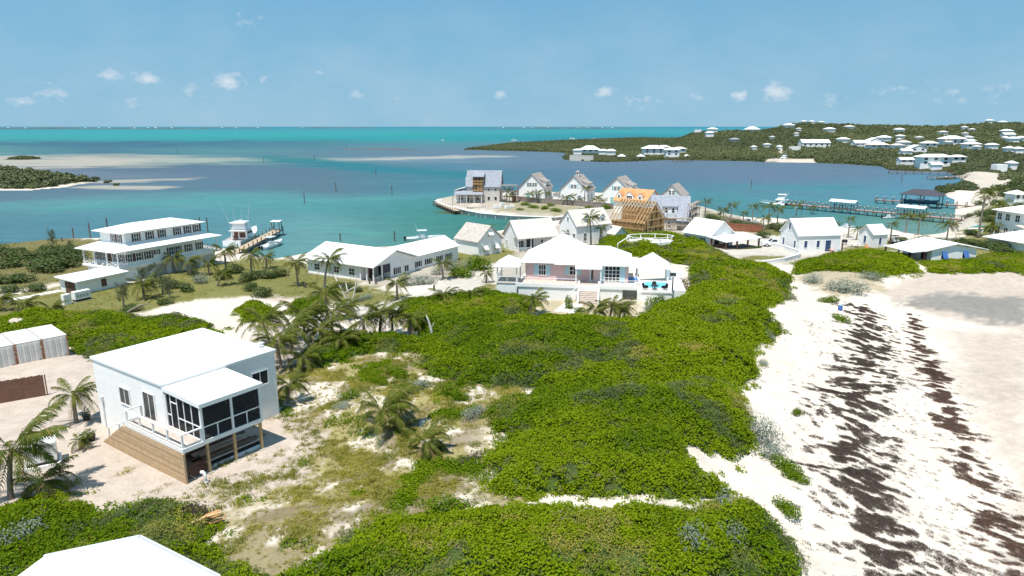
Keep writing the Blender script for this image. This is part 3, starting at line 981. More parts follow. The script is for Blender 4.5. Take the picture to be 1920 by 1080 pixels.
big = fbm(x / 9, y / 9, 91, 4)
yel = sstep(0.42, 0.62, big) * 0.5 + 0.22 * (fbm(x / 2.5, y / 2.5, 93, 3) - 0.45) + 0.30 * sstep(-2, 22, x - 4) * sstep(50, 75, y) + 0.35 * rng.random(n) * (rng.random(n) < 0.3)
olive = sstep(0.60, 0.72, fbm(x / 5, y / 5, 95, 3))
tint = np.clip(yel - 0.05 + rng.normal(0, 0.05, n), 0, 0.8)
drym = fbm(x / 3.2, y / 3.2, 97, 4) + 0.10 * sstep(2.0, 0.0, veg_d(x, y))
idx = np.where((drym > 0.745) & (rng.random(n) < .5), 4 + rng.integers(0, 2, n), rng.integers(0, 4, n))
tw = rng.random(n) < 0.025
idx = np.where(tw, 4 + rng.integers(0, 2, n), idx)
spc = fbm(x / 6.0, y / 6.0, 99, 4)
idx = np.where((spc > 0.66) & (rng.random(n) < .8), 6, idx)
idx = np.where((fbm(x / 5.0, y / 5.0, 103, 4) > 0.655) & (rng.random(n) < .75), 7, idx)
scatter('sea_grape_leaves', np.stack([x, y, z], 1), rot, np.stack([s_, s_, s_], 1), idx, tint, P_GRAPE)
N_GRAPE = n

# ground cover on the dry sand: straw, creepers, small tufts
def tuft_mesh(seed, n, h, mat, lean=0.5, w=0.02):
    rnd = random.Random(seed)
    mb = MB()
    for _ in range(n):
        t, l_ = rnd.uniform(0, 6.28), rnd.uniform(0.1, lean)
        b = Vector((rnd.uniform(-.22, .22), rnd.uniform(-.22, .22), 0))
        d = Vector((math.cos(t) * l_, math.sin(t) * l_, 1)).normalized() * h * rnd.uniform(.6, 1.2)
        s__ = Vector((-math.sin(t), math.cos(t), 0)) * w
        mb.add([b - s__, b + s__, b + d * .6 + s__ * .7, b + d * .6 - s__ * .7, b + d + Vector((d.x, d.y, -.1)) * .3], [(0, 1, 2, 3), (3, 2, 4)])
    return mb.data(f'tuft_{seed}', mat)
P_COVER = proto_set('cover_sources', [clump(200, 30, 0.5, 0.12, 0.13, m_straw, 0.5), clump(201, 26, 0.45, 0.10, 0.11, m_straw, 0.6),
                                      tuft_mesh(210, 26, 0.35, m_straw), tuft_mesh(211, 22, 0.28, m_straw, 0.8), clump(202, 16, 0.4, 0.08, 0.2, m_twig, 0.12), clump(203, 22, 0.45, 0.2, 0.17, m_grape, 0.8)])
cov_poly = ppoly([(470, 705), (560, 685), (700, 655), (830, 665), (1010, 715), (930, 790), (925, 925), (1000, 950), (640, 1035), (560, 1085), (430, 1085), (390, 1010), (300, 955), (420, 915), (560, 870), (600, 830), (560, 790)])
cp = np.array(cov_poly)
n = 42000
x, y = rng.uniform(cp[:, 0].min() - 2, cp[:, 0].max() + 2, n), rng.uniform(cp[:, 1].min() - 2, cp[:, 1].max() + 2, n)
d = sdist(cov_poly, x, y) + 5 * (fbm(x / 3, y / 3, 61, 3) - 0.5)
m1 = fbm(x / 2.1, y / 2.1, 63, 4)
m2 = fbm(x / 6.5, y / 6.5, 65, 2)
cover = sstep(0.48, 0.56, 0.62 * m1 + 0.38 * m2) * sstep(-1, 3, d)
sandy = sdist(ppoly([(560, 718), (650, 714), (668, 740), (560, 775), (530, 760)]), x, y) > 0
kp = (rng.random(n) < cover) & (veg_d(x, y) < 0.2) & ~sandy
# thin creepers out on the sand round it
n2 = 9000
x2, y2 = rng.uniform(-34, 10, n2), rng.uniform(40, 66, n2)
d2 = sdist(cov_poly, x2, y2)
k2 = (rng.random(n2) < 0.75 * sstep(0.60, 0.66, fbm(x2 / 1.3, y2 / 1.3, 67, 3)) * (d2 > -9)) & (veg_d(x2, y2) < 0.2)
x, y = np.concatenate([x[kp], x2[k2]]), np.concatenate([y[kp], y2[k2]])
fringe = (fbm(x / 3.5, y / 3.5, 69, 3))
n = len(x)
z = height(x, y) + 0.02
idx = np.where(fringe > 0.62, 5, rng.choice([0, 1, 2, 3, 0, 1, 4], n))
s_ = rng.uniform(0.4, 1.05, n)
rot = np.stack([np.zeros(n), np.zeros(n), rng.uniform(0, 6.28, n)], 1)
tint = np.clip(fbm(x / 4, y / 4, 73, 3) * 1.5 - 0.55 + rng.normal(0, .08, n), 0, 0.8)
scatter('ground_cover', np.stack([x, y, z], 1), rot, np.stack([s_, s_, s_ * rng.uniform(.6, 1.2, n)], 1), idx, tint, P_COVER)

# litter and wisps of grass over the rest of the dry ground
n = 44000
x, y = rng.uniform(cp[:, 0].min() - 2, cp[:, 0].max() + 2, n), rng.uniform(cp[:, 1].min() - 2, cp[:, 1].max() + 2, n)
kp = (sdist(cov_poly, x, y) > -1.5) & (veg_d(x, y) < 0.3) & (rng.random(n) < .12 + .6 * sstep(.45, .6, fbm(x / .9, y / .9, 137, 3)))
x, y = x[kp], y[kp]
n = len(x)
s_ = rng.uniform(0.22, 0.62, n)
scatter('dry_litter', np.stack([x, y, height(x, y) + 0.01], 1), np.stack([np.zeros(n), np.zeros(n), rng.uniform(0, 6.28, n)], 1), np.stack([s_, s_, s_ * .7], 1),
        rng.choice([2, 3, 4, 4, 1], n), np.clip(rng.normal(0.35, 0.25, n), 0, .8), P_COVER)

# lawn and rough grass round the houses: sparse tufts over the coloured ground
polys = [g_[0] for g_ in G_POLY[2:] if g_[1][1] > 1.75 * g_[1][2]]
xs, ys = [], []
for pl in polys:
    P_ = np.array(pl)
    lo, hi = P_.min(0), P_.max(0)
    lo = np.maximum(lo, (-170, 60))
    n = int(min(30000, (hi[0] - lo[0]) * (hi[1] - lo[1]) * 1.6))
    x, y = rng.uniform(lo[0], hi[0], n), rng.uniform(lo[1], hi[1], n)
    k = (sdist(pl, x, y) > 0) & (rng.random(n) < sstep(0.42, 0.56, fbm(x / 4, y / 4, 131, 3))) & (veg_d(x, y) < 0) & (sdist(MAIN, x, y) > 1.5)
    xs.append(x[k]); ys.append(y[k])
x, y = np.concatenate(xs), np.concatenate(ys)
n = len(x)
s_ = rng.uniform(0.5, 1.1, n)
scatter('rough_grass', np.stack([x, y, height(x, y) + 0.02], 1), np.stack([np.zeros(n), np.zeros(n), rng.uniform(0, 6.28, n)], 1), np.stack([s_, s_, s_ * .55], 1),
        rng.integers(0, 4, n), np.clip(rng.normal(0.2, 0.15, n), 0, .7), P_COVER)

# sea wrack along two tide lines on the beach
P_WRACK = proto_set('wrack_sources', [clump(300 + i, 42, 0.42, 0.07, 0.13, m_wrack, 0.45, 0.5) for i in range(3)] + [clump(310 + i, 42, 0.42, 0.06, 0.12, m_wrack_red, 0.5, 0.5) for i in range(2)])
def tide(pts, widths, n, seed, ang, st):
    c = [gp(*p) for p in pts]
    out = []
    seg = [(c[i + 1] - c[i]).length for i in range(len(c) - 1)]
    tot = sum(seg)
    for i in range(len(c) - 1):
        k = int(n * seg[i] / tot)
        t = rng.random(k)
        w = widths[i] * (1 - t) + widths[i + 1] * t
        off = rng.normal(0, 0.42, k)
        dx, dy = (c[i + 1] - c[i]).x / seg[i], (c[i + 1] - c[i]).y / seg[i]
        X = c[i].x + (c[i + 1].x - c[i].x) * t - dy * off * w
        Y = c[i].y + (c[i + 1].y - c[i].y) * t + dx * off * w
        ca, sa = math.cos(ang), math.sin(ang)
        U, V = X * ca + Y * sa, -X * sa + Y * ca
        f = 0.72 * fbm(U / st, V / (st * 0.55), seed, 5) + 0.28 * fbm(X / 0.5, Y / 0.5, seed + 5, 3)
        keep_ = f > 0.494 + 0.16 * np.abs(off) ** 1.1
        out.append(np.stack([X[keep_], Y[keep_], np.abs(off[keep_])], 1))
    return np.concatenate(out)
ta = tide([(1600, 568), (1632, 620), (1620, 690), (1600, 790), (1590, 880), (1640, 990), (1720, 1100)], [3.2, 4.6, 5.2, 5.4, 5.4, 5.2, 6.5], 34000, 401, -0.55, 1.3)
tb = tide([(1715, 590), (1725, 660), (1770, 740), (1800, 830), (1850, 930), (1890, 1010), (1940, 1100)], [1.2, 2.3, 2.4, 2.6, 2.8, 3.4, 4.6], 18000, 431, -0.7, 1.2)
tc_ = tide([(1500, 600), (1660, 700), (1690, 800), (1700, 930), (1850, 1100)], [10, 11, 12, 12, 12], 12000, 461, -0.9, 0.9)
tc_ = tc_[rng.random(len(tc_)) < 0.22]
W_ = np.concatenate([ta, tb, tc_])
n = len(W_)
red = np.concatenate([np.zeros(len(ta)), np.ones(len(tb)), np.zeros(len(tc_))]) > 0.5
s_ = rng.uniform(0.2, 0.62, n) * np.concatenate([np.ones(len(ta) + len(tb)), np.full(len(tc_), 0.6)])
scatter('sea_wrack', np.stack([W_[:, 0], W_[:, 1], height(W_[:, 0], W_[:, 1]) + 0.03], 1), np.stack([np.zeros(n), np.zeros(n), rng.uniform(-1.4, -.5, n)], 1),
        np.stack([s_ * 1.35, s_ * .75, s_ * 1.5], 1), np.where(red & (rng.random(n) < .8), 3 + rng.integers(0, 2, n), rng.integers(0, 3, n)), np.clip(rng.normal(0.2, 0.2, n), 0, .8), P_WRACK)

# ---------------------------------------------------------------- far woodland
P_WOOD = proto_set('wood_sources', [bush_mesh(500 + i, 150, 0.34, m_wood, 0.8, 5, 0.75) for i in range(5)])
n = 95000
yy_ = np.exp(rng.uniform(math.log(300), math.log(2300), n))
xx_ = yy_ * rng.uniform(-0.12, 1.0, n)
d = sdist(MAIN, xx_, yy_)
hz = height(xx_, yy_)
beach_far = np.zeros(n, bool)
for pts in ([(1440, 298), (1530, 296), (1532, 306), (1436, 306)], [(1452, 290), (1466, 274), (1472, 290)], [(1790, 330), (1875, 325), (1880, 345), (1830, 352)], [(1830, 345), (1900, 335), (1900, 375), (1830, 378)], [(1060, 303), (1160, 303), (1150, 290), (1066, 290)]):
    beach_far |= sdist(ppoly(pts), xx_, yy_) > 0
kp = (d > 0.5) & ~beach_far & (yy_ > 300 + 0 * xx_)
# keep clear of the houses placed further down
CLEAR = []
WOODP = [xx_[kp], yy_[kp], hz[kp]]
P_ISL = [rng.uniform(-400, -180, 2600), rng.uniform(250, 420, 2600)]

# ================================================================ buildings: materials and helpers
M_WHITE = pbr('white_paint', (0.84, 0.825, 0.80), 0.55, 0.03, 1.2, 0.06, 9)
M_WALL = pbr('white_wall', (0.83, 0.81, 0.785), 0.7, 0.04, 0.8, 0.12, 6)
M_ROOF = pbr('white_metal_roof', (0.83, 0.825, 0.80), 0.5, 0.03, 0.5, 0.05, 4)
M_SHING = pbr('weathered_shingle', (0.47, 0.425, 0.38), 0.9, 0.16, 2.4, 0.5, 9, second=(0.34, 0.28, 0.235), thr=(0.5, 0.66))
M_PALESH = pbr('whitewashed_shingle', (0.59, 0.545, 0.495), 0.9, 0.10, 2.0, 0.5, 8, second=(0.50, 0.43, 0.37), thr=(0.5, 0.68))
M_POINTSH = pbr('grey_tan_shingle', (0.34, 0.30, 0.275), 0.9, 0.18, 2.0, 0.5, 8, second=(0.25, 0.20, 0.175), thr=(0.5, 0.66))
M_GREYSH = pbr('grey_roofing_felt', (0.27, 0.29, 0.33), 0.85, 0.18, 1.6, 0.3, 6, second=(0.42, 0.43, 0.45), thr=(0.55, 0.7))
M_ORANGE = pbr('orange_underlay', (0.58, 0.27, 0.11), 0.75, 0.12, 1.2, 0.2, 5, second=(0.56, 0.36, 0.21), thr=(0.5, 0.7))
M_GLASS = pbr('dark_window_glass', (0.028, 0.034, 0.038), 0.12, 0.3, 1.5, 0, 5, spec=0.35)
M_BROWNSH = pbr('brown_shutter_paint', (0.10, 0.052, 0.04), 0.6, 0.15, 6)
M_TEAL = pbr('teal_shutter_paint', (0.20, 0.50, 0.48), 0.6, 0.08, 6)
M_PALEBLUE = pbr('pale_blue_shutter_paint', (0.44, 0.63, 0.68), 0.6, 0.06, 6)
M_NAVY = pbr('navy_shutter_paint', (0.035, 0.07, 0.17), 0.55, 0.12, 6)
M_BLUE = pbr('blue_awning_paint', (0.05, 0.13, 0.36), 0.55, 0.10, 6)
M_PINK = pbr('pink_wall_paint', (0.66, 0.455, 0.445), 0.7, 0.05, 0.9, 0.1, 6)
M_CONC = pbr('concrete', (0.45, 0.44, 0.41), 0.9, 0.12, 1.5, 0.25, 8)
M_STONE = pbr('limestone', (0.55, 0.51, 0.44), 0.9, 0.18, 2.0, 0.5, 6)
M_TIMBER = pbr('new_timber', (0.50, 0.34, 0.17), 0.75, 0.15, 3, 0.15, 14)
M_PLY = pbr('plywood_sheathing', (0.36, 0.20, 0.085), 0.8, 0.18, 1.2, 0.15, 8, second=(0.26, 0.14, 0.06), thr=(0.5, 0.75))
M_TAN = pbr('tan_deck_boards', (0.50, 0.35, 0.21), 0.75, 0.12, 2.5, 0.15, 12)
M_TAN2 = pbr('tan_deck_boards_dark', (0.43, 0.285, 0.16), 0.75, 0.12, 2.5, 0.15, 12)
M_DECK = pbr('weathered_deck', (0.52, 0.44, 0.38), 0.85, 0.14, 2.5, 0.2, 12)
M_BROWN = pbr('brown_stained_wood', (0.155, 0.075, 0.05), 0.8, 0.2, 2.5, 0.2, 12)
M_DOCK = pbr('dock_planking', (0.44, 0.34, 0.23), 0.85, 0.15, 2.5, 0.2, 10)
M_PIER = pbr('reddish_dock_planking', (0.36, 0.25, 0.22), 0.85, 0.15, 2.5, 0.2, 10)
M_PILE = pbr('tarred_piling', (0.13, 0.10, 0.08), 0.9, 0.25, 4, 0.3, 10)
M_DARK = pbr('black_plastic', (0.02, 0.02, 0.022), 0.5, 0.2, 5)
M_SLATE = pbr('charcoal_roof', (0.055, 0.055, 0.07), 0.75, 0.15, 1.5, 0.2, 6)
M_GEL = pbr('white_gelcoat', (0.80, 0.80, 0.79), 0.22, 0.02, 1.5, 0, 5, spec=0.5, coat=0.3)
M_SEAFOAM = pbr('seafoam_hull_paint', (0.30, 0.60, 0.50), 0.3, 0.04, 1.5, 0, 5, spec=0.5)
M_BLUEHULL = pbr('dark_blue_hull_paint', (0.04, 0.10, 0.15), 0.3, 0.05, 1.5)
M_STEEL = pbr('dull_aluminium', (0.62, 0.63, 0.64), 0.35, 0.05, 3, 0, 5, spec=0.5)
M_RUST = pbr('container_paint_rusting', (0.70, 0.665, 0.61), 0.7, 0.10, 1.1, 0.2, 6, second=(0.30, 0.13, 0.06), thr=(0.62, 0.74))
M_RUSTFRAME = pbr('rusted_frame', (0.33, 0.15, 0.08), 0.85, 0.25, 3, 0.3, 8, second=(0.55, 0.48, 0.42), thr=(0.5, 0.6))
M_POOL = pbr('pool_water', (0.16, 0.62, 0.74), 0.06, 0.06, 1.5, 0.1, 3, spec=0.5)
M_CANVAS = pbr('blue_canvas', (0.04, 0.20, 0.48), 0.8, 0.1, 4)
M_TURQ = pbr('turquoise_plastic', (0.05, 0.50, 0.58), 0.4, 0.06, 3)
M_LIME = pbr('lime_plastic', (0.45, 0.60, 0.10), 0.4, 0.06, 3)
M_TILE = pbr('terracotta_tile', (0.50, 0.40, 0.33), 0.8, 0.15, 2.5, 0.1, 8, second=(0.58, 0.53, 0.47), thr=(0.45, 0.6))
M_REDB = pbr('rust_red_wood', (0.30, 0.11, 0.06), 0.8, 0.15, 2.5, 0.2, 10)
M_PAVER = pbr('pale_paver', (0.68, 0.65, 0.60), 0.85, 0.06, 2.5, 0.2, 10)

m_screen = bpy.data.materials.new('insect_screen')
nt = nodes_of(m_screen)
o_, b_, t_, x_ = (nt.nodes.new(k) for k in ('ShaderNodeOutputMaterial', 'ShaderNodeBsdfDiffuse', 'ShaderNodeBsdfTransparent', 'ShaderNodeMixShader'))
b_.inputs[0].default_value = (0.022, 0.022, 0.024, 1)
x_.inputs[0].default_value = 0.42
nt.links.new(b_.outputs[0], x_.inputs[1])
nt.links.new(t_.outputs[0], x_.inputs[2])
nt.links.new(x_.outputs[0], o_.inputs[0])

class Face:
    """a wall plane: origin, direction along the wall, outward normal"""
    def __init__(s, o, u, n):
        s.o, s.u, s.n = Vector(o), Vector(u).normalized(), Vector(n).normalized()
    def p(s, a, d, z):
        return s.o + s.u * a + s.n * d + Vector((0, 0, z))
    def box(s, mb, a0, a1, d0, d1, z0, z1):
        lo = [s.p(a0, d1, z0), s.p(a1, d1, z0), s.p(a1, d0, z0), s.p(a0, d0, z0)]
        if s.u.cross(s.n).z > 0:
            lo.reverse()
        return mb.hexa(lo, [q + Vector((0, 0, z1 - z0)) for q in lo])
def faces_of(x0, y0, x1, y1):
    return dict(front=Face((x0, y0, 0), (1, 0, 0), (0, -1, 0)), right=Face((x1, y0, 0), (0, 1, 0), (1, 0, 0)),
                left=Face((x0, y0, 0), (0, 1, 0), (-1, 0, 0)), back=Face((x0, y1, 0), (1, 0, 0), (0, 1, 0)))

def win(par, F, s, z, w, h, nx=2, nz=2, fm=None, shut=None, sw=0.45, t=0.08, name='window', pane=None, awning=None):
    """window whose middle is at s along the wall, sill at z: frame with glazing bars > pane, shutters on either side"""
    fm = fm or M_WHITE
    mb = MB()
    a0, a1, z1 = s - w / 2, s + w / 2, z + h
    F.box(mb, a0 - t, a1 + t, 0.003, 0.09, z - t, z)
    F.box(mb, a0 - t, a1 + t, 0.003, 0.09, z1, z1 + t)
    F.box(mb, a0 - t, a0, 0.003, 0.085, z, z1)
    F.box(mb, a1, a1 + t, 0.003, 0.085, z, z1)
    b = t * 0.42
    for i in range(1, nx):
        c = a0 + w * i / nx
        F.box(mb, c - b, c + b, 0.02, 0.07, z, z1)
    for k in range(1, nz):
        c = z + h * k / nz
        F.box(mb, a0, a1, 0.022, 0.066, c - b, c + b)
    f = mb.build(name, fm, par)
    mp_ = MB()
    F.box(mp_, a0, a1, 0.005, 0.03, z, z1)
    mp_.build('pane', pane or M_GLASS, f)
    if shut:
        for sd in (-1, 1):
            ms = MB()
            c = s + sd * (w / 2 + t + sw / 2 + 0.02)
            F.box(ms, c - sw / 2, c + sw / 2, 0.004, 0.05, z - 0.04, z1 + 0.04)
            for zz in (z + 0.0, (z + z1) / 2 - 0.04, z1 - 0.06):
                F.box(ms, c - sw / 2, c + sw / 2, 0.05, 0.075, zz, zz + 0.08)
            ms.build('shutter', shut, par)
    return f
def door(par, F, s, z, w, h, mat, t=0.09, glass=False, name='door'):
    mb = MB()
    F.box(mb, s - w / 2 - t, s - w / 2, 0.003, 0.09, z, z + h + t)
    F.box(mb, s + w / 2, s + w / 2 + t, 0.003, 0.09, z, z + h + t)
    F.box(mb, s - w / 2, s + w / 2, 0.003, 0.085, z + h, z + h + t)
    F.box(mb, s - w / 2, s + w / 2, 0.004, 0.04, z, z + h)
    d = mb.build(name, mat, par)
    if glass:
        mg = MB()
        F.box(mg, s - w * 0.28, s + w * 0.28, 0.042, 0.05, z + h * 0.12, z + h * 0.92)
        mg.build('pane', M_GLASS, d)
    mk = MB()
    F.box(mk, s + w * 0.36, s + w * 0.42, 0.04, 0.10, z + h * .46, z + h * .50)
    mk.build('handle', M_STEEL, d)
    return d

def body(par, x0, y0, x1, y1, z0, z1, mat, rise=0, axis='x', name='wall'):
    """walls as one closed solid, with gable ends when rise > 0 (ridge along the axis)"""
    mb = MB()
    if not rise:
        mb.box(x0, y0, z0, x1, y1, z1)
    elif axis == 'x':
        ym = (y0 + y1) / 2
        a = [(x0, y0, z0), (x0, y1, z0), (x0, y1, z1), (x0, ym, z1 + rise), (x0, y0, z1)]
        mb.loft([a, [(x1, p[1], p[2]) for p in a]])
    else:
        xm = (x0 + x1) / 2
        a = [(x0, y0, z0), (x1, y0, z0), (x1, y0, z1), (xm, y0, z1 + rise), (x0, y0, z1)]
        mb.loft([a, [(p[0], y1, p[2]) for p in a]])
    return mb.build(name, mat, par, fix=True)
def gable_roof(par, x0, y0, x1, y1, z1, rise, axis, mat, ov=0.35, t=0.14, gov=0.25, name='roof'):
    mb = MB()
    up = 0.02
    if axis == 'x':
        ym, hw = (y0 + y1) / 2, (y1 - y0) / 2
        k = rise / hw
        zl, zt = z1 - k * ov + up, z1 + rise + up
        for sg in (-1, 1):
            q = [(x0 - gov, ym, zt + t), (x1 + gov, ym, zt + t), (x1 + gov, ym + sg * (hw + ov), zl + t), (x0 - gov, ym + sg * (hw + ov), zl + t)]
            mb.slab(q if sg < 0 else q[::-1], t)
    else:
        xm, hw = (x0 + x1) / 2, (x1 - x0) / 2
        k = rise / hw
        zl, zt = z1 - k * ov + up, z1 + rise + up
        for sg in (-1, 1):
            q = [(xm, y0 - gov, zt + t), (xm, y1 + gov, zt + t), (xm + sg * (hw + ov), y1 + gov, zl + t), (xm + sg * (hw + ov), y0 - gov, zl + t)]
            mb.slab(q[::-1] if sg < 0 else q, t)
    return mb.build(name, mat, par, fix=True)
def hip_roof(par, x0, y0, x1, y1, z1, rise, mat, ov=0.4, ridge=None, name='roof', t=0.14):
    """hipped roof; ridge = (xa, ya, xb, yb) or worked out from the plan"""
    X0, Y0, X1, Y1 = x0 - ov, y0 - ov, x1 + ov, y1 + ov
    if ridge is None:
        if X1 - X0 >= Y1 - Y0:
            h = (Y1 - Y0) / 2
            ridge = (X0 + h, Y0 + h, X1 - h, Y0 + h)
        else:
            h = (X1 - X0) / 2
            ridge = (X0 + h, Y0 + h, X0 + h, Y1 - h)
    xa, ya, xb, yb = ridge
    zb, zt = z1 + 0.02, z1 + t
    zr = z1 + rise + t
    mb = MB()
    v = [(X0, Y0, zb), (X1, Y0, zb), (X1, Y1, zb), (X0, Y1, zb), (X0, Y0, zt), (X1, Y0, zt), (X1, Y1, zt), (X0, Y1, zt), (xa, ya, zr), (xb, yb, zr)]
    along_x = abs(xb - xa) >= abs(yb - ya)
    if abs(xb - xa) + abs(yb - ya) < 0.02:
        v = v[:9]
        top = [(4, 5, 8), (5, 6, 8), (6, 7, 8), (7, 4, 8)]
    elif along_x:
        top = [(4, 5, 9, 8), (5, 6, 9), (6, 7, 8, 9), (7, 4, 8)]
    else:
        top = [(4, 5, 8), (5, 6, 9, 8), (6, 7, 9), (7, 4, 8, 9)]
    mb.add(v, [(3, 2, 1, 0), (0, 1, 5, 4), (1, 2, 6, 5), (2, 3, 7, 6), (3, 0, 4, 7)] + top)
    return mb.build(name, mat, par)
def railing(par, pts, h=1.0, step=1.8, mat=None, w=0.09, mid=1, cross=False, names=('railing_post', 'rail')):
    """posts and rails along a line; each post and each run of rails its own part"""
    mat = mat or M_WHITE
    for i in range(len(pts) - 1):
        a, b = Vector(pts[i]), Vector(pts[i + 1])
        n = max(1, round((b - a).length / step))
        for k in range(n + (1 if i == len(pts) - 2 else 0)):
            p = a.lerp(b, k / n)
            MB().box(p.x - w / 2, p.y - w / 2, p.z, p.x + w / 2, p.y + w / 2, p.z + h).build(names[0], mat, par)
        mb = MB().bar(a + Vector((0, 0, h + 0.04)), b + Vector((0, 0, h + 0.04)), w * 1.3, 0.07)
        for m_ in range(mid):
            zz = h * (0.12 + 0.8 * m_ / max(1, mid))
            MB().bar(a + Vector((0, 0, zz)), b + Vector((0, 0, zz)), w * .6, 0.06).build('lower_rail', mat, par)
        if cross:
            for k in range(n):
                p, q = a.lerp(b, k / n), a.lerp(b, (k + 1) / n)
                MB().bar(p + Vector((0, 0, .12)), q + Vector((0, 0, h)), 0.06).bar(q + Vector((0, 0, .12)), p + Vector((0, 0, h)), 0.055).build('cross_brace', mat, par)
        mb.build(names[1], mat, par)
def frame2(pa, pb, z, zg):
    """ground point under the left corner and the turn of a front given by two pixels at height z"""
    a, b = at(pa[0], pa[1], z), at(pb[0], pb[1], z)
    d = b - a
    return Vector((a.x, a.y, zg)), math.atan2(d.y, d.x), d.length
def zm(x, y, ox, oy, s):
    return (ox + x / s, oy + y / s)

# ================================================================ white box house on the sand, nearest the camera
loc, rz, _ = frame2((303.5, 721.6), (514, 656.5), 10.0, 4.0)
LX, LY, HT = 10.0, 11.0, 5.95
T = thing('beach_house', 'white box-shaped two-storey house with flat roof and dark screened porch', 'house', loc, rz)
body(T, 0.03, 0.03, LX - 0.03, LY - 0.03, -1.2, HT - 0.06, M_WALL)
FW = faces_of(0.03, 0.03, LX - 0.03, LY - 0.03)
for nm, a0, a1 in (('left', 0.0, LY - 0.06), ('right', 0.0, LY - 0.06), ('front', 0, LX - 0.06)):
    for k in range(7):
        z0 = -1.0 + k * 0.99
        mb = MB()
        e = 0.03 if nm == 'front' else 0.0
        FW[nm].box(mb, a0 - e, a1 + e, 0.0, 0.03, z0, min(z0 + 0.965, HT - 0.08))
        mb.build('siding_board', M_WHITE, T)
FL = faces_of(-0.005, -0.005, LX + 0.005, LY + 0.005)
roof_mb = MB().hexa([(-.12, -.12, HT - .05), (LX + .12, -.12, HT - .05), (LX + .12, LY + .12, HT - .05), (-.12, LY + .12, HT - .05)],
                    [(-.12, -.12, HT + .12), (LX + .12, -.12, HT + .12), (LX + .12, LY + .12, HT + .16), (-.12, LY + .12, HT + .16)])
rf = roof_mb.build('roof', M_ROOF, T)
for x_, y_, l_ in ((1.4, 2.1, 1.2), (0.6, 4.2, 1.3), (1.9, 3.4, 1.1), (3.4, 1.6, 1.1), (4.8, 1.5, 1.0)):
    MB().box(x_, y_, HT + .125, x_ + .07, y_ + l_, HT + .15).build('roof_seam', M_STEEL, rf)
MB().box(LX - .5, LY - 9.7, HT + .13, LX - .3, LY - 9.5, HT + .5).box(LX - .62, LY - 9.8, HT + .5, LX - .1, LY - 9.4, HT + .56).build('vent_cap', M_WHITE, rf)
win(T, FL['left'], 6.0, 3.0, 1.5, 1.35, 2, 1)
win(T, FL['left'], 2.2, 2.72, 1.6, 2.1, 2, 1, name='french_door')
win(T, FL['front'], 8.35, 3.3, 1.5, 1.2, 2, 1)
mb = MB()
FL['left'].box(mb, 9.9, 10.2, 0.01, 0.16, 2.2, 2.75)
mb.build('meter_box', M_STEEL, T)
mb = MB()
FL['left'].box(mb, 10.0, 10.1, 0.01, 0.1, 0.0, 2.2)
mb.build('conduit', M_STEEL, T)
PD, PWD, ZF = 4.85, 5.05, 2.72
MB().box(0, -PD, ZF - .32, PWD, -0.035, ZF).build('porch_floor', M_WHITE, T)
MB().hexa([(-.1, -PD - .15, 5.3), (PWD + .15, -PD - .15, 5.3), (PWD + .15, -0.04, 5.55), (-.1, -0.04, 5.55)],
          [(-.1, -PD - .15, 5.62), (PWD + .15, -PD - .15, 5.62), (PWD + .15, -0.04, 5.85), (-.1, -0.04, 5.85)]).build('porch_roof', M_ROOF, T)
for x_, y_ in ((0.09, -PD + .09), (2.5, -PD + .09), (PWD - .09, -PD + .09), (PWD - .09, -.14), (.09, -.14)):
    MB().box(x_ - .09, y_ - .09, ZF, x_ + .09, y_ + .09, 5.3).build('porch_post', M_WHITE, T)
def screen_bay(F, a0, a1, z0, z1, mids=(), zmid=None):
    mb = MB()
    F.box(mb, a0, a1, -0.02, 0.0, z0, z1)
    s = mb.build('screen', m_screen, T)
    mf = MB()
    if zmid:
        F.box(mf, a0, a1, -.04, .03, zmid - .045, zmid + .045)
    for m_, zt in mids:
        F.box(mf, m_ - .045, m_ + .045, -.042, .028, z0, zt)
    if mf.v:
        mf.build('screen_bar', M_WHITE, T)
FP = faces_of(0.09, -PD + .09, PWD - .09, -.1)
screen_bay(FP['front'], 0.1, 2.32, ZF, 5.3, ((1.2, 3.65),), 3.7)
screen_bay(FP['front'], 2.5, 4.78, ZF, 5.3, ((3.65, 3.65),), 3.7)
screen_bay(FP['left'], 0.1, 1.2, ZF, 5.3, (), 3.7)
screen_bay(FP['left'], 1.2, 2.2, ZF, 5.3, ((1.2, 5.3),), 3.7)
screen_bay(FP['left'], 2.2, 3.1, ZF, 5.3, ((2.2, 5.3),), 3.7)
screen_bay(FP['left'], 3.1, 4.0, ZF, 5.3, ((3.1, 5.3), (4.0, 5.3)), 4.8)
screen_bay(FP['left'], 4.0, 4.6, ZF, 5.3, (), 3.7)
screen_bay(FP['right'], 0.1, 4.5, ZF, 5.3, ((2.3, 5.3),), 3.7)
# deck beside it, its railing, stairs and the tan board screen
DW, DY = 1.55, 3.0
dk = MB().box(-DW, -PD, ZF - .10, -0.035, DY, ZF - .03).build('deck_joists', M_WHITE, T)
for k in range(10):
    MB().box(-DW + k * .152, -PD + .01, ZF - .03, -DW + k * .152 + .142, DY, ZF).build('deck_board', M_DECK, T)
MB().box(-DW - .05, -PD - .04, ZF - .32, -DW, DY, ZF + .01).build('fascia', M_WHITE, T)
MB().box(-DW - .05, -PD - .08, ZF - .32, 0, -PD - .005, ZF + .01).build('fascia', M_WHITE, T)
railing(T, [(-DW + .05, DY - .05, ZF), (-DW + .05, -PD + .06, ZF), (-.05, -PD + .06, ZF)], 1.0, 1.9, M_WHITE, 0.13, 1)
railing(T, [(-0.35, DY - .05, ZF), (-DW + .05, DY - .05, ZF)], 1.0, 1.2, M_WHITE, 0.12, 1)
NS = 13
for k in range(NS):
    zt = ZF - (k + 1) * ZF / (NS + 1)
    y_ = DY + k * .33
    MB().box(-DW + .06, y_, zt - .06, -.1, y_ + .34, zt).build('stair_tread', M_DECK, T)
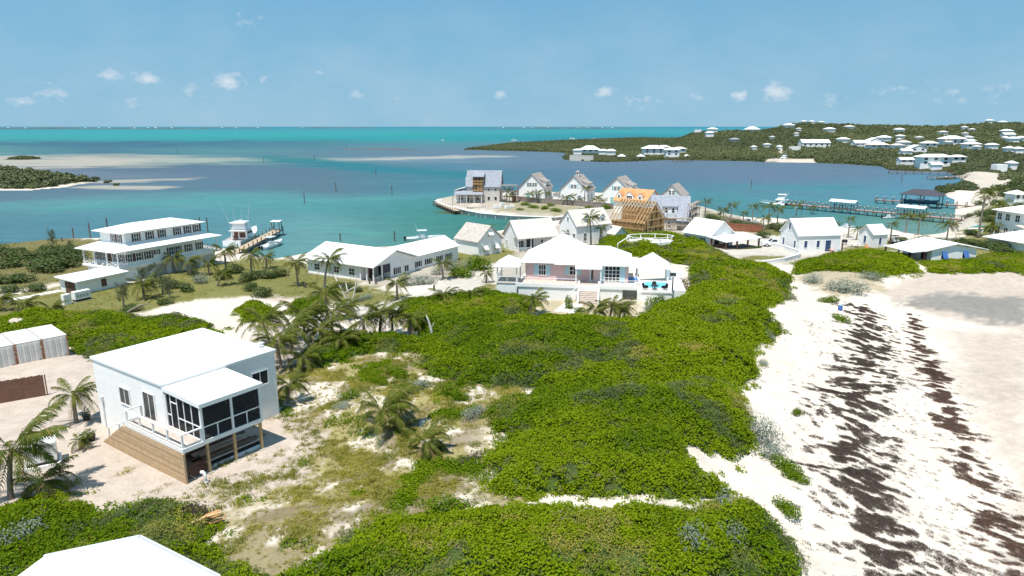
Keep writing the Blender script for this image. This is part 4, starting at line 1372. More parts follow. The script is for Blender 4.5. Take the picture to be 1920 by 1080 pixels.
railing(T, [(-DW + .1, DY + 1.5, 1.2), (-DW + .1, DY + 3.4, 0.3)], 1.0, 1.9, M_WHITE, 0.11, 1)
railing(T, [(-.25, DY + 1.5, 1.2), (-.25, DY + 3.4, 0.3)], 1.0, 1.9, M_WHITE, 0.11, 1)
for k in range(15):
    z0 = -0.55 + k * .195
    zt_ = min(z0 + .172, ZF - .33)
    yb, yt = (DY + 0.3 + min(4.4, max(0.0, (ZF - .2 - q_) / ZF * 4.2)) for q_ in (z0, zt_))
    xa_, xb_ = -DW - .10 - .012 * (k % 2), -DW - .055
    MB().hexa([(xa_, -PD - .02, z0), (xb_, -PD - .02, z0), (xb_, yb, z0), (xa_, yb, z0)], [(xa_, -PD - .02, zt_), (xb_, -PD - .02, zt_), (xb_, yt, zt_), (xa_, yt, zt_)]).build('screen_plank', M_TAN if k % 3 else M_TAN2, T)
MB().box(-DW - .12, -PD - .16, -.6, -DW + .03, -PD - .03, ZF - .33).build('screen_end_post', M_TAN, T)
for x_ in (0.35, 2.55, 4.85):
    MB().box(x_ - .09, -PD + .06, 0, x_ + .09, -PD + .24, ZF - .32).build('timber_post', M_TIMBER, T)
    MB().box(x_ - .26, -PD - .1, -.8, x_ + .26, -PD + .4, .12).build('footing', M_CONC, T)
MB().box(0.1, -PD + .02, -.8, 5.1, -PD + .28, -.03).build('footing_beam', M_CONC, T)
MB().box(0.0, -.3, -.6, 5.0, -.04, ZF - .32).build('under_porch_shade', M_DARK, T)  # black sheet painting in the shade of the space under the porch
for k in range(16):
    MB().box(-DW + .0 + k * .115, -PD + .35, -.6, -DW + .0 + k * .115 + .045, -PD + .4, 1.1).build('lattice_slat', M_BROWN, T)
for k in range(3):
    MB().box(-DW, -PD + .40, -.2 + k * .6, .35, -PD + .44, -.12 + k * .6).build('lattice_rail', M_BROWN, T)
MB().box(LX + .15, 0.5, -.7, LX + .95, 1.3, .15).build('concrete_pad', M_CONC, T)
# what is stored under the porch
LM = thing('lumber_stack', 'stack of dark boards and pale planks stored under the screened porch', 'lumber', loc + Matrix.Rotation(rz, 3, 'Z') @ Vector((2.8, -2.4, 0)), rz)
rl = random.Random(4)
for k in range(16):
    y_, z_ = -1.5 + (k % 5) * .55, -.1 + (k // 5) * .28
    MB().box(-2.2 + rl.uniform(-.3, .3), y_, z_, 2.2 + rl.uniform(-.4, .5), y_ + rl.uniform(.25, .45), z_ + rl.uniform(.1, .22)).build('board', (M_PILE, M_DARK, M_CONC, M_DECK, M_BROWN)[rl.choice((0, 0, 1, 1, 2, 3, 4))], LM)
PV = thing('plastic_pipe', 'long white plastic pipes lying along the edge under the porch', 'pipe', loc + Matrix.Rotation(rz, 3, 'Z') @ Vector((2.9, -PD + .65, .1)), rz)
for k in range(2):
    MB().tube([(-2.1, k * .17, 0), (2.15, k * .17, .02 * k)], .085, 8).build('pipe', M_WHITE, PV)
def pot_plant(px, py, label, h, kind):
    p = gp(px, py)
    t_ = thing('potted_plant', label, 'potted plant', p, 0, 'potted plants by the white house')
    MB().tube([(0, 0, -.05), (0, 0, .5)], [.24, .34], 12).build('pot', M_DARK, t_)
    mb = MB()
    rp = random.Random(int(px))
    for _ in range(46):
        a_, e_ = rp.uniform(0, 6.28), rp.uniform(.2, 1.2)
        q = Vector((math.cos(a_) * math.cos(e_), math.sin(a_) * math.cos(e_), math.sin(e_))) * rp.uniform(.2, 1) * h
        leaf(mb, q + Vector((0, 0, .55)), (rp.uniform(-1, 1), rp.uniform(-1, 1), 1), .4, .09, rp)
    mb.build('foliage', m_bush, t_)
pot_plant(172, 826, 'low black pot with leafy plant at the foot of the stairs', .5, 0)
pot_plant(157, 834, 'black pot with tall thin plant beside small yellow palm', .9, 1)
pot_plant(163, 788, 'black pot of dark leaves beside end wall and palm trunk', .6, 1)
p = gp(386, 906)
t_ = thing('vent_pipe', 'stubby white bent pipe standing on sand by the timber screen', 'pipe', p)
MB().tube([(0, 0, -.3), (0, 0, .62), (-.04, 0, .78), (-.14, 0, .88), (-.28, 0, .86)], .12, 10).build('pipe', M_WHITE, t_, smooth=True)
MB().tube([(0, 0, .0), (0, 0, .14)], .19, 10).build('collar', M_WHITE, t_)

# white roof corner of the house just below the camera
zc = 9.5
q = [at(30, 1082, zc - 1.5), at(83, 1043, zc - 1.2), at(262, 1006, zc), at(412, 1081, zc - 2.0)]
p0 = Vector((q[2].x, q[2].y, 4.4))
T = thing('roof_house', 'white hip-roofed house cut by the bottom edge, corner of its roof showing', 'house', p0, 0)
ax = Vector((-23.4 - q[2].x + 6, 20.0 - q[2].y, 0))
ap = [Vector((v.x - p0.x, v.y - p0.y, v.z - 4.4)) for v in q]
apex = Vector((ap[2].x - 2.2, ap[2].y - 6.4, ap[2].z + .2))
ext_l, ext_r = Vector((-6.6, -9.5, 2.2)), Vector((6.2, -10.0, 2.2))
mb = MB()
A1, A2, A3, A4 = ap[1], ap[2], ap[3], ap[0]
back_l, back_r = A4 + (A4 - A1).normalized() * 9, A3 + (A3 - A2).normalized() * 6
top = [A2, A1, back_l, back_r]
mb.hexa([v - Vector((0, 0, .16)) for v in top], top)
mb.build('roof', M_ROOF, T, fix=True)
ins = [v.lerp(sum(top, Vector()) / 4, .12) for v in top]
MB().hexa([Vector((v.x, v.y, -2.5)) for v in ins], [v - Vector((0, 0, .25)) for v in ins]).build('wall', M_WALL, T, fix=True)
MB().bar(A2, A3, .12, .14).build('gutter', M_STEEL, T)
MB().bar(A2, A1, .12, .14).build('gutter', M_STEEL, T)

# ================================================================ containers, fence, cistern at the left edge
ca, cb = at(0, 651, 6.1), at(126, 627, 6.1)
crz = math.atan2(cb.y - ca.y, cb.x - ca.x)
cd = (cb - ca).normalized()
cy = Vector((-cd.y, cd.x, 0))
for k, lb in enumerate(('rusty white shipping container at the right end of the row', 'rusty white shipping container second from the right end of the row', 'rusty white shipping container cut by the left edge of the picture')):
    W_c, D_c, H_c = 2.44, 6.06, 2.6
    o0 = cb - cd * (W_c + .05) * (k + 1) + Vector((0, 0, -H_c))
    T = thing('shipping_container', lb, 'container', o0, crz, 'shipping containers in a row')
    MB().box(.06, .06, -.6, W_c - .06, D_c - .06, H_c - .04).build('shell', M_RUST, T)
    MB().box(.02, .02, H_c - .04, W_c - .02, D_c - .02, H_c + .01).build('roof_panel', pbr(f'container_roof_{k}', (0.66, 0.63, 0.58), 0.7, 0.08, 0.8, 0.2, 5, second=(0.42, 0.24, 0.14), thr=(0.62, 0.78)), T)
    for x_ in (0, W_c - .12):
        for y_ in (0, D_c - .12):
            MB().box(x_, y_, -.3, x_ + .12, y_ + .12, H_c).build('corner_post', M_RUSTFRAME, T)
    for sd in range(2):
        x0 = .13 + sd * (W_c / 2 - .12)
        dr = MB().box(x0, .02, .12, x0 + W_c / 2 - .16, .06, H_c - .14).build('door', M_RUST, T)
        for j in range(4):
            MB().box(x0 + .03 + j * .26, -.01, .2, x0 + .15 + j * .26, .022, H_c - .2).build('door_rib', M_RUST, dr)
        for j in (.25, .8):
            MB().tube([(x0 + j, -.03, .15), (x0 + j, -.03, H_c - .15)], .022, 6).build('lock_rod', M_STEEL, dr)
    for j in range(14):
        MB().box(W_c - .06, .4 + j * .4, .1, W_c - .03, .6 + j * .4, H_c - .15).build('side_rib', M_RUST, T)
fa, fb = gp(-30, 762), gp(90, 741)
T = thing('board_fence', 'dark brown board fence standing on the sand in front of the containers', 'fence', fa, math.atan2(fb.y - fa.y, fb.x - fa.x))
fl_ = (fb - fa).length
nb = int(fl_ / .2)
for k in range(nb):
    MB().box(k * .2, 0, -.3, k * .2 + .196, .035, 2.15 + .03 * math.sin(k * 2.1)).build('board', M_BROWN, T)
for k in range(4):
    MB().box(k * fl_ / 3.05, .05, -.3, k * fl_ / 3.05 + .1, .15, 2.1).build('post', M_BROWN, T)
for zz in (.5, 1.6):
    MB().box(0, .036, zz, nb * .2, .05, zz + .1).build('rail', M_BROWN, T)
p = gp(82, 872)
T = thing('cistern_box', 'small white block utility hut with a dark band near its base', 'utility box', p, R(32))
MB().box(-1.15, -1.0, -.5, 1.15, 1.0, .35).build('plinth', M_WALL, T)
MB().box(-.98, -.83, .35, .98, .83, .55).build('dark_band', M_DARK, T)
MB().box(-.95, -.8, .55, .95, .8, 1.9).build('casing', M_WALL, T)
MB().box(-1.0, -.85, 1.9, 1.0, .85, 2.0).build('lid', M_WHITE, T)

# ================================================================ two-storey verandah house on the left
loc, rz, _ = frame2((217, 476), (417, 442), 7.4, 2.0)
T = thing('verandah_house', 'large white verandah house with two tiers of white roof and brown shutters', 'house', loc, rz)
# plan: lower eave line is y = 0; x along the long side
EX, EY, Z1 = 22.7, 11.8, 5.4
wx0, wx1, wy0, wy1 = 2.6, 18.6, 1.0, 10.8
body(T, wx0, wy0, wx1, wy1, 2.6, Z1, M_WALL)
MB().box(1.2, 1.1, -1.2, 21.4, 10.6, 2.3).build('ground_floor', M_WALL, T)
for x_ in (5.5, 9.0, 12.5, 16.5, 19.8):
    MB().box(x_ - 1.2, 1.06, -.6, x_ + 1.2, 1.099, 1.9).build('garage_bay', M_CONC, T)
MB().box(.5, .7, 2.3, 22.0, 11.0, 2.6).build('verandah_floor', M_WHITE, T)
mb = MB()
lo = [(0, 0, Z1), (EX, 0, Z1), (EX, EY, Z1), (0, EY, Z1)]
hi = [(3.6, 2.2, Z1 + .95), (EX - 3.4, 2.2, Z1 + .95), (EX - 3.4, EY - 2.2, Z1 + .95), (3.6, EY - 2.2, Z1 + .95)]
mb.hexa([(x, y, z - .02) for x, y, z in lo], [(x, y, z + .13) for x, y, z in lo])
mb.hexa([(x, y, z + .131) for x, y, z in lo], [(x, y, z + .13) for x, y, z in hi])
mb.build('lower_roof', M_ROOF, T)
ux0, ux1, uy0, uy1 = 3.5, 19.2, 2.3, 9.3
Z2 = 8.35
body(T, ux0, uy0, ux1, uy1, Z1 + .5, Z2, M_WALL, name='upper_wall')
hip_roof(T, ux0, uy0, ux1, uy1, Z2, 1.1, M_ROOF, 0.95, name='upper_roof')
FU, FG = faces_of(ux0, uy0, ux1, uy1), faces_of(wx0, wy0, wx1, wy1)
for s in (2.2, 4.9, 7.4, 10.7, 13.0, 15.1):
    win(T, FU['front'], s, Z1 + 1.25, .85, 1.35, 2, 2, shut=M_BROWNSH, sw=.32)
for s in (1.6, 3.2):
    win(T, FU['left'], s, Z1 + 1.25, .8, 1.3, 2, 2, shut=M_BROWNSH, sw=.3)
for s, w in ((0.5, .8), (2.2, .95), (4.2, .95), (5.9, .5), (8.9, .95), (10.3, .95), (12.7, .95), (15.2, .95)):
    win(T, FG['front'], s, 3.35 if w > .6 else 3.9, w, 1.35 if w > .6 else .8, 2, 2, shut=M_BROWNSH, sw=.3)
for s in (1.5, 3.2, 6.5, 8.3):
    win(T, FG['left'], s, 3.2, .8, 1.4, 2, 2, shut=M_BROWNSH, sw=.3)
door(T, FG['left'], 4.9, 2.62, .9, 2.1, M_BROWN)
for x_, y_ in ((.8, .9), (.8, 4.0), (.8, 7.5), (.8, 10.6), (21.8, .9), (21.8, 5.5), (21.8, 10.6)):
    MB().box(x_ - .09, y_ - .09, 2.6, x_ + .09, y_ + .09, Z1).build('verandah_post', M_WHITE, T)
    MB().bar((x_, y_, Z1 - .6), (x_ + (.6 if x_ < 5 else -.6), y_, Z1 - .02), .09).build('brace', M_WHITE, T)
railing(T, [(2.5, .85, 2.6), (.75, .85, 2.6), (.75, 4.2, 2.6)], .95, 1.5, M_WHITE, .09, 1, True)
railing(T, [(.75, 7.0, 2.6), (.75, 10.7, 2.6)], .95, 1.6, M_WHITE, .09, 1, True)
railing(T, [(18.8, .85, 2.6), (21.85, .85, 2.6), (21.85, 10.7, 2.6)], .95, 1.5, M_WHITE, .09, 1, True)
railing(T, [(19.4, 8.9, Z1 + 1.0), (22.2, 8.9, Z1 + .3)], .7, 1.2, M_WHITE, .08, 1)
for k in range(8):
    MB().box(-.4 - k * .3, 4.6, 2.1 - k * .28, -.1 - k * .3, 6.6, 2.25 - k * .28).build('stair_step', M_WHITE, T)
railing(T, [(.4, 4.4, 2.4), (-2.6, 4.4, .1)], .9, 1.6, M_WHITE, .09, 1)

z4 = lambda x, y: (x / 4, 380 + y / 4)
la, lb_, _l = frame2(z4(575, 590), z4(895, 527), 4.45, 2.0)
T = thing('annex', 'low white outbuilding with slanting white roof and brown doors', 'outbuilding', la, lb_)
body(T, .3, .3, 8.6, 5.2, -1, 2.25, M_WALL)
MB().hexa([(-.3, -.2, 2.2), (9.0, -.2, 2.3), (9.0, 5.6, 2.6), (-.3, 5.6, 2.6)], [(-.3, -.2, 2.38), (9.0, -.2, 2.48), (9.0, 5.6, 2.78), (-.3, 5.6, 2.78)]).build('roof', M_ROOF, T)
F_ = faces_of(.3, .3, 8.6, 5.2)
win(T, F_['front'], 4.3, .75, .7, 1.1, 1, 1, fm=M_BROWNSH, pane=M_BROWN)
for s in (1.5, 2.75):
    door(T, F_['left'], s, -.2, 1.15, 2.15, M_BROWN)
p = gp(*z4(615, 735))
T = thing('generator', 'white generator cabinet on black base beside the low outbuilding', 'generator', p, lb_)
MB().box(-1.5, -.6, -.15, 1.5, .8, .05).build('concrete_slab', M_CONC, T)
MB().box(-1.15, -.45, .05, 1.15, .45, .42).build('base', M_DARK, T)
MB().box(-1.25, -.5, .42, 1.25, .5, 1.55).build('cabinet', M_WHITE, T)
MB().box(-1.28, -.53, 1.55, 1.28, .53, 1.65).build('lid', M_WHITE, T)
for k in range(4):
    MB().box(-1.0 + k * .5, -.52, .75, -.65 + k * .5, -.5, 1.15).build('louvre', M_CONC, T)
p = gp(*z4(502, 762))
T = thing('transformer_box', 'upright pale utility cabinet standing left of the generator', 'utility cabinet', p, lb_)
MB().box(-.55, -.35, -.1, .55, .35, 1.6).build('cabinet', M_WHITE, T)
MB().box(-.5, -.365, .1, -.03, -.35, 1.5).build('door', M_WALL, T)
MB().box(.03, -.365, .1, .5, -.35, 1.5).build('door', M_WALL, T)
pa_, pb_ = gp(*z4(60, 745)), gp(*z4(500, 660))
d = (pb_ - pa_)
T = thing('stepping_stones', 'double row of white square stepping stones across the lawn', 'paved path', pa_, math.atan2(d.y, d.x))
ns = int(d.length / .95)
for k in range(ns):
    for j in range(2):
        w_ = pa_ + d * (k / ns)
        zz = gh(w_.x, w_.y) - pa_.z
        MB().box(k * .95, j * .95, zz - .05, k * .95 + .8, j * .95 + .8, zz + .05).build('paver', M_PAVER, T)

# ================================================================ long white house in the middle
L4 = lambda x, y: (400 + x / 4, 380 + y / 4)
loc, rz, _ = frame2(L4(675, 415), L4(1200, 488), 5.0, 2.1)
T = thing('long_house', 'long white bungalow of two wings under white gable roofs with corner porch', 'house', loc, rz)
# local: x down the front eave (17 m), y away from the camera; gable end faces +x
Lf, Wd, Zw, rs = 17.4, 12.2, 2.9, 2.1
body(T, .4, .6, Lf - 3.6, Wd - .5, -1.2, Zw, M_WALL)
body(T, Lf - 3.6 - .01, 5.0, Lf - .3, Wd - .5, -1.2, Zw, M_WALL)
ym = Wd / 2
mb = MB()
mb.loft([[(Lf - .45, .4, Zw), (Lf - .45, Wd - .4, Zw), (Lf - .45, ym, Zw + rs - .12)], [(Lf - .3, .4, Zw), (Lf - .3, Wd - .4, Zw), (Lf - .3, ym, Zw + rs - .12)]])
mb.build('gable_wall', M_WALL, T, fix=True)
gable_roof(T, 0, 0, Lf, Wd, Zw, rs, 'x', M_ROOF, .25, .16, .3)
FA, FB = faces_of(.4, .6, Lf - 3.6, Wd - .5), faces_of(Lf - 3.6, 5.0, Lf - .3, Wd - .5)
for s in (2.5, 7.5, 11.3):
    win(T, FA['front'], s, .9, 1.3, 1.1, 2, 2)
for s in (9.4, 12.4):
    pass
door(T, FA['right'], 2.6, .1, 1.0, 2.1, M_BROWN)
win(T, FB['front'], .9, .35, 1.4, 2.0, 2, 1, name='glass_door')
win(T, FB['right'], 1.6, .6, .9, 1.1, 2, 1, shut=M_DARK, sw=.4)
win(T, FB['right'], 4.2, .6, 1.2, 1.1, 2, 1)
MB().box(Lf - 3.55, .3, -.4, Lf - .1, 4.95, .1).build('porch_floor', M_CONC, T)
for x_, y_ in ((Lf - 3.4, .35), (Lf - 1.9, .35), (Lf - .35, .35), (Lf - .35, 2.6), (Lf - .35, 4.9)):
    MB().box(x_ - .1, y_ - .1, 0, x_ + .1, y_ + .1, Zw - .05).build('porch_post', M_WHITE, T)
MB().box(Lf - .42, 2.7, Zw - 1.6, Lf - .36, 4.8, Zw - .1).build('porch_shade', M_SLATE, T)
railing(T, [(Lf - .35, .45, .1), (Lf - .35, 2.5, .1)], .8, 1.0, M_WHITE, .07, 1, True)
MB().box(.3, .42, -.9, Lf - 3.7, .59, .12).build('plinth', M_CONC, T)
# second wing runs back to the right
mb_w = Lf - 1.0
wing = [(Lf - 5.4, Wd - .4), (Lf - .6, Wd - .4)]
x0, x1, y0, y1 = Lf - 8.2, Lf - .8, Wd - .52, Wd + 14.2
body(T, x0, y0, x1, y1, -1.2, Zw - .1, M_WALL, 1.7, 'y', 'wing_wall')
gable_roof(T, x0, y0 - 4.5, x1, y1, Zw - .1, 1.75, 'y', M_ROOF, .3, .15, .35, 'wing_roof')
FW_ = faces_of(x0, y0, x1, y1)
for s in (1.6, 4.8, 8.4, 11.4):
    win(T, FW_['right'], s, .7, 1.3, 1.0, 2, 1, shut=M_SLATE, sw=.35)

# ================================================================ pink house
loc = Vector(at(968, 560, 4.0))
e_ = at(1164, 567, 4.0)
rz = math.atan2(e_.y - loc.y, e_.x - loc.x)
T = thing('pink_house', 'pink bungalow with white hip roofs, pale blue shutters and front stairs', 'house', loc, rz)
Zd = 2.35
for nm, a0, a1 in (('foundation_wall', .3, 15.6),):
    MB().box(a0, .12, -1.6, a1, 12.5, Zd - .14).build(nm, M_WALL, T)
for k in range(int(15.2 / .42)):
    MB().box(.32 + k * .42, .09, -1.0, .32 + k * .42 + .39, .12, Zd - .16).build('skirting_board', M_WALL, T)
MB().box(.1, 0, Zd - .14, 9.05, 3.0, Zd).build('deck', M_TILE, T)
MB().box(9.05, .9, Zd - .14, 12.3, 3.0, Zd).build('porch_floor', M_DECK, T)
MB().box(12.3, 0, Zd - .14, 17.6, 3.0, Zd).build('deck', M_PAVER, T)
MB().box(-.1, -.06, Zd - .45, 9.05, -.005, Zd + .02).build('fascia', M_WHITE, T)
MB().box(12.3, -.06, Zd - .45, 17.7, -.005, Zd + .02).build('fascia', M_WHITE, T)
Zw = Zd + 2.65
body(T, 1.0, 3.0, 11.3, 12.0, Zd - .1, Zw, M_PINK)
body(T, 11.3, 2.4, 16.4, 11.5, Zd - .1, Zw - .1, M_PINK, name='side_wall')
hip_roof(T, 1.0, 3.0, 11.5, 12.0, Zw, 3.5, M_ROOF, .7, ridge=(6.1, 7.5, 6.9, 7.5), name='main_roof')
hip_roof(T, 6.0, 2.3, 16.5, 11.6, Zw - .06, 2.0, M_ROOF, .55, ridge=(7.0, 7.2, 13.6, 7.2), name='side_roof')
MB().hexa([(8.6, .75, Zw - .42), (12.55, .75, Zw - .42), (12.55, 3.2, Zw - .1), (8.6, 3.2, Zw - .1)], [(8.6, .75, Zw - .25), (12.55, .75, Zw - .25), (12.55, 3.2, Zw + .1), (8.6, 3.2, Zw + .1)]).build('porch_roof', M_ROOF, T)
for x_ in (8.75, 12.4):
    MB().box(x_ - .08, .85, Zd, x_ + .08, 1.01, Zw - .4).build('porch_post', M_WHITE, T)
F1, F2 = faces_of(1.0, 3.0, 11.3, 12.0), faces_of(11.3, 2.4, 16.4, 11.5)
win(T, F1['front'], 2.55, Zd + .75, 1.0, 1.55, 3, 2, shut=M_PALEBLUE, sw=.65)
win(T, F1['front'], 7.2, Zd + .95, 1.0, 1.2, 2, 2, shut=M_PALEBLUE, sw=.62)
door(T, F1['front'], 10.2, Zd, .95, 2.1, M_WHITE, glass=True)
win(T, F2['front'], 2.75, Zd + .2, 2.15, 2.25, 4, 4, shut=M_PALEBLUE, sw=.7, name='french_window')
win(T, F2['right'], 2.5, Zd + .8, 1.0, 1.2, 2, 2)
for x_ in (1.06, 11.24):
    MB().box(x_ - .07, 2.93, Zd, x_ + .07, 2.995, Zw - .02).build('corner_board', M_PINK, T)
railing(T, [(.2, .05, Zd), (9.0, .05, Zd)], .85, 2.2, M_WHITE, .08, 1)
railing(T, [(12.4, .05, Zd), (17.6, .05, Zd)], .85, 1.7, M_WHITE, .08, 1)
for k in range(10):
    zt = Zd - .2 - k * .2
    MB().box(9.4, .75 - k * .32, -1.2, 12.0, 1.07 - k * .32, zt).build('stair_step', M_DECK, T)
for x_ in (9.25, 12.15):
    MB().hexa([(x_ - .1, -2.4, -1.0), (x_ + .1, -2.4, -1.0), (x_ + .1, .9, -1.0), (x_ - .1, .9, -1.0)], [(x_ - .1, -2.4, .45), (x_ + .1, -2.4, .45), (x_ + .1, .9, Zd + .5), (x_ - .1, .9, Zd + .5)]).build('stair_side', M_WHITE, T)
railing(T, [(9.25, -.1, Zd - .9), (7.2, -1.5, -.4)], .9, 1.2, M_WHITE, .07, 1)
# gazebo on its own plinth, part of the same deck
MB().box(-3.0, .3, -1.6, .1, 4.6, Zd - .1).build('gazebo_plinth', M_WALL, T)
for x_ in (-2.75, -1.35):
    MB().box(x_, .27, -.6, x_ + 1.2, .3, Zd - .4).build('plinth_door', M_WHITE, T)
MB().box(-3.05, .2, Zd - .1, .09, 4.7, Zd).build('gazebo_floor', M_DECK, T)
for x_ in (-2.9, 0):
    for y_ in (.35, 4.5):
        MB().box(x_ - .08, y_ - .08, Zd, x_ + .08, y_ + .08, Zd + 2.35).build('gazebo_post', M_WHITE, T)
hip_roof(T, -2.9, .4, 0, 4.5, Zd + 2.35, 1.35, M_ROOF, .5, ridge=(-1.45, 2.45, -1.45, 2.46), name='gazebo_roof')
railing(T, [(-2.9, 4.5, Zd), (-2.9, .35, Zd), (0, .35, Zd)], .85, 1.5, M_WHITE, .07, 1)
# pool terrace
Zp = Zd - .55
MB().box(17.7, -.2, -2.2, 22.6, 8.0, Zp - .2).build('pool_wall', M_WALL, T)
MB().box(22.6, .5, -2.6, 24.6, 8.2, Zp + .15).build('pool_side_wall', M_WALL, T)
MB().box(15.7, 3.0, -1.5, 18.2, 10.0, Zd - .02).build('side_terrace', M_PAVER, T)
MB().box(18.3, -.3, Zp - .2, 22.65, 2.4, Zp).build('pool_deck', M_PAVER, T)
MB().box(18.2, 2.4, Zp - .2, 18.95, 7.8, Zp + .02).box(22.15, 2.4, Zp - .2, 22.62, 7.8, Zp + .02).box(18.95, 6.6, Zp - .2, 22.15, 7.8, Zp + .02).build('pool_coping', M_WHITE, T)
MB().box(18.95, 2.4, Zp - .19, 22.15, 6.6, Zp - .08).build('pool_water', M_POOL, T)
for x_ in (17.9, 22.5):
    MB().box(x_ - .1, 6.9, Zp - .2, x_ + .1, 7.1, Zp + 2.0).build('pavilion_post', M_WHITE, T)
    MB().box(x_ - .1, 11.0, Zp - .9, x_ + .1, 11.2, Zp + 2.0).build('pavilion_post', M_WHITE, T)
hip_roof(T, 17.9, 6.9, 22.5, 11.2, Zp + 2.0, 2.0, M_ROOF, .45, ridge=(20.2, 9.05, 20.2, 9.06), name='pavilion_roof')
MB().box(22.3, 7.8, -2, 24.8, 8.1, Zp + 1.5).build('pool_back_wall', M_WALL, T)
MB().box(22.9, 7.75, Zp + .7, 23.8, 7.8, Zp + 1.2).build('wall_opening', M_DARK, T)
MB().box(22.55, -.2, Zp, 22.75, 0, Zp + 2.2).build('terrace_post', M_SLATE, T)
railing(T, [(18.2, -.2, Zp - .3), (22.6, -.2, Zp - .3)], .5, 2.2, M_WHITE, .07, 1)
RP = Matrix.Rotation(rz, 3, 'Z')
PW = lambda x, y, z: loc + RP @ Vector((x, y, z))
def lounger(x, y, label):
    t_ = thing('sun_lounger', label, 'lounger', PW(x, y, Zd - .02), rz, 'blue loungers by the pool')
    MB().box(0, 0, .3, 1.3, .6, .38).build('seat', M_CANVAS, t_)
    MB().hexa([(-.65, 0, .75), (0, 0, .30), (0, .6, .30), (-.65, .6, .75)], [(-.65, 0, .83), (0, 0, .38), (0, .6, .38), (-.65, .6, .83)]).build('backrest', M_CANVAS, t_)
    for a in (.05, 1.2):
        for b in (.03, .54):
            MB().box(a, b, 0, a + .05, b + .05, .3).build('leg', M_BLUE, t_)
lounger(16.6, 3.4, 'blue sun lounger nearer the camera on the pool terrace')
lounger(16.5, 4.5, 'blue sun lounger behind the other one on the pool terrace')
def chair(x, y, a, label):
    t_ = thing('wicker_chair', label, 'chair', PW(x, y, Zp), rz + a, 'dark chairs in front of the pool')
    MB().box(-.32, -.3, .32, .32, .3, .42).build('seat', M_DARK, t_)
    MB().hexa([(-.34, .26, .42), (.34, .26, .42), (.34, .36, .42), (-.34, .36, .42)], [(-.28, .42, 1.0), (.28, .42, 1.0), (.28, .5, 1.0), (-.28, .5, 1.0)]).build('backrest', M_DARK, t_)
    for s in (-.36, .3):
        MB().box(s, -.28, .42, s + .06, .3, .64).build('armrest', M_DARK, t_)
    for a_ in (-.3, .25):
        for b_ in (-.28, .24):
            MB().box(a_, b_, 0, a_ + .05, b_ + .05, .32).build('leg', M_DARK, t_)
chair(18.9, .8, R(60), 'dark wicker chair at the left of the round table by the pool')
chair(20.2, 1.9, R(0), 'dark wicker chair behind the round table, backed by the pool')
chair(21.6, .9, R(-60), 'dark wicker chair at the right of the round table by the pool')
t_ = thing('garden_table', 'round dark table among the wicker chairs on the pool deck', 'table', PW(20.2, .7, Zp), rz)
MB().tube([(0, 0, .68), (0, 0, .74)], .6, 16).build('table_top', M_DARK, t_)
MB().tube([(0, 0, 0), (0, 0, .68)], .07, 8).build('pedestal', M_DARK, t_)
for k, (a, b) in enumerate(((735, 650), (1290 / 1, 0))[:1]):
    pass
z43 = lambda x, y: (880 + x / 4.3636, 420 + y / 4.3636)
pa_ = gp(*z43(690, 715))
t_ = thing('paver_path', 'short path of large pale pavers below the front stairs', 'paved path', pa_, rz + R(-14))
for i in range(3):
    for j in range(6):
        MB().box(i * 1.0, j * .9, -.1, i * 1.0 + .88, j * .9 + .8, .06).build('paver', M_PAVER, t_)

# ================================================================ cottages of the village
def dormer(par, x, w, y0, y1, z0, h, rise, wmat, rmat, nx=2, shut=None, side=-1, ww=None):
    """gabled dormer: front at y0 facing the camera side, running back to y1"""
    d = body(par, x - w / 2, min(y0, y1), x + w / 2, max(y0, y1), z0, z0 + h, wmat, rise, 'y', 'dormer')
    gable_roof(d, x - w / 2, min(y0, y1), x + w / 2, max(y0, y1), z0 + h, rise, 'y', rmat, .15, .08, .12, 'dormer_roof')
    F = Face((x, y0, 0), (1, 0, 0), (0, side, 0))
    win(par, F, 0, z0 + h * .28, ww or w * .5, h * .62, nx, 2, t=.07, shut=shut, name='dormer_window')
    return d

# --- shingled cottage behind the bungalow's right wing
T = thing('cottage', 'windowless-fronted white cottage with tan shingle roof and awning shutters in its gable', 'cottage', (-12.7, 149.4, 1.6), R(-45))
body(T, .15, .15, 7.6, 7.2, -1, 3.3, M_WALL, 3.05, 'x')
gable_roof(T, 0, 0, 7.75, 7.35, 3.35, 3.1, 'x', M_SHING, .2, .14, .15)
F_ = faces_of(.15, .15, 7.6, 7.2)
for s, z, w, h in ((3.4, 4.2, 1.2, .9), (2.0, 1.0, 1.0, 1.2), (5.2, 1.0, 1.0, 1.2)):
    win(T, F_['right'], s, z, w, h, 1, 1, pane=M_STONE)
    f = F_['right']
    mb = MB()
    q = [f.p(s - w / 2 - .1, .05, z + h + .15), f.p(s + w / 2 + .1, .05, z + h + .15), f.p(s + w / 2 + .1, .75, z + h * .45), f.p(s - w / 2 - .1, .75, z + h * .45)]
    mb.slab(q, .06)
    mb.build('awning_shutter', M_WHITE, T, fix=True)
for s in (1.0, 6.9):
    mb = MB()
    F_['right'].box(mb, s - .2, s + .2, .01, .4, 2.55, 2.65)
    mb.build('wall_lamp', M_WHITE, T)
MB().hexa([(-4.2, -2.6, .9), (-1.2, -2.6, .9), (-1.2, 0.1, .9), (-4.2, 0.1, .9)], [(-4.2, -2.6, 1.0), (-1.2, -2.6, 1.0), (-1.2, .1, 1.3), (-4.2, .1, 1.3)]).build('lean_to_roof', M_ROOF, T)
MB().box(-4.0, -2.3, -.8, -1.4, 0, .9).build('lean_to_wall', M_WALL, T)

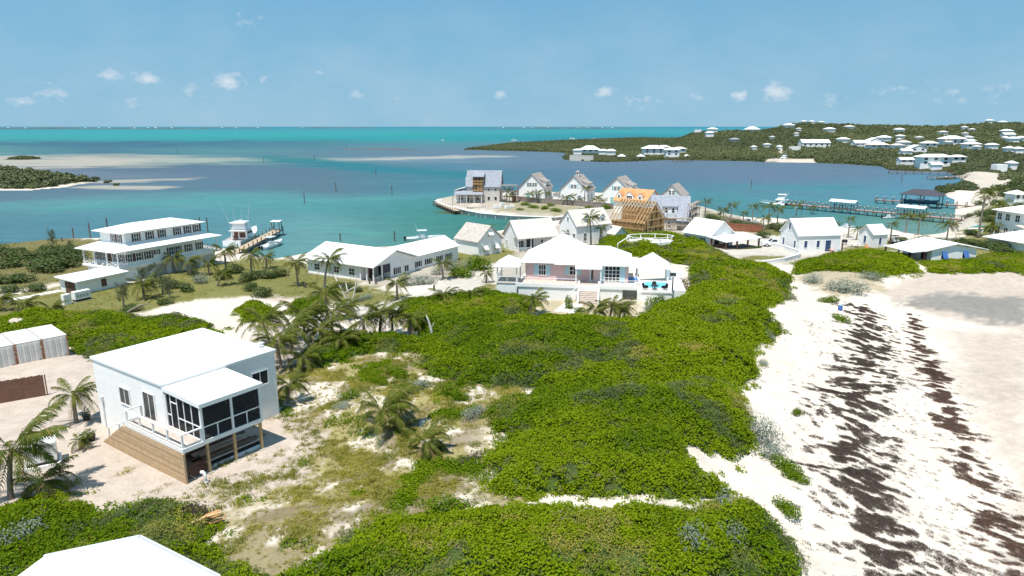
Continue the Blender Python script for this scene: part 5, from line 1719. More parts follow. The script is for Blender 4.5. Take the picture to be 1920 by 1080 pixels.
# --- cottage with the long front porch
T = thing('porch_cottage', 'white cottage with pale shingle roof and long shaded front porch', 'cottage', (1.3, 148.4, 1.7), R(27))
body(T, .2, 2.6, 10.2, 7.5, -1, 3.2, M_WALL)
mb = MB()
for x_ in (.2, 10.05):
    mb.loft([[(x_, .1, 3.2), (x_, 7.5, 3.2), (x_, 3.8, 6.6)], [(x_ + .15, .1, 3.2), (x_ + .15, 7.5, 3.2), (x_ + .15, 3.8, 6.6)]])
    mb.build('gable_wall', M_WALL, T, fix=True)
    mb = MB()
gable_roof(T, 0, 0, 10.4, 7.6, 3.25, 3.5, 'x', M_PALESH, .2, .14, .15)
MB().box(.1, .1, -.8, 10.3, 2.65, .25).build('porch_floor', M_DECK, T)
for x_ in (.2, 3.4, 6.7, 10.2):
    MB().box(x_ - .08, .12, .25, x_ + .08, .28, 3.2).build('porch_post', M_WHITE, T)
railing(T, [(.2, .2, .25), (3.4, .2, .25)], .8, 1.1, M_WHITE, .06, 1, True)
railing(T, [(.2, 2.5, .25), (.2, .2, .25)], .8, 1.1, M_WHITE, .06, 1, True)
F_ = faces_of(.2, 2.6, 10.2, 7.5)
door(T, F_['front'], 4.2, .25, 1.5, 2.2, M_SLATE)
win(T, F_['front'], 1.8, .9, 1.5, 1.3, 2, 2)
win(T, F_['front'], 7.6, .9, 1.0, 1.3, 2, 2)
win(T, F_['left'], 3.1, .8, .8, 1.4, 1, 2, pane=M_STONE)

# --- tall gabled house with dormers
T = thing('dormer_house', 'tall white gabled house with whitewashed roof, dormers and palms in front', 'house', (15.2, 159.9, 1.9), R(33))
body(T, .1, .1, 10.7, 6.7, -1.5, 4.1, M_WALL, 3.35, 'x')
gable_roof(T, 0, 0, 10.8, 6.8, 4.15, 3.4, 'x', M_PALESH, .2, .14, .18)
F_ = faces_of(.1, .1, 10.7, 6.7)
win(T, F_['left'], 3.3, 5.1, .55, .9, 1, 2)
win(T, F_['left'], .8, .9, .9, 1.4, 2, 2)
win(T, F_['front'], 2.6, .5, .9, 1.8, 2, 2)
win(T, F_['front'], 7.6, .7, 1.0, 1.7, 2, 2)
dormer(T, 3.4, 1.7, .5, 3.2, 4.5, 1.3, .8, M_WALL, M_PALESH)
dormer(T, 8.3, 1.7, .5, 3.2, 4.5, 1.3, .8, M_WALL, M_PALESH)
body(T, 9.8, -2.6, 13.6, 2.4, -1.5, 1.7, M_WALL, 1.6, 'y', 'wing_wall')
gable_roof(T, 9.7, -2.7, 13.7, 2.5, 1.75, 1.65, 'y', M_PALESH, .2, .12, .2, 'wing_roof')

# --- house frame in bare timber
T = thing('house_skeleton', 'unfinished house skeleton of bare yellow timber rafters and brown plywood walls', 'house frame', (25.2, 174.6, 2.6), R(-41))
FLn, FWd, FZ, FR = 10.0, 10.2, 3.3, 4.6
for k in range(26):
    x_ = k * FLn / 25
    MB().box(x_ - .05, 0, -.8, x_ + .05, .14, FZ).build('stud', M_PLY if k % 3 else M_TIMBER, T)
for k in range(25):
    y_ = .2 + k * (FWd - .4) / 24
    zt = FZ + FR * (1 - abs(y_ - FWd / 2) / (FWd / 2))
    MB().box(FLn - .14, y_ - .05, -.8, FLn, y_ + .05, zt - .05).build('stud', M_PLY if k % 3 else M_TIMBER, T)
MB().box(.1, .16, -.8, FLn - .2, .22, 2.9).build('plywood_wall', M_PLY, T)
MB().box(.1, FWd - .1, -.8, FLn - .2, FWd, FZ).build('plywood_wall', M_PLY, T)
mb = MB().loft([[(FLn - .22, .25, -.8), (FLn - .22, FWd - .25, -.8), (FLn - .22, FWd - .25, FZ - .1), (FLn - .22, FWd / 2, FZ + FR - .5), (FLn - .22, .25, FZ - .1)],
                [(FLn - .17, .25, -.8), (FLn - .17, FWd - .25, -.8), (FLn - .17, FWd - .25, FZ - .1), (FLn - .17, FWd / 2, FZ + FR - .5), (FLn - .17, .25, FZ - .1)]])
mb.build('plywood_gable', M_PLY, T, fix=True)
MB().box(.1, .3, 2.7, FLn - .25, FWd - .3, 2.85).build('upper_floor', M_PLY, T)
for z_ in (-.05, 1.4, 2.95):
    MB().box(-.1, -.06, z_, FLn + .05, -.005, z_ + .22).build('band_board', M_TIMBER, T)
MB().box(2.2, 1.5, FZ + 1.2, 6.8, 1.62, FZ + 1.5).build('header', M_TIMBER, T)
for k in range(10):
    MB().box(2.3 + k * .5 - .05, 1.5, 2.9, 2.3 + k * .5 + .05, 1.62, FZ + 2.2).build('dormer_stud', M_TIMBER, T)
MB().box(2.2, 1.45, 3.0, 6.9, 1.66, 3.3).build('dormer_sill', M_TIMBER, T)
MB().bar((-.3, FWd / 2, FZ + FR), (FLn + .25, FWd / 2, FZ + FR), .1, .3).build('ridge_beam', M_TIMBER, T)
for k in range(12):
    x_ = -.2 + k * (FLn + .4) / 11
    MB().bar((x_, FWd + .5, FZ - .42), (x_, FWd / 2, FZ + FR), .12, .2).build('rafter', M_PLY, T)
    if 3 <= k <= 7:
        MB().bar((x_, 1.55, FZ + 2.2), (x_, FWd / 2, FZ + FR - .1), .17, .2).build('rafter', M_TIMBER, T)
    else:
        MB().bar((x_, -.5, FZ - .42), (x_, FWd / 2, FZ + FR), .17, .22).build('rafter', M_TIMBER, T)
MB().box(.2, FWd / 2 + .2, 2.85, FLn - .3, FWd / 2 + .3, FZ + FR - 1.6).build('partition', M_PLY, T)
for k, t in enumerate((.3, .55, .78)):
    y_, z_ = -.5 + t * (FWd / 2 + .5), FZ - .42 + t * (FR + .42) + .13
    MB().box(6.6, y_ - .06, z_, FLn + .3, y_ + .06, z_ + .08).build('batten', M_TIMBER, T)
    MB().box(-.3, y_ - .06, z_, 2.1, y_ + .06, z_ + .08).build('batten', M_TIMBER, T)

def scaffold(name, label, loc, rz, nx, nz, dx, dz, dep, mat, planks=True, ladder=None, seed=3):
    t_ = thing(name, label, 'scaffolding', loc, rz, 'scaffolding on the building sites')
    rs_ = random.Random(seed)
    for i in range(nx + 1):
        for j in (0, 1):
            MB().box(i * dx - .06, j * dep - .06, -.8, i * dx + .06, j * dep + .06, nz * dz + rs_.uniform(-.6, .7)).build('upright', mat, t_)
    for k in range(1, nz + 1):
        for j in (0, 1):
            MB().bar((-.3, j * dep, k * dz + rs_.uniform(-.15, .15)), (nx * dx + .3, j * dep, k * dz + rs_.uniform(-.15, .15)), .11).build('ledger', mat, t_)
        if planks:
            MB().box(0, .05, k * dz + .1, nx * dx, dep - .05, k * dz + .16).build('plank', mat, t_)
    MB().bar((0, -.02, 0), (dx, -.02, dz), .1).build('brace', mat, t_)
    MB().bar(((nx - 1) * dx, -.02, dz), (nx * dx, -.02, 0), .1).build('brace', mat, t_)
    if ladder is not None:
        la_ = MB()
        for s in (0, .55):
            MB().bar((ladder + s, -.35, -.3), (ladder + s, -.1, nz * dz * .8), .08).build('ladder_rail', mat, t_)
        for k in range(7):
            MB().bar((ladder, -.3, .2 + k * .55), (ladder + .55, -.3, .2 + k * .55), .07).build('ladder_rung', mat, t_)
    return t_
e_ = R(-41)
bx = Vector((25.2, 174.6, 2.6)) + Matrix.Rotation(e_, 3, 'Z') @ Vector((FLn + 1.3, -.2, 0))
scaffold('timber_scaffold', 'yellow timber scaffold against the gable of the bare house frame', bx, e_ + R(90), 4, 3, 2.3, 1.9, .9, M_TIMBER, False, -.8, 5)

# --- grey roofed house with weathered scaffold
T = thing('felt_roof_house', 'unfinished pale house with grey-blue felt roof behind weathered scaffolding', 'house', (37.8, 186.1, 1.6), R(-14))
body(T, .2, .2, 10.0, 11.8, -1, 3.2, M_PALESH, 5.2, 'x')
gable_roof(T, 0, 0, 10.3, 12, 3.3, 5.25, 'x', M_GREYSH, .3, .14, .2)
d = body(T, 3.2, 1.2, 7.0, 5.0, 3.6, 6.1, M_WALL, name='dormer')
MB().hexa([(3.0, .9, 6.1), (7.2, .9, 6.1), (7.2, 5.6, 7.6), (3.0, 5.6, 7.6)], [(3.0, .9, 6.25), (7.2, .9, 6.25), (7.2, 5.6, 7.75), (3.0, 5.6, 7.75)]).build('dormer_roof', M_GREYSH, T)
F_ = Face((3.2, 1.2, 0), (1, 0, 0), (0, -1, 0))
win(T, F_, 1.0, 4.5, .7, 1.2, 1, 2)
win(T, F_, 2.8, 4.5, .7, 1.2, 1, 2)
F_ = faces_of(.2, .2, 10.0, 11.8)
for s in (5.0, 8.2):
    win(T, F_['front'], s, .6, .8, 1.4, 2, 2)
win(T, F_['right'], 6, 4.2, .9, 1.5, 2, 2)
win(T, F_['right'], 3, .8, .9, 1.4, 2, 2)
body(T, 7.2, -2.4, 10.4, .3, -1, 2.6, M_PALESH, name='lean_to_wall')
MB().hexa([(7.0, -2.7, 2.55), (10.7, -2.7, 2.55), (10.7, 3.4, 6.3), (7.0, 3.4, 6.3)], [(7.0, -2.7, 2.7), (10.7, -2.7, 2.7), (10.7, 3.4, 6.45), (7.0, 3.4, 6.45)]).build('lean_to_roof', M_GREYSH, T)
bx = Vector((37.8, 186.1, 1.6)) + Matrix.Rotation(R(-14), 3, 'Z') @ Vector((10.8, -2.6, 0))
M_OLDW = pbr('weathered_timber', (0.36, 0.28, 0.22), 0.85, 0.2, 3, 0.2, 12)
scaffold('weathered_scaffold', 'grey weathered timber scaffold on the gable of the felt-roofed house', bx, R(-14 + 78), 5, 4, 2.2, 1.75, 1.0, M_OLDW, True, 3.0, 8)
bx = Vector((37.8, 186.1, 1.6)) + Matrix.Rotation(R(-14), 3, 'Z') @ Vector((4.6, -3.9, 0))
scaffold('weathered_scaffold', 'low weathered scaffold before the front wall of the felt-roofed house', bx, R(-14), 3, 2, 2.0, 1.75, 1.0, M_OLDW, True, 1.0, 9)

# --- house with the orange roof underlay
T = thing('orange_roof_house', 'house with bare orange roof underlay and three white dormers', 'house', (33.4, 225.3, 1.3), R(-43))
body(T, .2, .2, 12.0, 9.8, -1, 4.1, M_WALL, 3.45, 'x')
gable_roof(T, 0, 0, 12.2, 10, 4.2, 3.5, 'x', M_ORANGE, .4, .14, .25)
for x_, w_, n_ in ((1.6, 1.7, 1), (5.6, 3.0, 3), (9.6, 1.7, 1)):
    dormer(T, x_, w_, .8, 4.2, 4.5, 1.5, .9 if w_ < 2 else 1.2, M_WALL, M_ORANGE, n_, ww=w_ * (.42 if n_ == 1 else .7))

# --- row of gabled houses on the point
def point_house(name, label, loc, rz, w, dep, ze, rise, roofm, shut, cupola=False, porch=True, dorm=True, doorm=None):
    T = thing(name, label, 'house', loc, rz)
    body(T, .1, .1, w - .1, dep - .1, -1, ze, M_WHITE, rise - .05, 'y')
    gable_roof(T, 0, 0, w, dep, ze + .05, rise, 'y', roofm, .35, .16, .3)
    F = faces_of(.1, .1, w - .1, dep - .1)
    win(T, F['front'], w / 2 - .65, ze + .6, .85, 1.3, 2, 2)
    win(T, F['front'], w / 2 + .55, ze + .6, .85, 1.3, 2, 2)
    for sd in (-1.65, 1.55):
        mb = MB()
        F['front'].box(mb, w / 2 + sd - .3, w / 2 + sd + .3, .004, .06, ze + .55, ze + 2.0)
        mb.build('shutter', shut, T)
    win(T, F['right'], 2.5, .8, .9, 1.7, 2, 2, shut=shut)
    win(T, F['right'], 6.5, .8, .9, 1.7, 2, 2, shut=shut)
    win(T, F['front'], w * .72, .8, .9, 1.6, 2, 2, shut=shut, sw=.35)
    door(T, F['front'], w * .35, 0, 1.2, 2.3, doorm or shut)
    if dorm:
        zl = ze + rise * .28
        b_ = MB().hexa([(w * .62, 2.6, zl), (w - .5, 2.6, ze - .3), (w - .5, dep - 2.6, ze - .3), (w * .62, dep - 2.6, zl)], [(w * .62, 2.6, ze + rise * .66), (w - .5, 2.6, ze + rise * .42), (w - .5, dep - 2.6, ze + rise * .42), (w * .62, dep - 2.6, ze + rise * .66)]).build('dormer', M_WHITE, T, fix=True)
        zt = ze + rise
        MB().hexa([(w * .58, 2.3, ze + rise * .70), (w - .1, 2.3, ze + rise * .40), (w - .1, dep - 2.3, ze + rise * .40), (w * .58, dep - 2.3, ze + rise * .70)], [(w * .58, 2.3, ze + rise * .74), (w - .1, 2.3, ze + rise * .44), (w - .1, dep - 2.3, ze + rise * .44), (w * .58, dep - 2.3, ze + rise * .74)]).build('dormer_roof', roofm, T)
        FD = Face((w - .5, 2.6, 0), (0, 1, 0), (1, 0, 0))
        for s in (.9, 2.4, 3.9):
            win(T, FD, s, ze + .15, .7, 1.2, 1, 2, t=.06, name='dormer_window')
    if porch:
        body(T, -3.2, 1.0, 0.05, 6.0, -1, 2.6, M_WHITE, name='side_room_wall')
        MB().hexa([(-3.6, .6, 2.6), (.09, .6, 2.6), (.09, 6.4, 2.6), (-3.6, 6.4, 2.6)], [(-3.3, .9, 2.8), (.09, .9, 3.9), (.09, 6.1, 3.9), (-3.3, 6.1, 2.8)]).build('side_room_roof', roofm, T)
    if cupola:
        zr = ze + rise
        c = MB().box(w / 2 - .55, 4.4, zr - .5, w / 2 + .55, 5.5, zr + 1.1).build('cupola', M_WHITE, T)
        FC = Face((w / 2 - .55, 4.4, 0), (1, 0, 0), (0, -1, 0))
        mb = MB()
        FC.box(mb, .35, .75, .005, .03, zr + .2, zr + .8)
        mb.build('opening', M_GLASS, c)
        hip_roof(c, w / 2 - .55, 4.4, w / 2 + .55, 5.5, zr + 1.1, .7, roofm, .25, ridge=(w / 2, 4.95, w / 2, 4.96), name='cupola_roof')
    return T
M_DKGREEN = pbr('dark_green_shutter_paint', (0.07, 0.13, 0.12), 0.6, 0.1, 6)
point_house('gabled_house', 'white gabled house with tan roof and dark green gable shutters on the point', (2.6, 267, 1.3), R(-19), 10.6, 11, 4.6, 5.2, M_POINTSH, M_DKGREEN, doorm=M_TEAL)
point_house('gabled_house', 'white gabled house with small roof cupola and pale blue shutters', (18.3, 261, 1.3), R(-23), 10.6, 11, 4.5, 5.1, M_POINTSH, M_PALEBLUE, cupola=True)
point_house('gabled_house', 'white gabled house with bright teal shutters and teal front door', (33.3, 253, 1.3), R(-24), 10.8, 12, 4.5, 5.0, M_POINTSH, M_TEAL, porch=False)
point_house('gabled_house', 'smaller grey-fronted gabled house rearmost in the row behind the orange roof', (50.0, 231.5, 1.3), R(-24), 7.6, 11, 4.9, 3.6, M_POINTSH, M_PALEBLUE, porch=False, dorm=False)

# --- house under construction at the tip
T = thing('unfinished_house', 'unfinished three-storey house wrapped in sheathing at the tip of the point', 'house', (-17.2, 258.5, 1.2), R(-6))
body(T, .1, .1, 12.6, 8.9, -1, 5.9, M_PALESH, 5.4, 'x')
gable_roof(T, 0, 0, 12.8, 9, 6.0, 5.45, 'x', M_GREYSH, .35, .16, .3)
b_ = MB().box(2.6, -.35, 4.1, 6.4, 4.0, 9.5).build('open_bay', M_PLY, T)
for k in range(7):
    MB().box(2.65 + k * .6, -.5, 4.1, 2.8 + k * .6, -.36, 9.5).build('bay_stud', M_TIMBER if k % 2 else M_BROWN, T)
MB().box(2.8, -.40, 8.0, 6.2, -.355, 9.4).box(2.9, -.41, 5.0, 4.2, -.351, 6.4).build('opening', M_DARK, T)
for z_ in (4.3, 6.8, 7.9):
    MB().box(2.2, -.75, z_, 6.8, -.55, z_ + .16).build('bay_rail', M_TIMBER, T)
MB().hexa([(2.2, -.9, 9.4), (6.8, -.9, 9.4), (6.8, 4.3, 10.9), (2.2, 4.3, 10.9)], [(2.2, -.9, 9.6), (6.8, -.9, 9.6), (6.8, 4.3, 11.1), (2.2, 4.3, 11.1)]).build('bay_roof', M_GREYSH, T)
MB().box(-.6, 2.5, 4.6, .08, 6.5, 9.0).build('side_bay', M_WALL, T)
MB().hexa([(-4.2, -3.6, 3.0), (6.6, -3.6, 3.0), (6.6, .3, 3.9), (-4.2, .3, 3.9)], [(-4.2, -3.6, 3.16), (6.6, -3.6, 3.16), (6.6, .3, 4.06), (-4.2, .3, 4.06)]).build('porch_roof', M_GREYSH, T)
for x_ in (-4.0, -1.6, .6, 3.4, 6.3):
    MB().box(x_ - .09, -3.4, -.6, x_ + .09, -3.22, 3.0).build('porch_post', M_WHITE, T)
body(T, -4.3, .3, .05, 6.5, -1, 4.2, M_WALL, name='side_room_wall')
MB().hexa([(-4.7, 0, 4.1), (.09, 0, 5.6), (.09, 6.9, 5.6), (-4.7, 6.9, 4.1)], [(-4.7, 0, 4.25), (.09, 0, 5.75), (.09, 6.9, 5.75), (-4.7, 6.9, 4.25)]).build('side_room_roof', M_PALESH, T)
F_ = faces_of(.1, .1, 12.6, 8.9)
for s in (8.4, 11.0):
    win(T, F_['front'], s, 4.3, .7, .8, 1, 1, name='window_opening')
    win(T, F_['front'], s, .8, .9, 1.3, 1, 1, name='window_opening')
win(T, F_['left'], 4.5, 7.2, .8, 1.5, 1, 1)
win(T, F_['left'], 2.0, 4.6, .9, 1.3, 1, 1)
win(T, F_['front'], 3.6, .6, 2.0, 1.7, 1, 1, name='window_opening')
win(T, F_['front'], .9, .3, .9, 2.0, 1, 1, name='window_opening')
win(T, Face((-4.3, .3, 0), (1, 0, 0), (0, -1, 0)), 2.2, .8, 1.4, 1.5, 2, 1)
scaffold('site_scaffold', 'timber scaffold right of the unfinished house at the tip of the point', (-4.0, 257.0, 1.2), R(-6), 3, 3, 2.0, 2.1, 2.2, M_OLDW, True, None, 21)
scaffold('site_scaffold', 'timber scaffold along the porch of the unfinished house at the tip', (-22.0, 253.0, 1.2), R(-4), 5, 1, 2.1, 2.3, 1.2, M_OLDW, False, None, 22)

# --- navy-shuttered houses on the right
T = thing('pavilion_house', 'white hip-and-gable house with wide post-held verandah beside the green dune', 'house', (39.3, 155.4, 2.7), R(-57))
body(T, .2, .2, 7.9, 7.6, -1.5, 2.75, M_WALL, 2.85, 'x')
gable_roof(T, 0, 0, 8.1, 7.8, 2.8, 2.9, 'x', M_ROOF, .25, .14, .2)
F_ = faces_of(.2, .2, 7.9, 7.6)
for s in (1.3, 2.9, 5.4):
    win(T, F_['front'], s, .9, .8, 1.2, 2, 2, shut=M_NAVY, sw=.3)
MB().hexa([(7.4, -.5, 2.62), (12.8, -.5, 2.05), (12.8, 11.5, 2.05), (7.4, 11.5, 2.62)], [(7.4, -.5, 2.78), (12.8, -.5, 2.2), (12.8, 11.5, 2.2), (7.4, 11.5, 2.78)]).build('verandah_roof', M_ROOF, T)
MB().box(7.92, -.2, -1.2, 12.5, 11.2, .1).build('verandah_floor', M_SLATE, T)
for y_ in (0, 3.6, 7.2, 11.0):
    MB().box(12.2, y_ - .15, .1, 12.5, y_ + .15, 2.1).build('verandah_post', M_BROWN, T)
MB().box(8.2, -.15, .1, 8.5, .15, 2.5).build('verandah_post', M_BROWN, T)
win(T, F_['right'], 2.0, .3, 1.4, 1.9, 2, 1, fm=M_NAVY, name='glass_door')
win(T, F_['right'], 5.2, .3, 1.4, 1.9, 2, 1, fm=M_NAVY, name='glass_door')
MB().box(8.3, .6, .1, 9.7, 3.4, .9).build('bar_counter', M_BROWN, T)
MB().box(12.55, -.3, -.8, 12.95, 11.3, .25).build('low_hedge_wall', M_UNDERGREEN if 'M_UNDERGREEN' in globals() else m_under, T)

def navy_house(name, label, loc, rz, L_, W_, ze, rise, fr, lf, dr=None):
    T = thing(name, label, 'house', loc, rz)
    body(T, .1, .1, L_ - .1, W_ - .1, -1.5, ze, M_WALL, rise - .05, 'x')
    gable_roof(T, 0, 0, L_, W_, ze + .04, rise, 'x', M_ROOF, .15, .13, .22)
    F = faces_of(.1, .1, L_ - .1, W_ - .1)
    for k in range(int(ze / .36) + 3):
        for nm, ln in (('front', L_ - .2), ('left', W_ - .2)):
            if nm == 'front' and -1 + k * .36 < ze - .3:
                mb = MB()
                F[nm].box(mb, 0, ln, .001, .014, -1 + k * .36, -1 + k * .36 + .33)
                kindof(mb.build('siding_board', M_WALL, T), 'stuff')
    for s in fr:
        win(T, F['front'], s, .9, .7, 1.5, 1, 1, fm=M_WHITE, pane=M_NAVY)
    for s, z, h in lf:
        win(T, F['left'], s, z, .7, h, 1, 1, fm=M_WHITE, pane=M_NAVY)
    if dr:
        door(T, F['front'], dr, 0, 1.0, 2.3, M_NAVY)
    return T
navy_house('gable_house', 'white lap-sided house with steep white roof and navy shutters', (61.8, 145.6, 2.5), R(9), 10.0, 7.6, 3.5, 3.2, (1.7, 4.6), ((1.3, .8, 1.5), (5.8, .8, 1.5), (3.8, 4.4, 1.4)), 7.0)
navy_house('garden_shed', 'tiny white shed-like cottage with gable roof and one navy shutter per wall', (81.5, 152.3, 2.1), R(17), 4.1, 4.6, 3.1, 1.9, (1.9,), ((2.4, 1.0, 1.6),))

T = thing('low_house', 'low white house with shallow gable and blue propped awning shutters by the beach', 'house', (82.6, 132.2, 2.95), R(9))
body(T, 0, 0, 9.9, 8, -1.5, 2.3, M_WALL, .95, 'y')
gable_roof(T, -1.7, -.1, 12.0, 8.2, 2.18, 1.3, 'y', M_ROOF, .2, .14, .35)
F_ = faces_of(0, 0, 9.9, 8)
for s in (2.6, 7.3):
    win(T, F_['front'], s, .55, 1.05, 1.3, 1, 1)
    mb = MB()
    f = F_['front']
    mb.hexa([f.p(s - .55, .75, .7), f.p(s + .55, .75, .7), f.p(s + .55, .82, .75), f.p(s - .55, .82, .75)][::-1], [f.p(s - .55, .1, 2.0), f.p(s + .55, .1, 2.0), f.p(s + .55, .17, 2.04), f.p(s - .55, .17, 2.04)][::-1])
    mb.build('awning_shutter', M_BLUE, T, fix=True)
MB().hexa([(-4.6, -.2, 2.0), (-1.6, -.2, 2.2), (-1.6, 8, 2.2), (-4.6, 8, 2.0)], [(-4.6, -.2, 2.13), (-1.6, -.2, 2.33), (-1.6, 8, 2.33), (-4.6, 8, 2.13)]).build('verandah_roof', M_ROOF, T)
MB().box(-4.3, 0, -1, -.02, 7.8, .05).build('verandah_floor', M_DECK, T)
for y_ in (.1, 3.8, 7.6):
    MB().box(-4.4, y_ - .12, .05, -4.16, y_ + .12, 2.05).build('verandah_post', M_BROWN, T)
MB().box(-1.6, .0, .05, -1.3, .3, 2.2).build('verandah_post', M_BROWN, T)
for s in (2.0, 5.5):
    win(T, F_['left'], s, .3, 1.3, 1.8, 2, 1, fm=M_NAVY, name='glass_door')

T = thing('corner_house', 'low white-roofed house cut by the right edge below the balcony house', 'house', (107.5, 141.0, 3.0), R(15))
body(T, .6, .4, 14, 9, -2, 2.1, M_WALL)
hip_roof(T, .3, .2, 14, 9, 2.1, 2.0, M_ROOF, .8)
F_ = faces_of(.6, .4, 14, 9)
for s in (2.3, 4.8, 7.5):
    win(T, F_['front'], s, .3, 1.3, 1.4, 2, 1)
T = thing('balcony_house', 'two-storey white house with brown-posted balcony at the right edge', 'house', (117.0, 153.5, 3.3), R(10))
body(T, 1.0, 2.5, 12, 10, -2, 6.2, M_WALL)
hip_roof(T, .6, 1.4, 12, 10, 6.2, 1.6, M_ROOF, .6)
MB().hexa([(-1.2, -.8, 3.0), (12, -.8, 3.0), (12, 2.5, 3.5), (-1.2, 2.5, 3.5)], [(-1.2, -.8, 3.15), (12, -.8, 3.15), (12, 2.5, 3.65), (-1.2, 2.5, 3.65)]).build('balcony_roof', M_STONE, T)
MB().box(-1.0, -.6, -1.2, 12, 2.45, .3).build('verandah_floor', M_DECK, T)
for x_ in (-.9, 2.2, 5.2):
    MB().box(x_ - .1, -.55, .3, x_ + .1, -.35, 3.05).build('verandah_post', M_BROWN, T)
railing(T, [(-.9, -.45, .3), (5.2, -.45, .3)], .9, 1.6, M_WHITE, .07, 1, True)
railing(T, [(1.0, 1.6, 3.6), (6, 1.6, 3.6)], .9, 1.3, M_WHITE, .07, 1)
F_ = faces_of(1.0, 2.5, 12, 10)
for s in (1.2, 3.4):
    win(T, F_['front'], s, 4.1, 1.1, 1.5, 2, 2)
    win(T, F_['front'], s, .6, 1.2, 1.7, 2, 2)

for s in (1.6, 4.2, 6.4):
    win(T, F_['left'], s, 4.1, 1.1, 1.5, 2, 2)
    win(T, F_['left'], s, .8, 1.1, 1.5, 2, 2)
# --- ring-shaped white railing on the dune top
c = at(1219, 459, 4.9)
T = thing('lookout_deck', 'white-railed round lookout deck half sunk in the green dune', 'deck', (c.x, c.y, 4.9), 0)
pts = [(4.9 * math.cos(t), 2.9 * math.sin(t), .9) for t in [2 * math.pi * k / 10 for k in range(11)]]
MB().hexa([(x, y, .3) for x, y, z in pts[:-1]], [(x, y, .9) for x, y, z in pts[:-1]]).build('floor', M_WHITE, T)
railing(T, pts, .95, 3.2, M_WHITE, .16, 0)
railing(T, [(-4.6, -.8, .9), (-7.2, -2.6, -.3)], .95, 3.2, M_WHITE, .16, 0)

# --- curved white garden wall below the verandah
pts = [gp(1405, 502), gp(1470, 492), gp(1498, 484), gp(1500, 478), gp(1470, 468), gp(1420, 458)]
T = thing('garden_wall', 'low curved white garden wall round the small lawn', 'wall', pts[0], 0)
for i in range(len(pts) - 1):
    a, b = pts[i] - pts[0], pts[i + 1] - pts[0]
    MB().bar(a + Vector((0, 0, .1)), b + Vector((0, 0, .1)), .3, 1.5).build('wall_section', M_WALL, T)
    MB().bar(a + Vector((0, 0, .88)), b + Vector((0, 0, .88)), .4, .08).build('coping', M_WHITE, T)

# --- board fence and seawall on the point
def long_fence(label, pts, h, mat, step=.25, name='board_fence', post=2.5, gap=.02):
    P0 = pts[0]
    T = thing(name, label, 'fence', P0, 0)
    mb = MB()
    for i in range(len(pts) - 1):
        a, b = pts[i] - P0, pts[i + 1] - P0
        d = b - a
        ang = math.atan2(d.y, d.x)
        n = max(1, int(d.length / step))
        u, nn = Vector((math.cos(ang), math.sin(ang), 0)), Vector((-math.sin(ang), math.cos(ang), 0))
        for k in range(n):
            p = a + d * (k / n)
            w = step - gap
            hh = h * (1 + .02 * math.sin(k * 1.7))
            lo = [p, p + u * w, p + u * w + nn * .03, p + nn * .03]
            mb.hexa([q + Vector((0, 0, -.4)) for q in lo], [q + Vector((0, 0, hh)) for q in lo])
        m = max(1, int(d.length / post))
        for k in range(m + 1):
            p = a + d * (k / m)
            MB().bar(p + nn * -.05 + Vector((0, 0, -.4)), p + nn * -.05 + Vector((0, 0, h + .12)), .12).build('post', mat, T)
        for zz in (.3, h - .3):
            MB().bar(a - nn * .03 + Vector((0, 0, zz)), b - nn * .03 + Vector((0, 0, zz)), .05, .12).build('rail', mat, T)
    kindof(mb.build('fence_boards', mat, T), 'stuff')
    return T
M_GREYW = pbr('grey_brown_boards', (0.27, 0.22, 0.19), 0.85, 0.2, 2.5, 0.2, 10)
long_fence('long weathered board fence in front of the gabled houses on the point', [gp(970, 377), gp(1010, 381), (gp(1070, 385)), gp(1150, 392)], 1.9, M_GREYW)
long_fence('brown board fence behind the verandah house by the parked pickup', [gp(1345, 431), gp(1428, 436)], 2.0, M_REDB)
long_fence('pale rail fence between beach pines and the parked pickup', [gp(1362, 418), gp(1428, 430)], 1.7, M_OLDW)
p = gp(965, 379)
T = thing('storage_tank', 'rust-red upright tank at the left end of the board fence', 'tank', p)
MB().tube([(0, 0, -.3), (0, 0, 2.2)], .75, 12).build('tank', M_REDB, T)
MB().tube([(0, 0, 2.2), (0, 0, 2.4)], [.75, .3], 12).build('lid', M_REDB, T)
wl = [at(*q, 0.9) for q in ((818, 378), (832, 385), (862, 394), (902, 402), (960, 407), (1040, 410), (1062, 407))]
T = thing('seawall', 'long pale seawall with timber fender posts round the point', 'seawall', (wl[0].x, wl[0].y, 0))
for i in range(len(wl) - 1):
    a, b = wl[i] - wl[0], wl[i + 1] - wl[0]
    MB().bar(a + Vector((0, 0, .1)), b + Vector((0, 0, .1)), .5, 2.4).build('wall_panel', M_CONC, T)
    MB().bar(a + Vector((0, 0, 1.36)), b + Vector((0, 0, 1.36)), 1.5, .12).build('cap', M_PAVER, T)
    n = max(1, int((b - a).length / 3.6))
    e = (b - a).normalized()
    nn = Vector((e.y, -e.x, 0))
    for k in range(n):
        q = a.lerp(b, (k + .5) / n) + nn * .45
        MB().bar(q + Vector((0, 0, -1.5)), q + Vector((0, 0, 1.1)), .22).build('fender_post', M_PAVER if i > 1 else M_PILE, T)
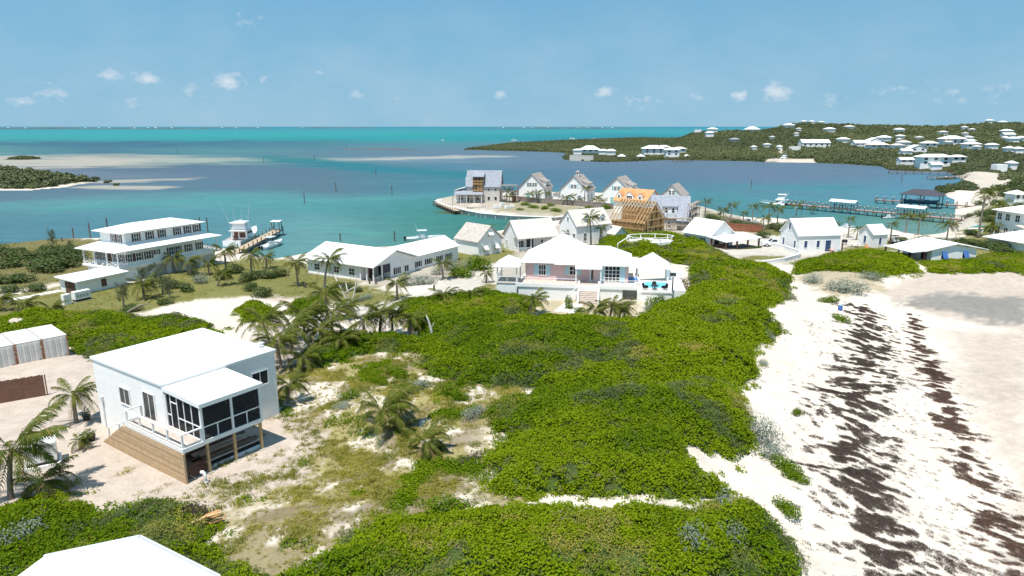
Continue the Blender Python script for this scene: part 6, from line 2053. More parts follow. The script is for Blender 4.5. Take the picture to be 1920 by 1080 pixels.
# rubble, block stacks and sand heaps on the building plot
rr_ = random.Random(12)
for k, (px, py, s, lb) in enumerate(((930, 391, 1.1, 'pallet of wrapped white blocks leftmost on the building plot'), (941, 388, 1.3, 'tallest pallet of white blocks in the middle of the building plot'), (951, 392, 1.0, 'low pallet of white blocks in front of the tallest stack'),
                                     (960, 389, .9, 'pale block stack nearest the board fence on the plot'))):
    p = gp(px, py)
    t_ = thing('block_pallet', lb, 'pallet', p, rr_.uniform(0, 1), 'pallets of building blocks')
    MB().box(-.8, -.6, 0, .8, .6, .15).build('pallet', M_OLDW, t_)
    for i in range(3):
        for j in range(2):
            for q in range(2):
                MB().box(-.8 + i * .54, -.6 + j * .61, .15 + q * .5 * s, -.28 + i * .54, -.02 + j * .61, .62 * s + q * .5 * s).build('block', M_WHITE, t_)
def heap(px, py, rx, ry, h, mat, label, cat='sand heap', name='sand_heap'):
    p = gp(px, py)
    mb = MB()
    rs_ = random.Random(int(px * 7 + py))
    rings = []
    for i in range(7):
        t = i / 6
        r_ = math.cos(t * math.pi / 2) ** .8
        rings.append([(rx * r_ * math.cos(a) * rs_.uniform(.9, 1.1), ry * r_ * math.sin(a) * rs_.uniform(.9, 1.1), h * math.sin(t * math.pi / 2) ** 1.3 - .15) for a in [2 * math.pi * k / 18 for k in range(18)]])
    mb.loft(rings)
    return tag(mb.build(name, mat, None, True, p), label, cat)
M_SANDH = pbr('heaped_sand', (0.46, 0.40, 0.33), 0.95, 0.1, 1.5, 0.5, 4)
heap(893, 388, 3.2, 2.4, 1.5, M_SANDH, 'pale sand heap in front of the unfinished house')
heap(34, 622, 1.7, 1.4, 2.0, M_SANDH, 'tall sand heap rising behind the rusty containers')

# ================================================================ docks and pilings
def dock(name, label, a, b, z, w, mat, step=2.6, rails=True, pile=None, posth=1.0, cap=False, brace=False, cat='dock'):
    """jetty from a to b: planks, stringers, a pile at every bay on both sides"""
    d = Vector((b[0] - a[0], b[1] - a[1], 0))
    ln, ang = d.length, math.atan2(d.y, d.x)
    T = thing(name, label, cat, (a[0], a[1], 0), ang)
    pile = pile or M_PILE
    for s in (-w / 2 + .1, w / 2 - .1):
        MB().box(0, s - .08, z - .34, ln, s + .08, z - .07).build('stringer', pile, T)
    mb = MB()
    n = int(ln / .3)
    for k in range(n):
        mb.box(k * .3, -w / 2, z - .06, k * .3 + .28, w / 2, z)
    kindof(mb.build('deck_planks', mat, T), 'stuff')
    m = max(1, round(ln / step))
    top = z + (posth if rails else .5)
    for k in range(m + 1):
        x = ln * k / m
        for s in (-w / 2 - .1, w / 2 + .1):
            p_ = MB().tube([(x, s, -2.2), (x, s, top)], .13, 7).build('piling', pile, T)
            if cap:
                MB().tube([(x, s, top), (x, s, top + .16)], [.16, .06], 7).build('cap', M_WHITE, p_)
        if brace:
            MB().bar((x, -w / 2, z - .4), (x, w / 2, .15), .1).build('brace', pile, T)
    if rails and rails != 'posts':
        for s in (-w / 2 - .1, w / 2 + .1):
            MB().bar((0, s, z + posth - .12), (ln, s, z + posth - .12), .1, .12).build('rail', pile, T)
    return T, ang, ln
d_, da, dl = dock('dock', 'tan plank jetty between the sport-fishing boat and the open boat', (-62.2, 147.5), (-64.2, 186.0), 1.5, 2.4, M_DOCK, 3.2, 'posts', None, .9)
for s in (-1.0, 1.0):
    MB().box(dl - 2.4, s - .08, 1.5, dl - 2.2, s + .08, 4.0).build('end_post', M_PILE, d_)
    MB().box(dl - .1, s - .08, 1.5, dl + .1, s + .08, 4.0).build('end_post', M_PILE, d_)
MB().box(dl - 2.6, -1.3, 3.9, dl + .2, 1.3, 4.02).build('end_canopy', M_WHITE, d_)
a, b = at(1474, 381, 1.6), at(1826, 413, 1.6)
dP, aP, lP = dock('pier', 'long reddish pier with white-capped posts and two white canopies', (a.x, a.y), (b.x, b.y), 1.6, 2.6, M_PIER, 2.9, True, M_PILE, 1.15, True, True, 'pier')
def canopy(par, x0, x1, w, z, mat, hip=False, h=1.0):
    for x in np.linspace(x0 + .2, x1 - .2, 5):
        for s in (-w / 2 + .2, w / 2 - .2):
            MB().box(x - .08, s - .08, 1.6, x + .08, s + .08, z).build('canopy_post', M_PILE, par)
    gable_roof(par, x0, -w / 2, x1, w / 2, z, h, 'x', mat, .3, .12, .3, 'canopy_roof')
def along(par_a, ang, ln, px, py, z):
    p = at(px, py, z)
    return (p.x - par_a.x) * math.cos(ang) + (p.y - par_a.y) * math.sin(ang)
for q0, q1 in ((1537, 1582), (1662, 1712)):
    x0, x1 = along(a, aP, lP, q0, 379 + (q0 - 1537) * .09, 4.0), along(a, aP, lP, q1, 379 + (q1 - 1537) * .09, 4.0)
    canopy(dP, min(x0, x1), max(x0, x1), 3.0, 3.9, M_ROOF, h=.55)
a2, b2 = at(1643, 374, 1.4), at(1868, 389, 1.4)
d2, aB, lB = dock('dock', 'dark jetty with charcoal hip-roofed boat lift', (a2.x, a2.y), (b2.x, b2.y), 1.4, 2.2, M_PIER, 3.0, 'posts', M_PILE, 1.3, True, True)
x0, x1 = along(a2, aB, lB, 1688, 380, 1.4), along(a2, aB, lB, 1766, 384, 1.4)
x0, x1 = min(x0, x1), max(x0, x1)
for x in (x0 + .4, (x0 + x1) / 2, x1 - .4):
    for s in (-6.6, -1.3):
        MB().tube([(x, s, -2), (x, s, 4.6)], .16, 7).build('boathouse_post', M_PILE, d2)
hip_roof(d2, x0, -7.4, x1, -.6, 4.6, 1.9, M_SLATE, .5, name='boathouse_roof')
for px, py, qx, qy, lb in ((1667, 322, 1792, 324, 'far grey jetty in front of the long white lodge across the bay'), (1742, 333, 1868, 329, 'far jetty ending beside the yellow boat across the bay'), (1262, 301, 1296, 300.5, 'small landing stage below the far white cabin')):
    a_, b_ = at(px, py, 1.3), at(qx, qy, 1.3)
    dock('dock', lb, (a_.x, a_.y), (b_.x, b_.y), 1.3, 2.0, M_PIER, 4.5, True, M_PILE, 1.0)
a_, b_ = at(818, 378, 1.5), at(864, 394, 1.4)
dock('dock', 'dark timber quay on piles at the tip of the point', (a_.x, a_.y), (b_.x - 1, b_.y - 1.2), 1.3, 2.2, M_DOCK, 2.2, 'posts', M_PILE, .5)

def pole(px, py, h, label, r=.14, name='channel_marker', cat='marker post', group='marker posts in the channel', head=None):
    p = at(px, py, 0)
    T = thing(name, label, cat, (p.x, p.y, 0), 0, group)
    MB().tube([(0, 0, -2), (0, 0, h)], r, 7).build('post', M_PILE, T)
    if head:
        MB().box(-.35, -.05, h - .9, .35, .05, h - .1).build('board', head, T)
    return T
for px, py, h, lb in ((630, 360, 4.2, 'dark channel post in front of the pale streaks, left of two'), (735, 366, 4.2, 'dark channel post nearest the unfinished house on the point'), (571, 381, 4.0, 'dark channel post standing nearest the bungalow roof'),
                      (705, 330, 4.0, 'channel post farther out, above the two nearer posts'), (590, 302, 5, 'thin channel post near the dark end of the dredged channel'), (495, 308, 5, 'thin channel post left of the dredged channel'), (650, 279, 6, 'most distant channel post before the low reef'),
                      (333, 288, 6, 'thin channel post by the long white sandbank'), (1408, 354, 4.4, 'lone post in the bay left of the seafoam boat'), (1690, 342, 4, 'lone post in the bay above the dark boathouse')):
    pole(px, py, h, lb, .16, head=M_REDB if px in (590, 650) else None)
for px, py, h, lb in ((139, 452, 3.4, 'leftmost mooring pile behind the verandah house'), (170, 450, 4.6, 'tall mooring pile behind the verandah house'), (203, 440, 4.6, 'mooring pile rising over the upper roof of the verandah house'), (118, 463, 2.4, 'short mooring pile beside the shoreline bushes'),
                      (369, 434, 3.6, 'mooring pile at the right end of the upper roof, first of three'), (376, 432, 3.8, 'mooring pile at the right end of the upper roof, second of three'), (390, 436, 4.2, 'mooring pile at the right end of the upper roof, third of three'),
                      (740, 452, 2.6, 'mooring pile left of the boat behind the bungalow'), (638, 452, 2.0, 'short mooring pile above the bungalow ridge')):
    pole(px, py, h, lb, .17, 'mooring_pile', 'mooring pile', 'mooring piles along the shore')

# ================================================================ boats
def hull_mb(L_, B_, fb, bow_rise, n=11, draft=.5, full=.75):
    mb = MB()
    rings = []
    for i in range(n):
        t = i / (n - 1)
        w = B_ / 2 * (1 - max(0, (t - .45) / .55) ** 2.2) * (.92 + .08 * min(1, t / .3))
        w = max(w, .03)
        zs = fb + bow_rise * t ** 2
        x = L_ * t
        zc = .12 + .55 * zs * max(0, (t - .6) / .4)
        xk = x - (L_ * .10 * ((t - .5) / .5) ** 2 if t > .5 else 0)
        rings.append([(x, -w, zs), (x - (x - xk) * .4, -w * .82, zc), (xk, 0, -draft * (1 - t ** 3)), (x - (x - xk) * .4, w * .82, zc), (x, w, zs)])
    mb.loft(rings, close=False, cap=False)
    mb.f.append((4, 3, 2, 1, 0))
    return mb, rings
def deck_mb(rings, i0, i1, drop=.04, inset=.94):
    mb = MB()
    lo = []
    for r_ in rings[i0:i1]:
        lo.append(((r_[0][0], r_[0][1] * inset, r_[0][2] - drop), (r_[4][0], r_[4][1] * inset, r_[4][2] - drop)))
    o = 0
    v = [p for pr in lo for p in pr]
    return mb.add(v, [(2 * i, 2 * i + 2, 2 * i + 3, 2 * i + 1) for i in range(len(lo) - 1)])
def place(o, px, py, rz, z=0):
    p = at(px, py, z)
    o.location = (p.x, p.y, z)
    o.rotation_euler = (0, 0, rz)

def sportfisher(label, loc, rz, L_, hm, tower=True):
    T = thing('sport_fishing_boat', label, 'boat', loc, rz)
    h, rings = hull_mb(L_, L_ * .29, L_ * .085, L_ * .075, 13)
    hull = h.build('hull', hm, T, smooth=True)
    deck_mb(rings, 4, 13, -.01, .98).build('foredeck', M_GEL, T)
    deck_mb(rings, 0, 5, L_ * .04, .92).build('cockpit_sole', M_DECK, T)
    MB().box(-.02, -L_ * .125, .1, .25, L_ * .125, L_ * .085 + .02).build('transom', M_GEL, T)
    b, z = L_ * .115, L_ * .09
    cab = MB().hexa([(L_ * .3, -b, z - .5), (L_ * .62, -b * .95, z - .2), (L_ * .62, b * .95, z - .2), (L_ * .3, b, z - .5)], [(L_ * .3, -b, z + 1.75), (L_ * .54, -b * .8, z + 1.75), (L_ * .54, b * .8, z + 1.75), (L_ * .3, b, z + 1.75)]).build('cabin', M_GEL, T)
    for s in (-1, 1):
        MB().hexa([(L_ * .33, s * (b + .01), z + .75), (L_ * .55, s * (b * .93), z + .75), (L_ * .55, s * (b * .93 - .05), z + .75), (L_ * .33, s * (b - .05), z + .75)], [(L_ * .33, s * (b + .01), z + 1.35), (L_ * .53, s * (b * .9), z + 1.35), (L_ * .53, s * (b * .9 - .05), z + 1.35), (L_ * .33, s * (b - .05), z + 1.35)]).build('side_window', M_GLASS, cab)
    MB().box(L_ * .3 - .04, -b * .8, z - .1, L_ * .3 - .003, -b * .05, z + 1.3).build('aft_window', M_BROWNSH, cab)
    MB().box(L_ * .3 - .04, b * .1, z - .4, L_ * .3 - .003, b * .6, z + 1.4).build('door', M_BROWN, cab)
    MB().box(L_ * .22, -b * 1.02, z + 1.76, L_ * .55, b * 1.02, z + 1.9).build('flybridge_deck', M_GEL, T)
    MB().hexa([(L_ * .31, -b * .85, z + 1.9), (L_ * .52, -b * .7, z + 1.9), (L_ * .52, b * .7, z + 1.9), (L_ * .31, b * .85, z + 1.9)], [(L_ * .31, -b * .85, z + 2.7), (L_ * .49, -b * .65, z + 2.7), (L_ * .49, b * .65, z + 2.7), (L_ * .31, b * .85, z + 2.7)]).build('flybridge', M_GEL, T)
    MB().hexa([(L_ * .30, -b * .8, z + 2.71), (L_ * .48, -b * .62, z + 2.71), (L_ * .48, b * .62, z + 2.71), (L_ * .30, b * .8, z + 2.71)], [(L_ * .30, -b * .76, z + 3.7), (L_ * .45, -b * .6, z + 3.7), (L_ * .45, b * .6, z + 3.7), (L_ * .30, b * .76, z + 3.7)]).build('clear_curtain', M_STEEL, T)
    top = MB().hexa([(L_ * .26, -b * .95, z + 3.7), (L_ * .5, -b * .85, z + 3.7), (L_ * .5, b * .85, z + 3.7), (L_ * .26, b * .95, z + 3.7)], [(L_ * .27, -b * .9, z + 3.88), (L_ * .49, -b * .8, z + 3.88), (L_ * .49, b * .8, z + 3.88), (L_ * .27, b * .9, z + 3.88)]).build('hardtop', M_GEL, T)
    if tower:
        MB().tube([(L_ * .4, 0, z + 3.88), (L_ * .4, 0, z + 4.1), (L_ * .4, 0, z + 4.25)], [.5, .5, .2], 10).build('radome', M_GEL, top)
    for s in (-1, 1):
        q_ = 1.0 if tower else .35
        MB().tube([(L_ * .36, s * b, z + 1.2), (L_ * .30, s * b * 1.35, z + 1.2 + 4.3 * q_), (L_ * .22, s * b * 2.0, z + 1.2 + 8.3 * q_)], [.06, .045, .02], 6).build('outrigger', M_STEEL, T)
        MB().tube([(L_ * .32, s * b * .5, z + 3.88), (L_ * .30, s * b * .5, z + 3.9 + 3.3 * q_)], [.03, .012], 5).build('antenna', M_GEL, T)
    MB().tube([(L_ * .14, 0, z - .6), (L_ * .14, 0, z + .3)], .12, 8).tube([(L_ * .14, 0, z + .31), (L_ * .12, 0, z + .5), (L_ * .10, 0, z + 1.0)], [.32, .3, .1], 8).build('fighting_chair', M_BROWN, T)
    for s in (-1, 1):
        n = 6
        mb = MB()
        pts = [(rings[6 + i][0][0], s * abs(rings[6 + i][0][1]) * .95, rings[6 + i][0][2] + .7) for i in range(6)]
        mb.tube(pts, .03, 5).build('bow_rail', M_STEEL, T)
    return T
sportfisher('white sport-fishing boat with raised outriggers moored stern-on at the jetty', (-69.2, 166.5, 0), R(91), 17.5, M_GEL)
p0, p1 = at(1492, 391, 0), at(1421, 388, 0)
sportfisher('seafoam-green sport-fishing boat lying at the end of the long pier', (p0.x, p0.y, 0), math.atan2(p1.y - p0.y, p1.x - p0.x), (p1 - p0).length, M_SEAFOAM, False)
p0 = at(1462, 303, 0)
sportfisher('far white sport-fishing boat moored at the little white beach', (p0.x + 9, p0.y - 3, 0), R(172), 17, M_GEL)

def open_boat(label, loc, rz, L_, hm, ttop=True, motors=2, name='open_boat', group=None):
    T = thing(name, label, 'boat', loc, rz, group)
    h, rings = hull_mb(L_, L_ * .28, L_ * .08, L_ * .055, 11)
    h.build('hull', hm, T, smooth=True)
    deck_mb(rings, 0, 8, L_ * .035, .9).build('cockpit_sole', M_GEL, T)
    deck_mb(rings, 7, 11, .0, .97).build('foredeck', M_GEL, T)
    z = L_ * .05
    MB().hexa([(L_ * .38, -.5, z), (L_ * .55, -.45, z), (L_ * .55, .45, z), (L_ * .38, .5, z)], [(L_ * .38, -.5, z + 1.1), (L_ * .48, -.4, z + 1.1), (L_ * .48, .4, z + 1.1), (L_ * .38, .5, z + 1.1)]).build('console', M_GEL, T)
    MB().box(L_ * .27, -.5, z, L_ * .34, .5, z + .65).build('leaning_post', M_STEEL, T)
    if ttop:
        for x in (.36, .5):
            for s in (-.7, .7):
                MB().tube([(L_ * x, s, z), (L_ * x, s * .95, z + 2.1)], .035, 5).build('tee_top_post', M_STEEL, T)
        MB().box(L_ * .29, -1.05, z + 2.1, L_ * .56, 1.05, z + 2.2).build('tee_top', M_GEL, T)
        for s in (-.8, 0, .8):
            MB().tube([(L_ * .3, s, z + 2.2), (L_ * .26, s, z + 3.6)], [.025, .012], 5).build('rod', M_STEEL, T)
    for k in range(motors):
        y = (k - (motors - 1) / 2) * .75
        m_ = MB().hexa([(-.75, y - .2, .45), (-.1, y - .2, .45), (-.1, y + .2, .45), (-.75, y + .2, .45)], [(-.6, y - .16, 1.15), (-.15, y - .16, 1.1), (-.15, y + .16, 1.1), (-.6, y + .16, 1.15)]).build('outboard', M_DARK, T)
        MB().box(-.45, y - .08, -.5, -.2, y + .08, .45).build('leg', M_DARK, m_)
    return T
open_boat('white open boat with twin black outboards lying right of the jetty', (-60.3, 162.0, 0), R(78), 9.6, M_GEL)
open_boat('white boat with tee-top and rods half hidden behind the bungalow roof', (-27.5, 176.0, 0), R(12), 9.5, M_GEL)
p0 = at(1764, 386, 0)
bq = Matrix.Rotation(aB, 3, 'Z') @ Vector((x0 + 1.2, -4.0, 0)) + Vector((a2.x, a2.y, 1.6))
open_boat('dark blue boat raised on the lift under the charcoal roof', tuple(bq), aB, max(8.0, (x1 - x0) * .85), M_BLUEHULL)
p0 = at(1788, 336, 0)
open_boat('small white-and-yellow boat tied at the far jetty', (p0.x, p0.y, 0), R(165), 9, pbr('yellow_hull_paint', (0.75, 0.5, 0.12), 0.4, 0.05, 2), False)
p0 = at(1655, 410, 0)
open_boat('small grey inflatable dinghy floating below the long pier', (p0.x, p0.y, 0), R(5), 4.6, M_STEEL, False, 1, 'dinghy')
p0 = at(1572, 428, 0)
open_boat('small white skiff afloat between palms near the steep-roofed house', (p0.x, p0.y, 0), R(0), 5, M_GEL, False, 1, 'skiff')
for px, py, s, lb in ((964, 265, 15, 'white motor yacht anchored off the left end of the far peninsula'), (1000, 268.5, 8, 'small white boat anchored close behind the low peninsula'), (1073, 262, 18, 'largest white motor yacht anchored beyond the far peninsula'), (1062, 264, 9, 'small white boat just left of the largest yacht'), (1115, 262, 14, 'white motor yacht anchored at the right beyond the peninsula')):
    p0 = at(px, py, 0)
    t_ = thing('motor_yacht', lb, 'yacht', (p0.x, p0.y, 0), R(8), 'yachts at anchor off the peninsula')
    h, rings = hull_mb(s, s * .28, s * .11, s * .07, 9)
    h.v = [(x - s / 2, y, z) for x, y, z in h.v]
    h.build('hull', M_GEL, t_, smooth=True)
    MB().box(-s * .38, -s * .12, s * .05, s * .3, s * .12, s * .14).build('deck', M_GEL, t_)
    MB().hexa([(-s * .3, -s * .1, s * .14), (s * .2, -s * .1, s * .14), (s * .2, s * .1, s * .14), (-s * .3, s * .1, s * .14)], [(-s * .3, -s * .1, s * .23), (s * .08, -s * .08, s * .23), (s * .08, s * .08, s * .23), (-s * .3, s * .1, s * .23)]).build('cabin', M_GEL, t_)
    MB().box(-s * .28, -s * .102, s * .165, s * .08, s * .102, s * .2).build('window_band', M_GLASS, t_)
    MB().box(-s * .2, -s * .08, s * .28, s * .02, s * .08, s * .3).build('hardtop', M_GEL, t_)
    for a_ in (-.19, .01):
        MB().box(s * a_ - .05, -.05, s * .23, s * a_ + .05, .05, s * .28).build('support', M_GEL, t_)
for px, py, s, lb in ((831, 265, 12, 'white sailing boat with bare mast in mid distance'), (1022, 242.5, 22, 'tiny distant sail near the horizon left of the hills'), (1080, 244.5, 20, 'tiny distant boat mast on the turquoise water')):
    p0 = at(px, py, 0)
    t_ = thing('sailing_boat', lb, 'sailing boat', (p0.x, p0.y, 0), R(10), 'sailing boats far out')
    h, rings = hull_mb(s, s * .28, s * .1, s * .04, 9)
    h.v = [(x - s / 2, y, z) for x, y, z in h.v]
    h.build('hull', M_GEL, t_, smooth=True)
    MB().box(-s * .25, -s * .08, s * .08, s * .15, s * .08, s * .15).build('cabin', M_GEL, t_)
    MB().tube([(0, 0, 0), (0, 0, s * 1.15)], s * .012, 6).build('mast', M_STEEL, t_)
    MB().tube([(0, 0, s * .22), (-s * .4, 0, s * .22)], s * .018, 6).build('boom', M_GEL, t_)
p0 = at(1835, 424, 2.2)
def kayak(px, py, z, label, mat, rz, L_=4.2):
    p = at(px, py, z)
    t_ = thing('kayak', label, 'kayak', (p.x, p.y, p.z), rz, 'kayaks and boards on the shore')
    mb = MB()
    rings = []
    for i in range(9):
        t = i / 8
        w = .42 * math.sin(math.pi * (.06 + .88 * t)) ** .7
        rings.append([(L_ * (t - .5), w * math.cos(a), .2 * math.sin(a) * math.sin(math.pi * (.1 + .8 * t)) + .1 * (2 * t - 1) ** 2) for a in [2 * math.pi * k / 8 for k in range(8)]])
    mb.loft(rings).build('shell', mat, t_, True)
    MB().hexa([(-.6, -.22, .17), (.5, -.22, .17), (.5, .22, .17), (-.6, .22, .17)], [(-.55, -.2, .225), (.45, -.2, .225), (.45, .2, .225), (-.55, .2, .225)]).build('cockpit', M_DARK, t_)
    return t_
kayak(1836, 424, 2.9, 'turquoise kayak on the rack above the lime one', M_TURQ, R(12), 5)
kayak(1828, 433, 2.5, 'lime-green kayak on the low rack by the beach', M_LIME, R(8), 5)
kayak(1681, 439, .6, 'turquoise kayak lying at the waterline behind the tiny shed', M_TURQ, R(4), 5)
p = gp(1829, 436)
t_ = thing('kayak_rack', 'low white rack carrying the kayaks by the beach', 'rack', p, R(10))
for x in (-1.8, 1.6):
    MB().box(x - .1, -.5, -.4, x + .1, .5, 1.0).build('support', M_WHITE, t_)
MB().box(-2.2, -.5, 1.0, 2.2, .5, 1.1).build('shelf', M_WHITE, t_)

# ================================================================ vehicles and garden furniture
def pickup(label, loc, rz):
    T = thing('pickup_truck', label, 'pickup truck', loc, rz, 'white pickups in the village')
    MB().hexa([(-2.7, -.92, .45), (2.65, -.92, .45), (2.65, .92, .45), (-2.7, .92, .45)], [(-2.7, -.95, 1.02), (2.6, -.9, .98), (2.6, .9, .98), (-2.7, .95, 1.02)]).build('body', M_GEL, T)
    MB().hexa([(.95, -.86, .98), (2.58, -.82, .94), (2.58, .82, .94), (.95, .86, .98)], [(.95, -.84, 1.18), (2.45, -.78, 1.05), (2.45, .78, 1.05), (.95, .84, 1.18)]).build('bonnet', M_GEL, T)
    cab = MB().hexa([(-.75, -.88, 1.0), (1.15, -.86, 1.1), (1.15, .86, 1.1), (-.75, .88, 1.0)], [(-.6, -.72, 1.8), (.45, -.7, 1.8), (.45, .7, 1.8), (-.6, .72, 1.8)]).build('cab', M_GEL, T)
    for s in (-1, 1):
        MB().hexa([(-.5, s * .86, 1.18), (.85, s * .86, 1.18), (.85, s * .80, 1.18), (-.5, s * .80, 1.18)], [(-.45, s * .765, 1.68), (.42, s * .765, 1.68), (.42, s * .70, 1.68), (-.45, s * .70, 1.68)]).build('side_window', M_GLASS, cab)
        MB().box(-2.68, s * .92 - .05, 1.02, -.78, s * .92 + .05, 1.2).build('bed_side', M_GEL, T)
        for x in (-1.75, 1.75):
            w = MB().tube([(x, s * .82 - .12, .38), (x, s * .82 + .12, .38)], .39, 14).build('wheel', M_DARK, T)
            MB().tube([(x, s * .82 - .13, .38), (x, s * .82 + .13, .38)], .2, 10).build('rim', M_STEEL, w)
        MB().box(2.6, s * .62 - .18, .72, 2.68, s * .62 + .18, .9).build('headlight', M_STEEL, T)
    MB().hexa([(.55, -.68, 1.72), (1.18, -.78, 1.16), (1.18, .78, 1.16), (.55, .68, 1.72)], [(.50, -.68, 1.765), (1.14, -.78, 1.215), (1.14, .78, 1.215), (.50, .68, 1.765)]).build('windscreen', M_GLASS, cab, fix=True)
    MB().box(2.62, -.85, .42, 2.76, .85, .62).build('bumper', M_STEEL, T)
    return T
p = gp(1451, 462)
pickup('white pickup truck parked on the sand left of the steep-roofed house', p, R(172))
p = gp(1403, 421)
pickup('white pickup truck half hidden among palms behind the brown fence', p, R(165))
def picnic(px, py, rz, label, mat):
    p = gp(px, py)
    t_ = thing('picnic_table', label, 'picnic table', p, rz)
    MB().box(-.95, -.4, .72, .95, .4, .78).build('table_top', mat, t_)
    for s in (-.72, .72):
        MB().box(-.95, s - .13, .42, .95, s + .13, .47).build('bench', mat, t_)
    for x in (-.7, .7):
        MB().bar((x, -.75, 0), (x, .3, .72), .08).bar((x, .75, 0), (x, -.3, .72), .08).build('leg', mat, t_)
picnic(1603, 463, R(8), 'white picnic table left of the tiny navy-shuttered shed', M_WHITE)
p = gp(1583, 459)
t_ = thing('barrel_grill', 'black barrel grill on legs left of the white picnic table', 'grill', p)
MB().tube([(-.5, 0, .9), (.5, 0, .9)], .38, 12).build('drum', M_DARK, t_)
for x in (-.4, .4):
    MB().bar((x, -.3, 0), (x, 0, .6), .06).bar((x, .3, 0), (x, 0, .6), .06).build('leg', M_DARK, t_)
p = gp(1676, 457)
t_ = thing('golf_cart', 'black and white golf cart parked right of the tiny shed', 'golf cart', p, R(20))
MB().box(-1.1, -.55, .3, 1.1, .55, .6).build('body', M_DARK, t_)
MB().hexa([(.6, -.5, .6), (1.15, -.5, .6), (1.15, .5, .6), (.6, .5, .6)], [(.6, -.45, 1.0), (.9, -.45, .95), (.9, .45, .95), (.6, .45, 1.0)]).build('front_cowl', M_GEL, t_)
MB().box(-.6, -.5, .6, .1, .5, .85).box(-.7, -.5, .85, -.55, .5, 1.3).build('seat', M_WHITE, t_)
for x in (-.9, .75):
    for s in (-.5, .5):
        MB().box(x - .03, s - .03, .6, x + .03, s + .03, 1.9).build('roof_post', M_STEEL, t_)
        MB().tube([(x, s - .1, .25), (x, s + .1, .25)], .26, 12).build('wheel', M_DARK, t_)
MB().box(-1.1, -.6, 1.9, 1.0, .6, 1.97).build('roof', M_DARK, t_)
def beach_chair(px, py, rz, label, mat, group=None):
    p = gp(px, py)
    t_ = thing('garden_chair', label, 'chair', p, rz, group)
    MB().hexa([(-.4, -.4, .35), (.4, -.4, .35), (.4, .35, .25), (-.4, .35, .25)], [(-.4, -.4, .42), (.4, -.4, .42), (.4, .35, .32), (-.4, .35, .32)]).build('seat', mat, t_)
    MB().hexa([(-.4, .33, .25), (.4, .33, .25), (.4, .4, .25), (-.4, .4, .25)], [(-.36, .7, 1.2), (.36, .7, 1.2), (.36, .77, 1.2), (-.36, .77, 1.2)]).build('backrest', mat, t_)
    for s in (-.45, .37):
        MB().box(s, -.4, .6, s + .08, .45, .66).build('armrest', mat, t_)
        MB().box(s, -.4, 0, s + .08, -.3, .6).build('leg', mat, t_)
        MB().box(s, .3, 0, s + .08, .4, .6).build('leg', mat, t_)
M_ORNG = pbr('orange_tan_paint', (0.55, 0.28, 0.12), 0.6, 0.1, 3)
beach_chair(1627, 469, R(10), 'orange-tan garden chair before the tiny shed', M_ORNG)
beach_chair(1551, 471, R(-15), 'tan garden chair leftmost below the steep-roofed house', M_TIMBER, 'chairs below the steep-roofed house')
beach_chair(1561, 472, R(-5), 'pale pink garden chair in the middle below the steep-roofed house', M_PINK, 'chairs below the steep-roofed house')
beach_chair(1572, 471, R(15), 'pale green garden chair rightmost below the steep-roofed house', M_PALEBLUE, 'chairs below the steep-roofed house')
for px, py, lb in ((1578, 474, 'dark timber post by the garden chairs below the steep-roofed house'), (1668, 463, 'dark timber post between the tiny shed and the low house')):
    p = gp(px, py)
    t_ = thing('garden_post', lb, 'post', p, 0, 'timber posts on the lawn')
    MB().box(-.12, -.12, -.3, .12, .12, 2.0).build('post', M_BROWN, t_)
    MB().box(-.2, -.2, 2.0, .2, .2, 2.12).build('cap', M_BROWN, t_)
p = gp(1575, 582)
t_ = thing('plastic_drum', 'blue plastic drum washed up at the top of the beach', 'drum', p, R(30))
MB().tube([(0, 0, -.1), (0, 0, .7)], .3, 12).build('drum', M_BLUE, t_)
MB().tube([(0, 0, .7), (0, 0, .78)], [.3, .12], 12).build('lid', M_CANVAS, t_)
# charred pit with broken boards by the thicket
p = gp(392, 990)
t_ = thing('burnt_boards', 'broken orange-brown boards lying in a burnt hollow by the shrubs', 'boards', (p.x, p.y, p.z + .25), R(20))
rb = random.Random(6)
for k in range(6):
    a_ = rb.uniform(-.5, .6)
    c_ = Vector((rb.uniform(-.7, .7), rb.uniform(-.5, .4), .2 + .1 * k))
    v_ = Vector((math.cos(a_), math.sin(a_), rb.uniform(-.1, .25))) * rb.uniform(.4, .8)
    MB().bar(c_ - v_, c_ + v_, .22, .05).build('board', M_TIMBER if k % 2 else M_ORNG, t_)
def garden_post_row():
    for px, py, lb in ((573, 540, 'short dark bollard leftmost on the lawn before the bungalow'), (693, 532, 'short dark bollard on the lawn left of the bungalow palm'), (705, 533, 'short dark bollard right beside the bungalow palm'), (814, 545, 'short dark bollard at the mouth of the drive')):
        p = gp(px, py)
        t_ = thing('bollard', lb, 'bollard', p, 0, 'dark bollards before the bungalow')
        MB().tube([(0, 0, -.2), (0, 0, .9)], .16, 8).build('post', M_PILE, t_)
        MB().tube([(0, 0, .9), (0, 0, .98)], [.16, .05], 8).build('cap', M_PILE, t_)
garden_post_row()

p = gp(372, 978)
t_ = put('charred_clump', bush_mesh(801, 420, .16, m_wrack, .9, 6, .5), None, (p.x, p.y, p.z), .4)  # black leaf clump added to stand for the dark charred hollow
t_.scale = (1.5, 1.0, 1.5)
tag(t_, 'black clump standing for charred ground beside the broken boards near the bottom left', 'shrub')
p = gp(884, 862)
t_ = put('weed_heap', bush_mesh(802, 420, .14, m_wrack, .9, 6, .5), None, (p.x, p.y, p.z - .1), .9)
t_.scale = (1.5, .9, .45)
tag(t_, 'dark heap of dried weed on the sandy ground right of the small palm', 'weed heap')

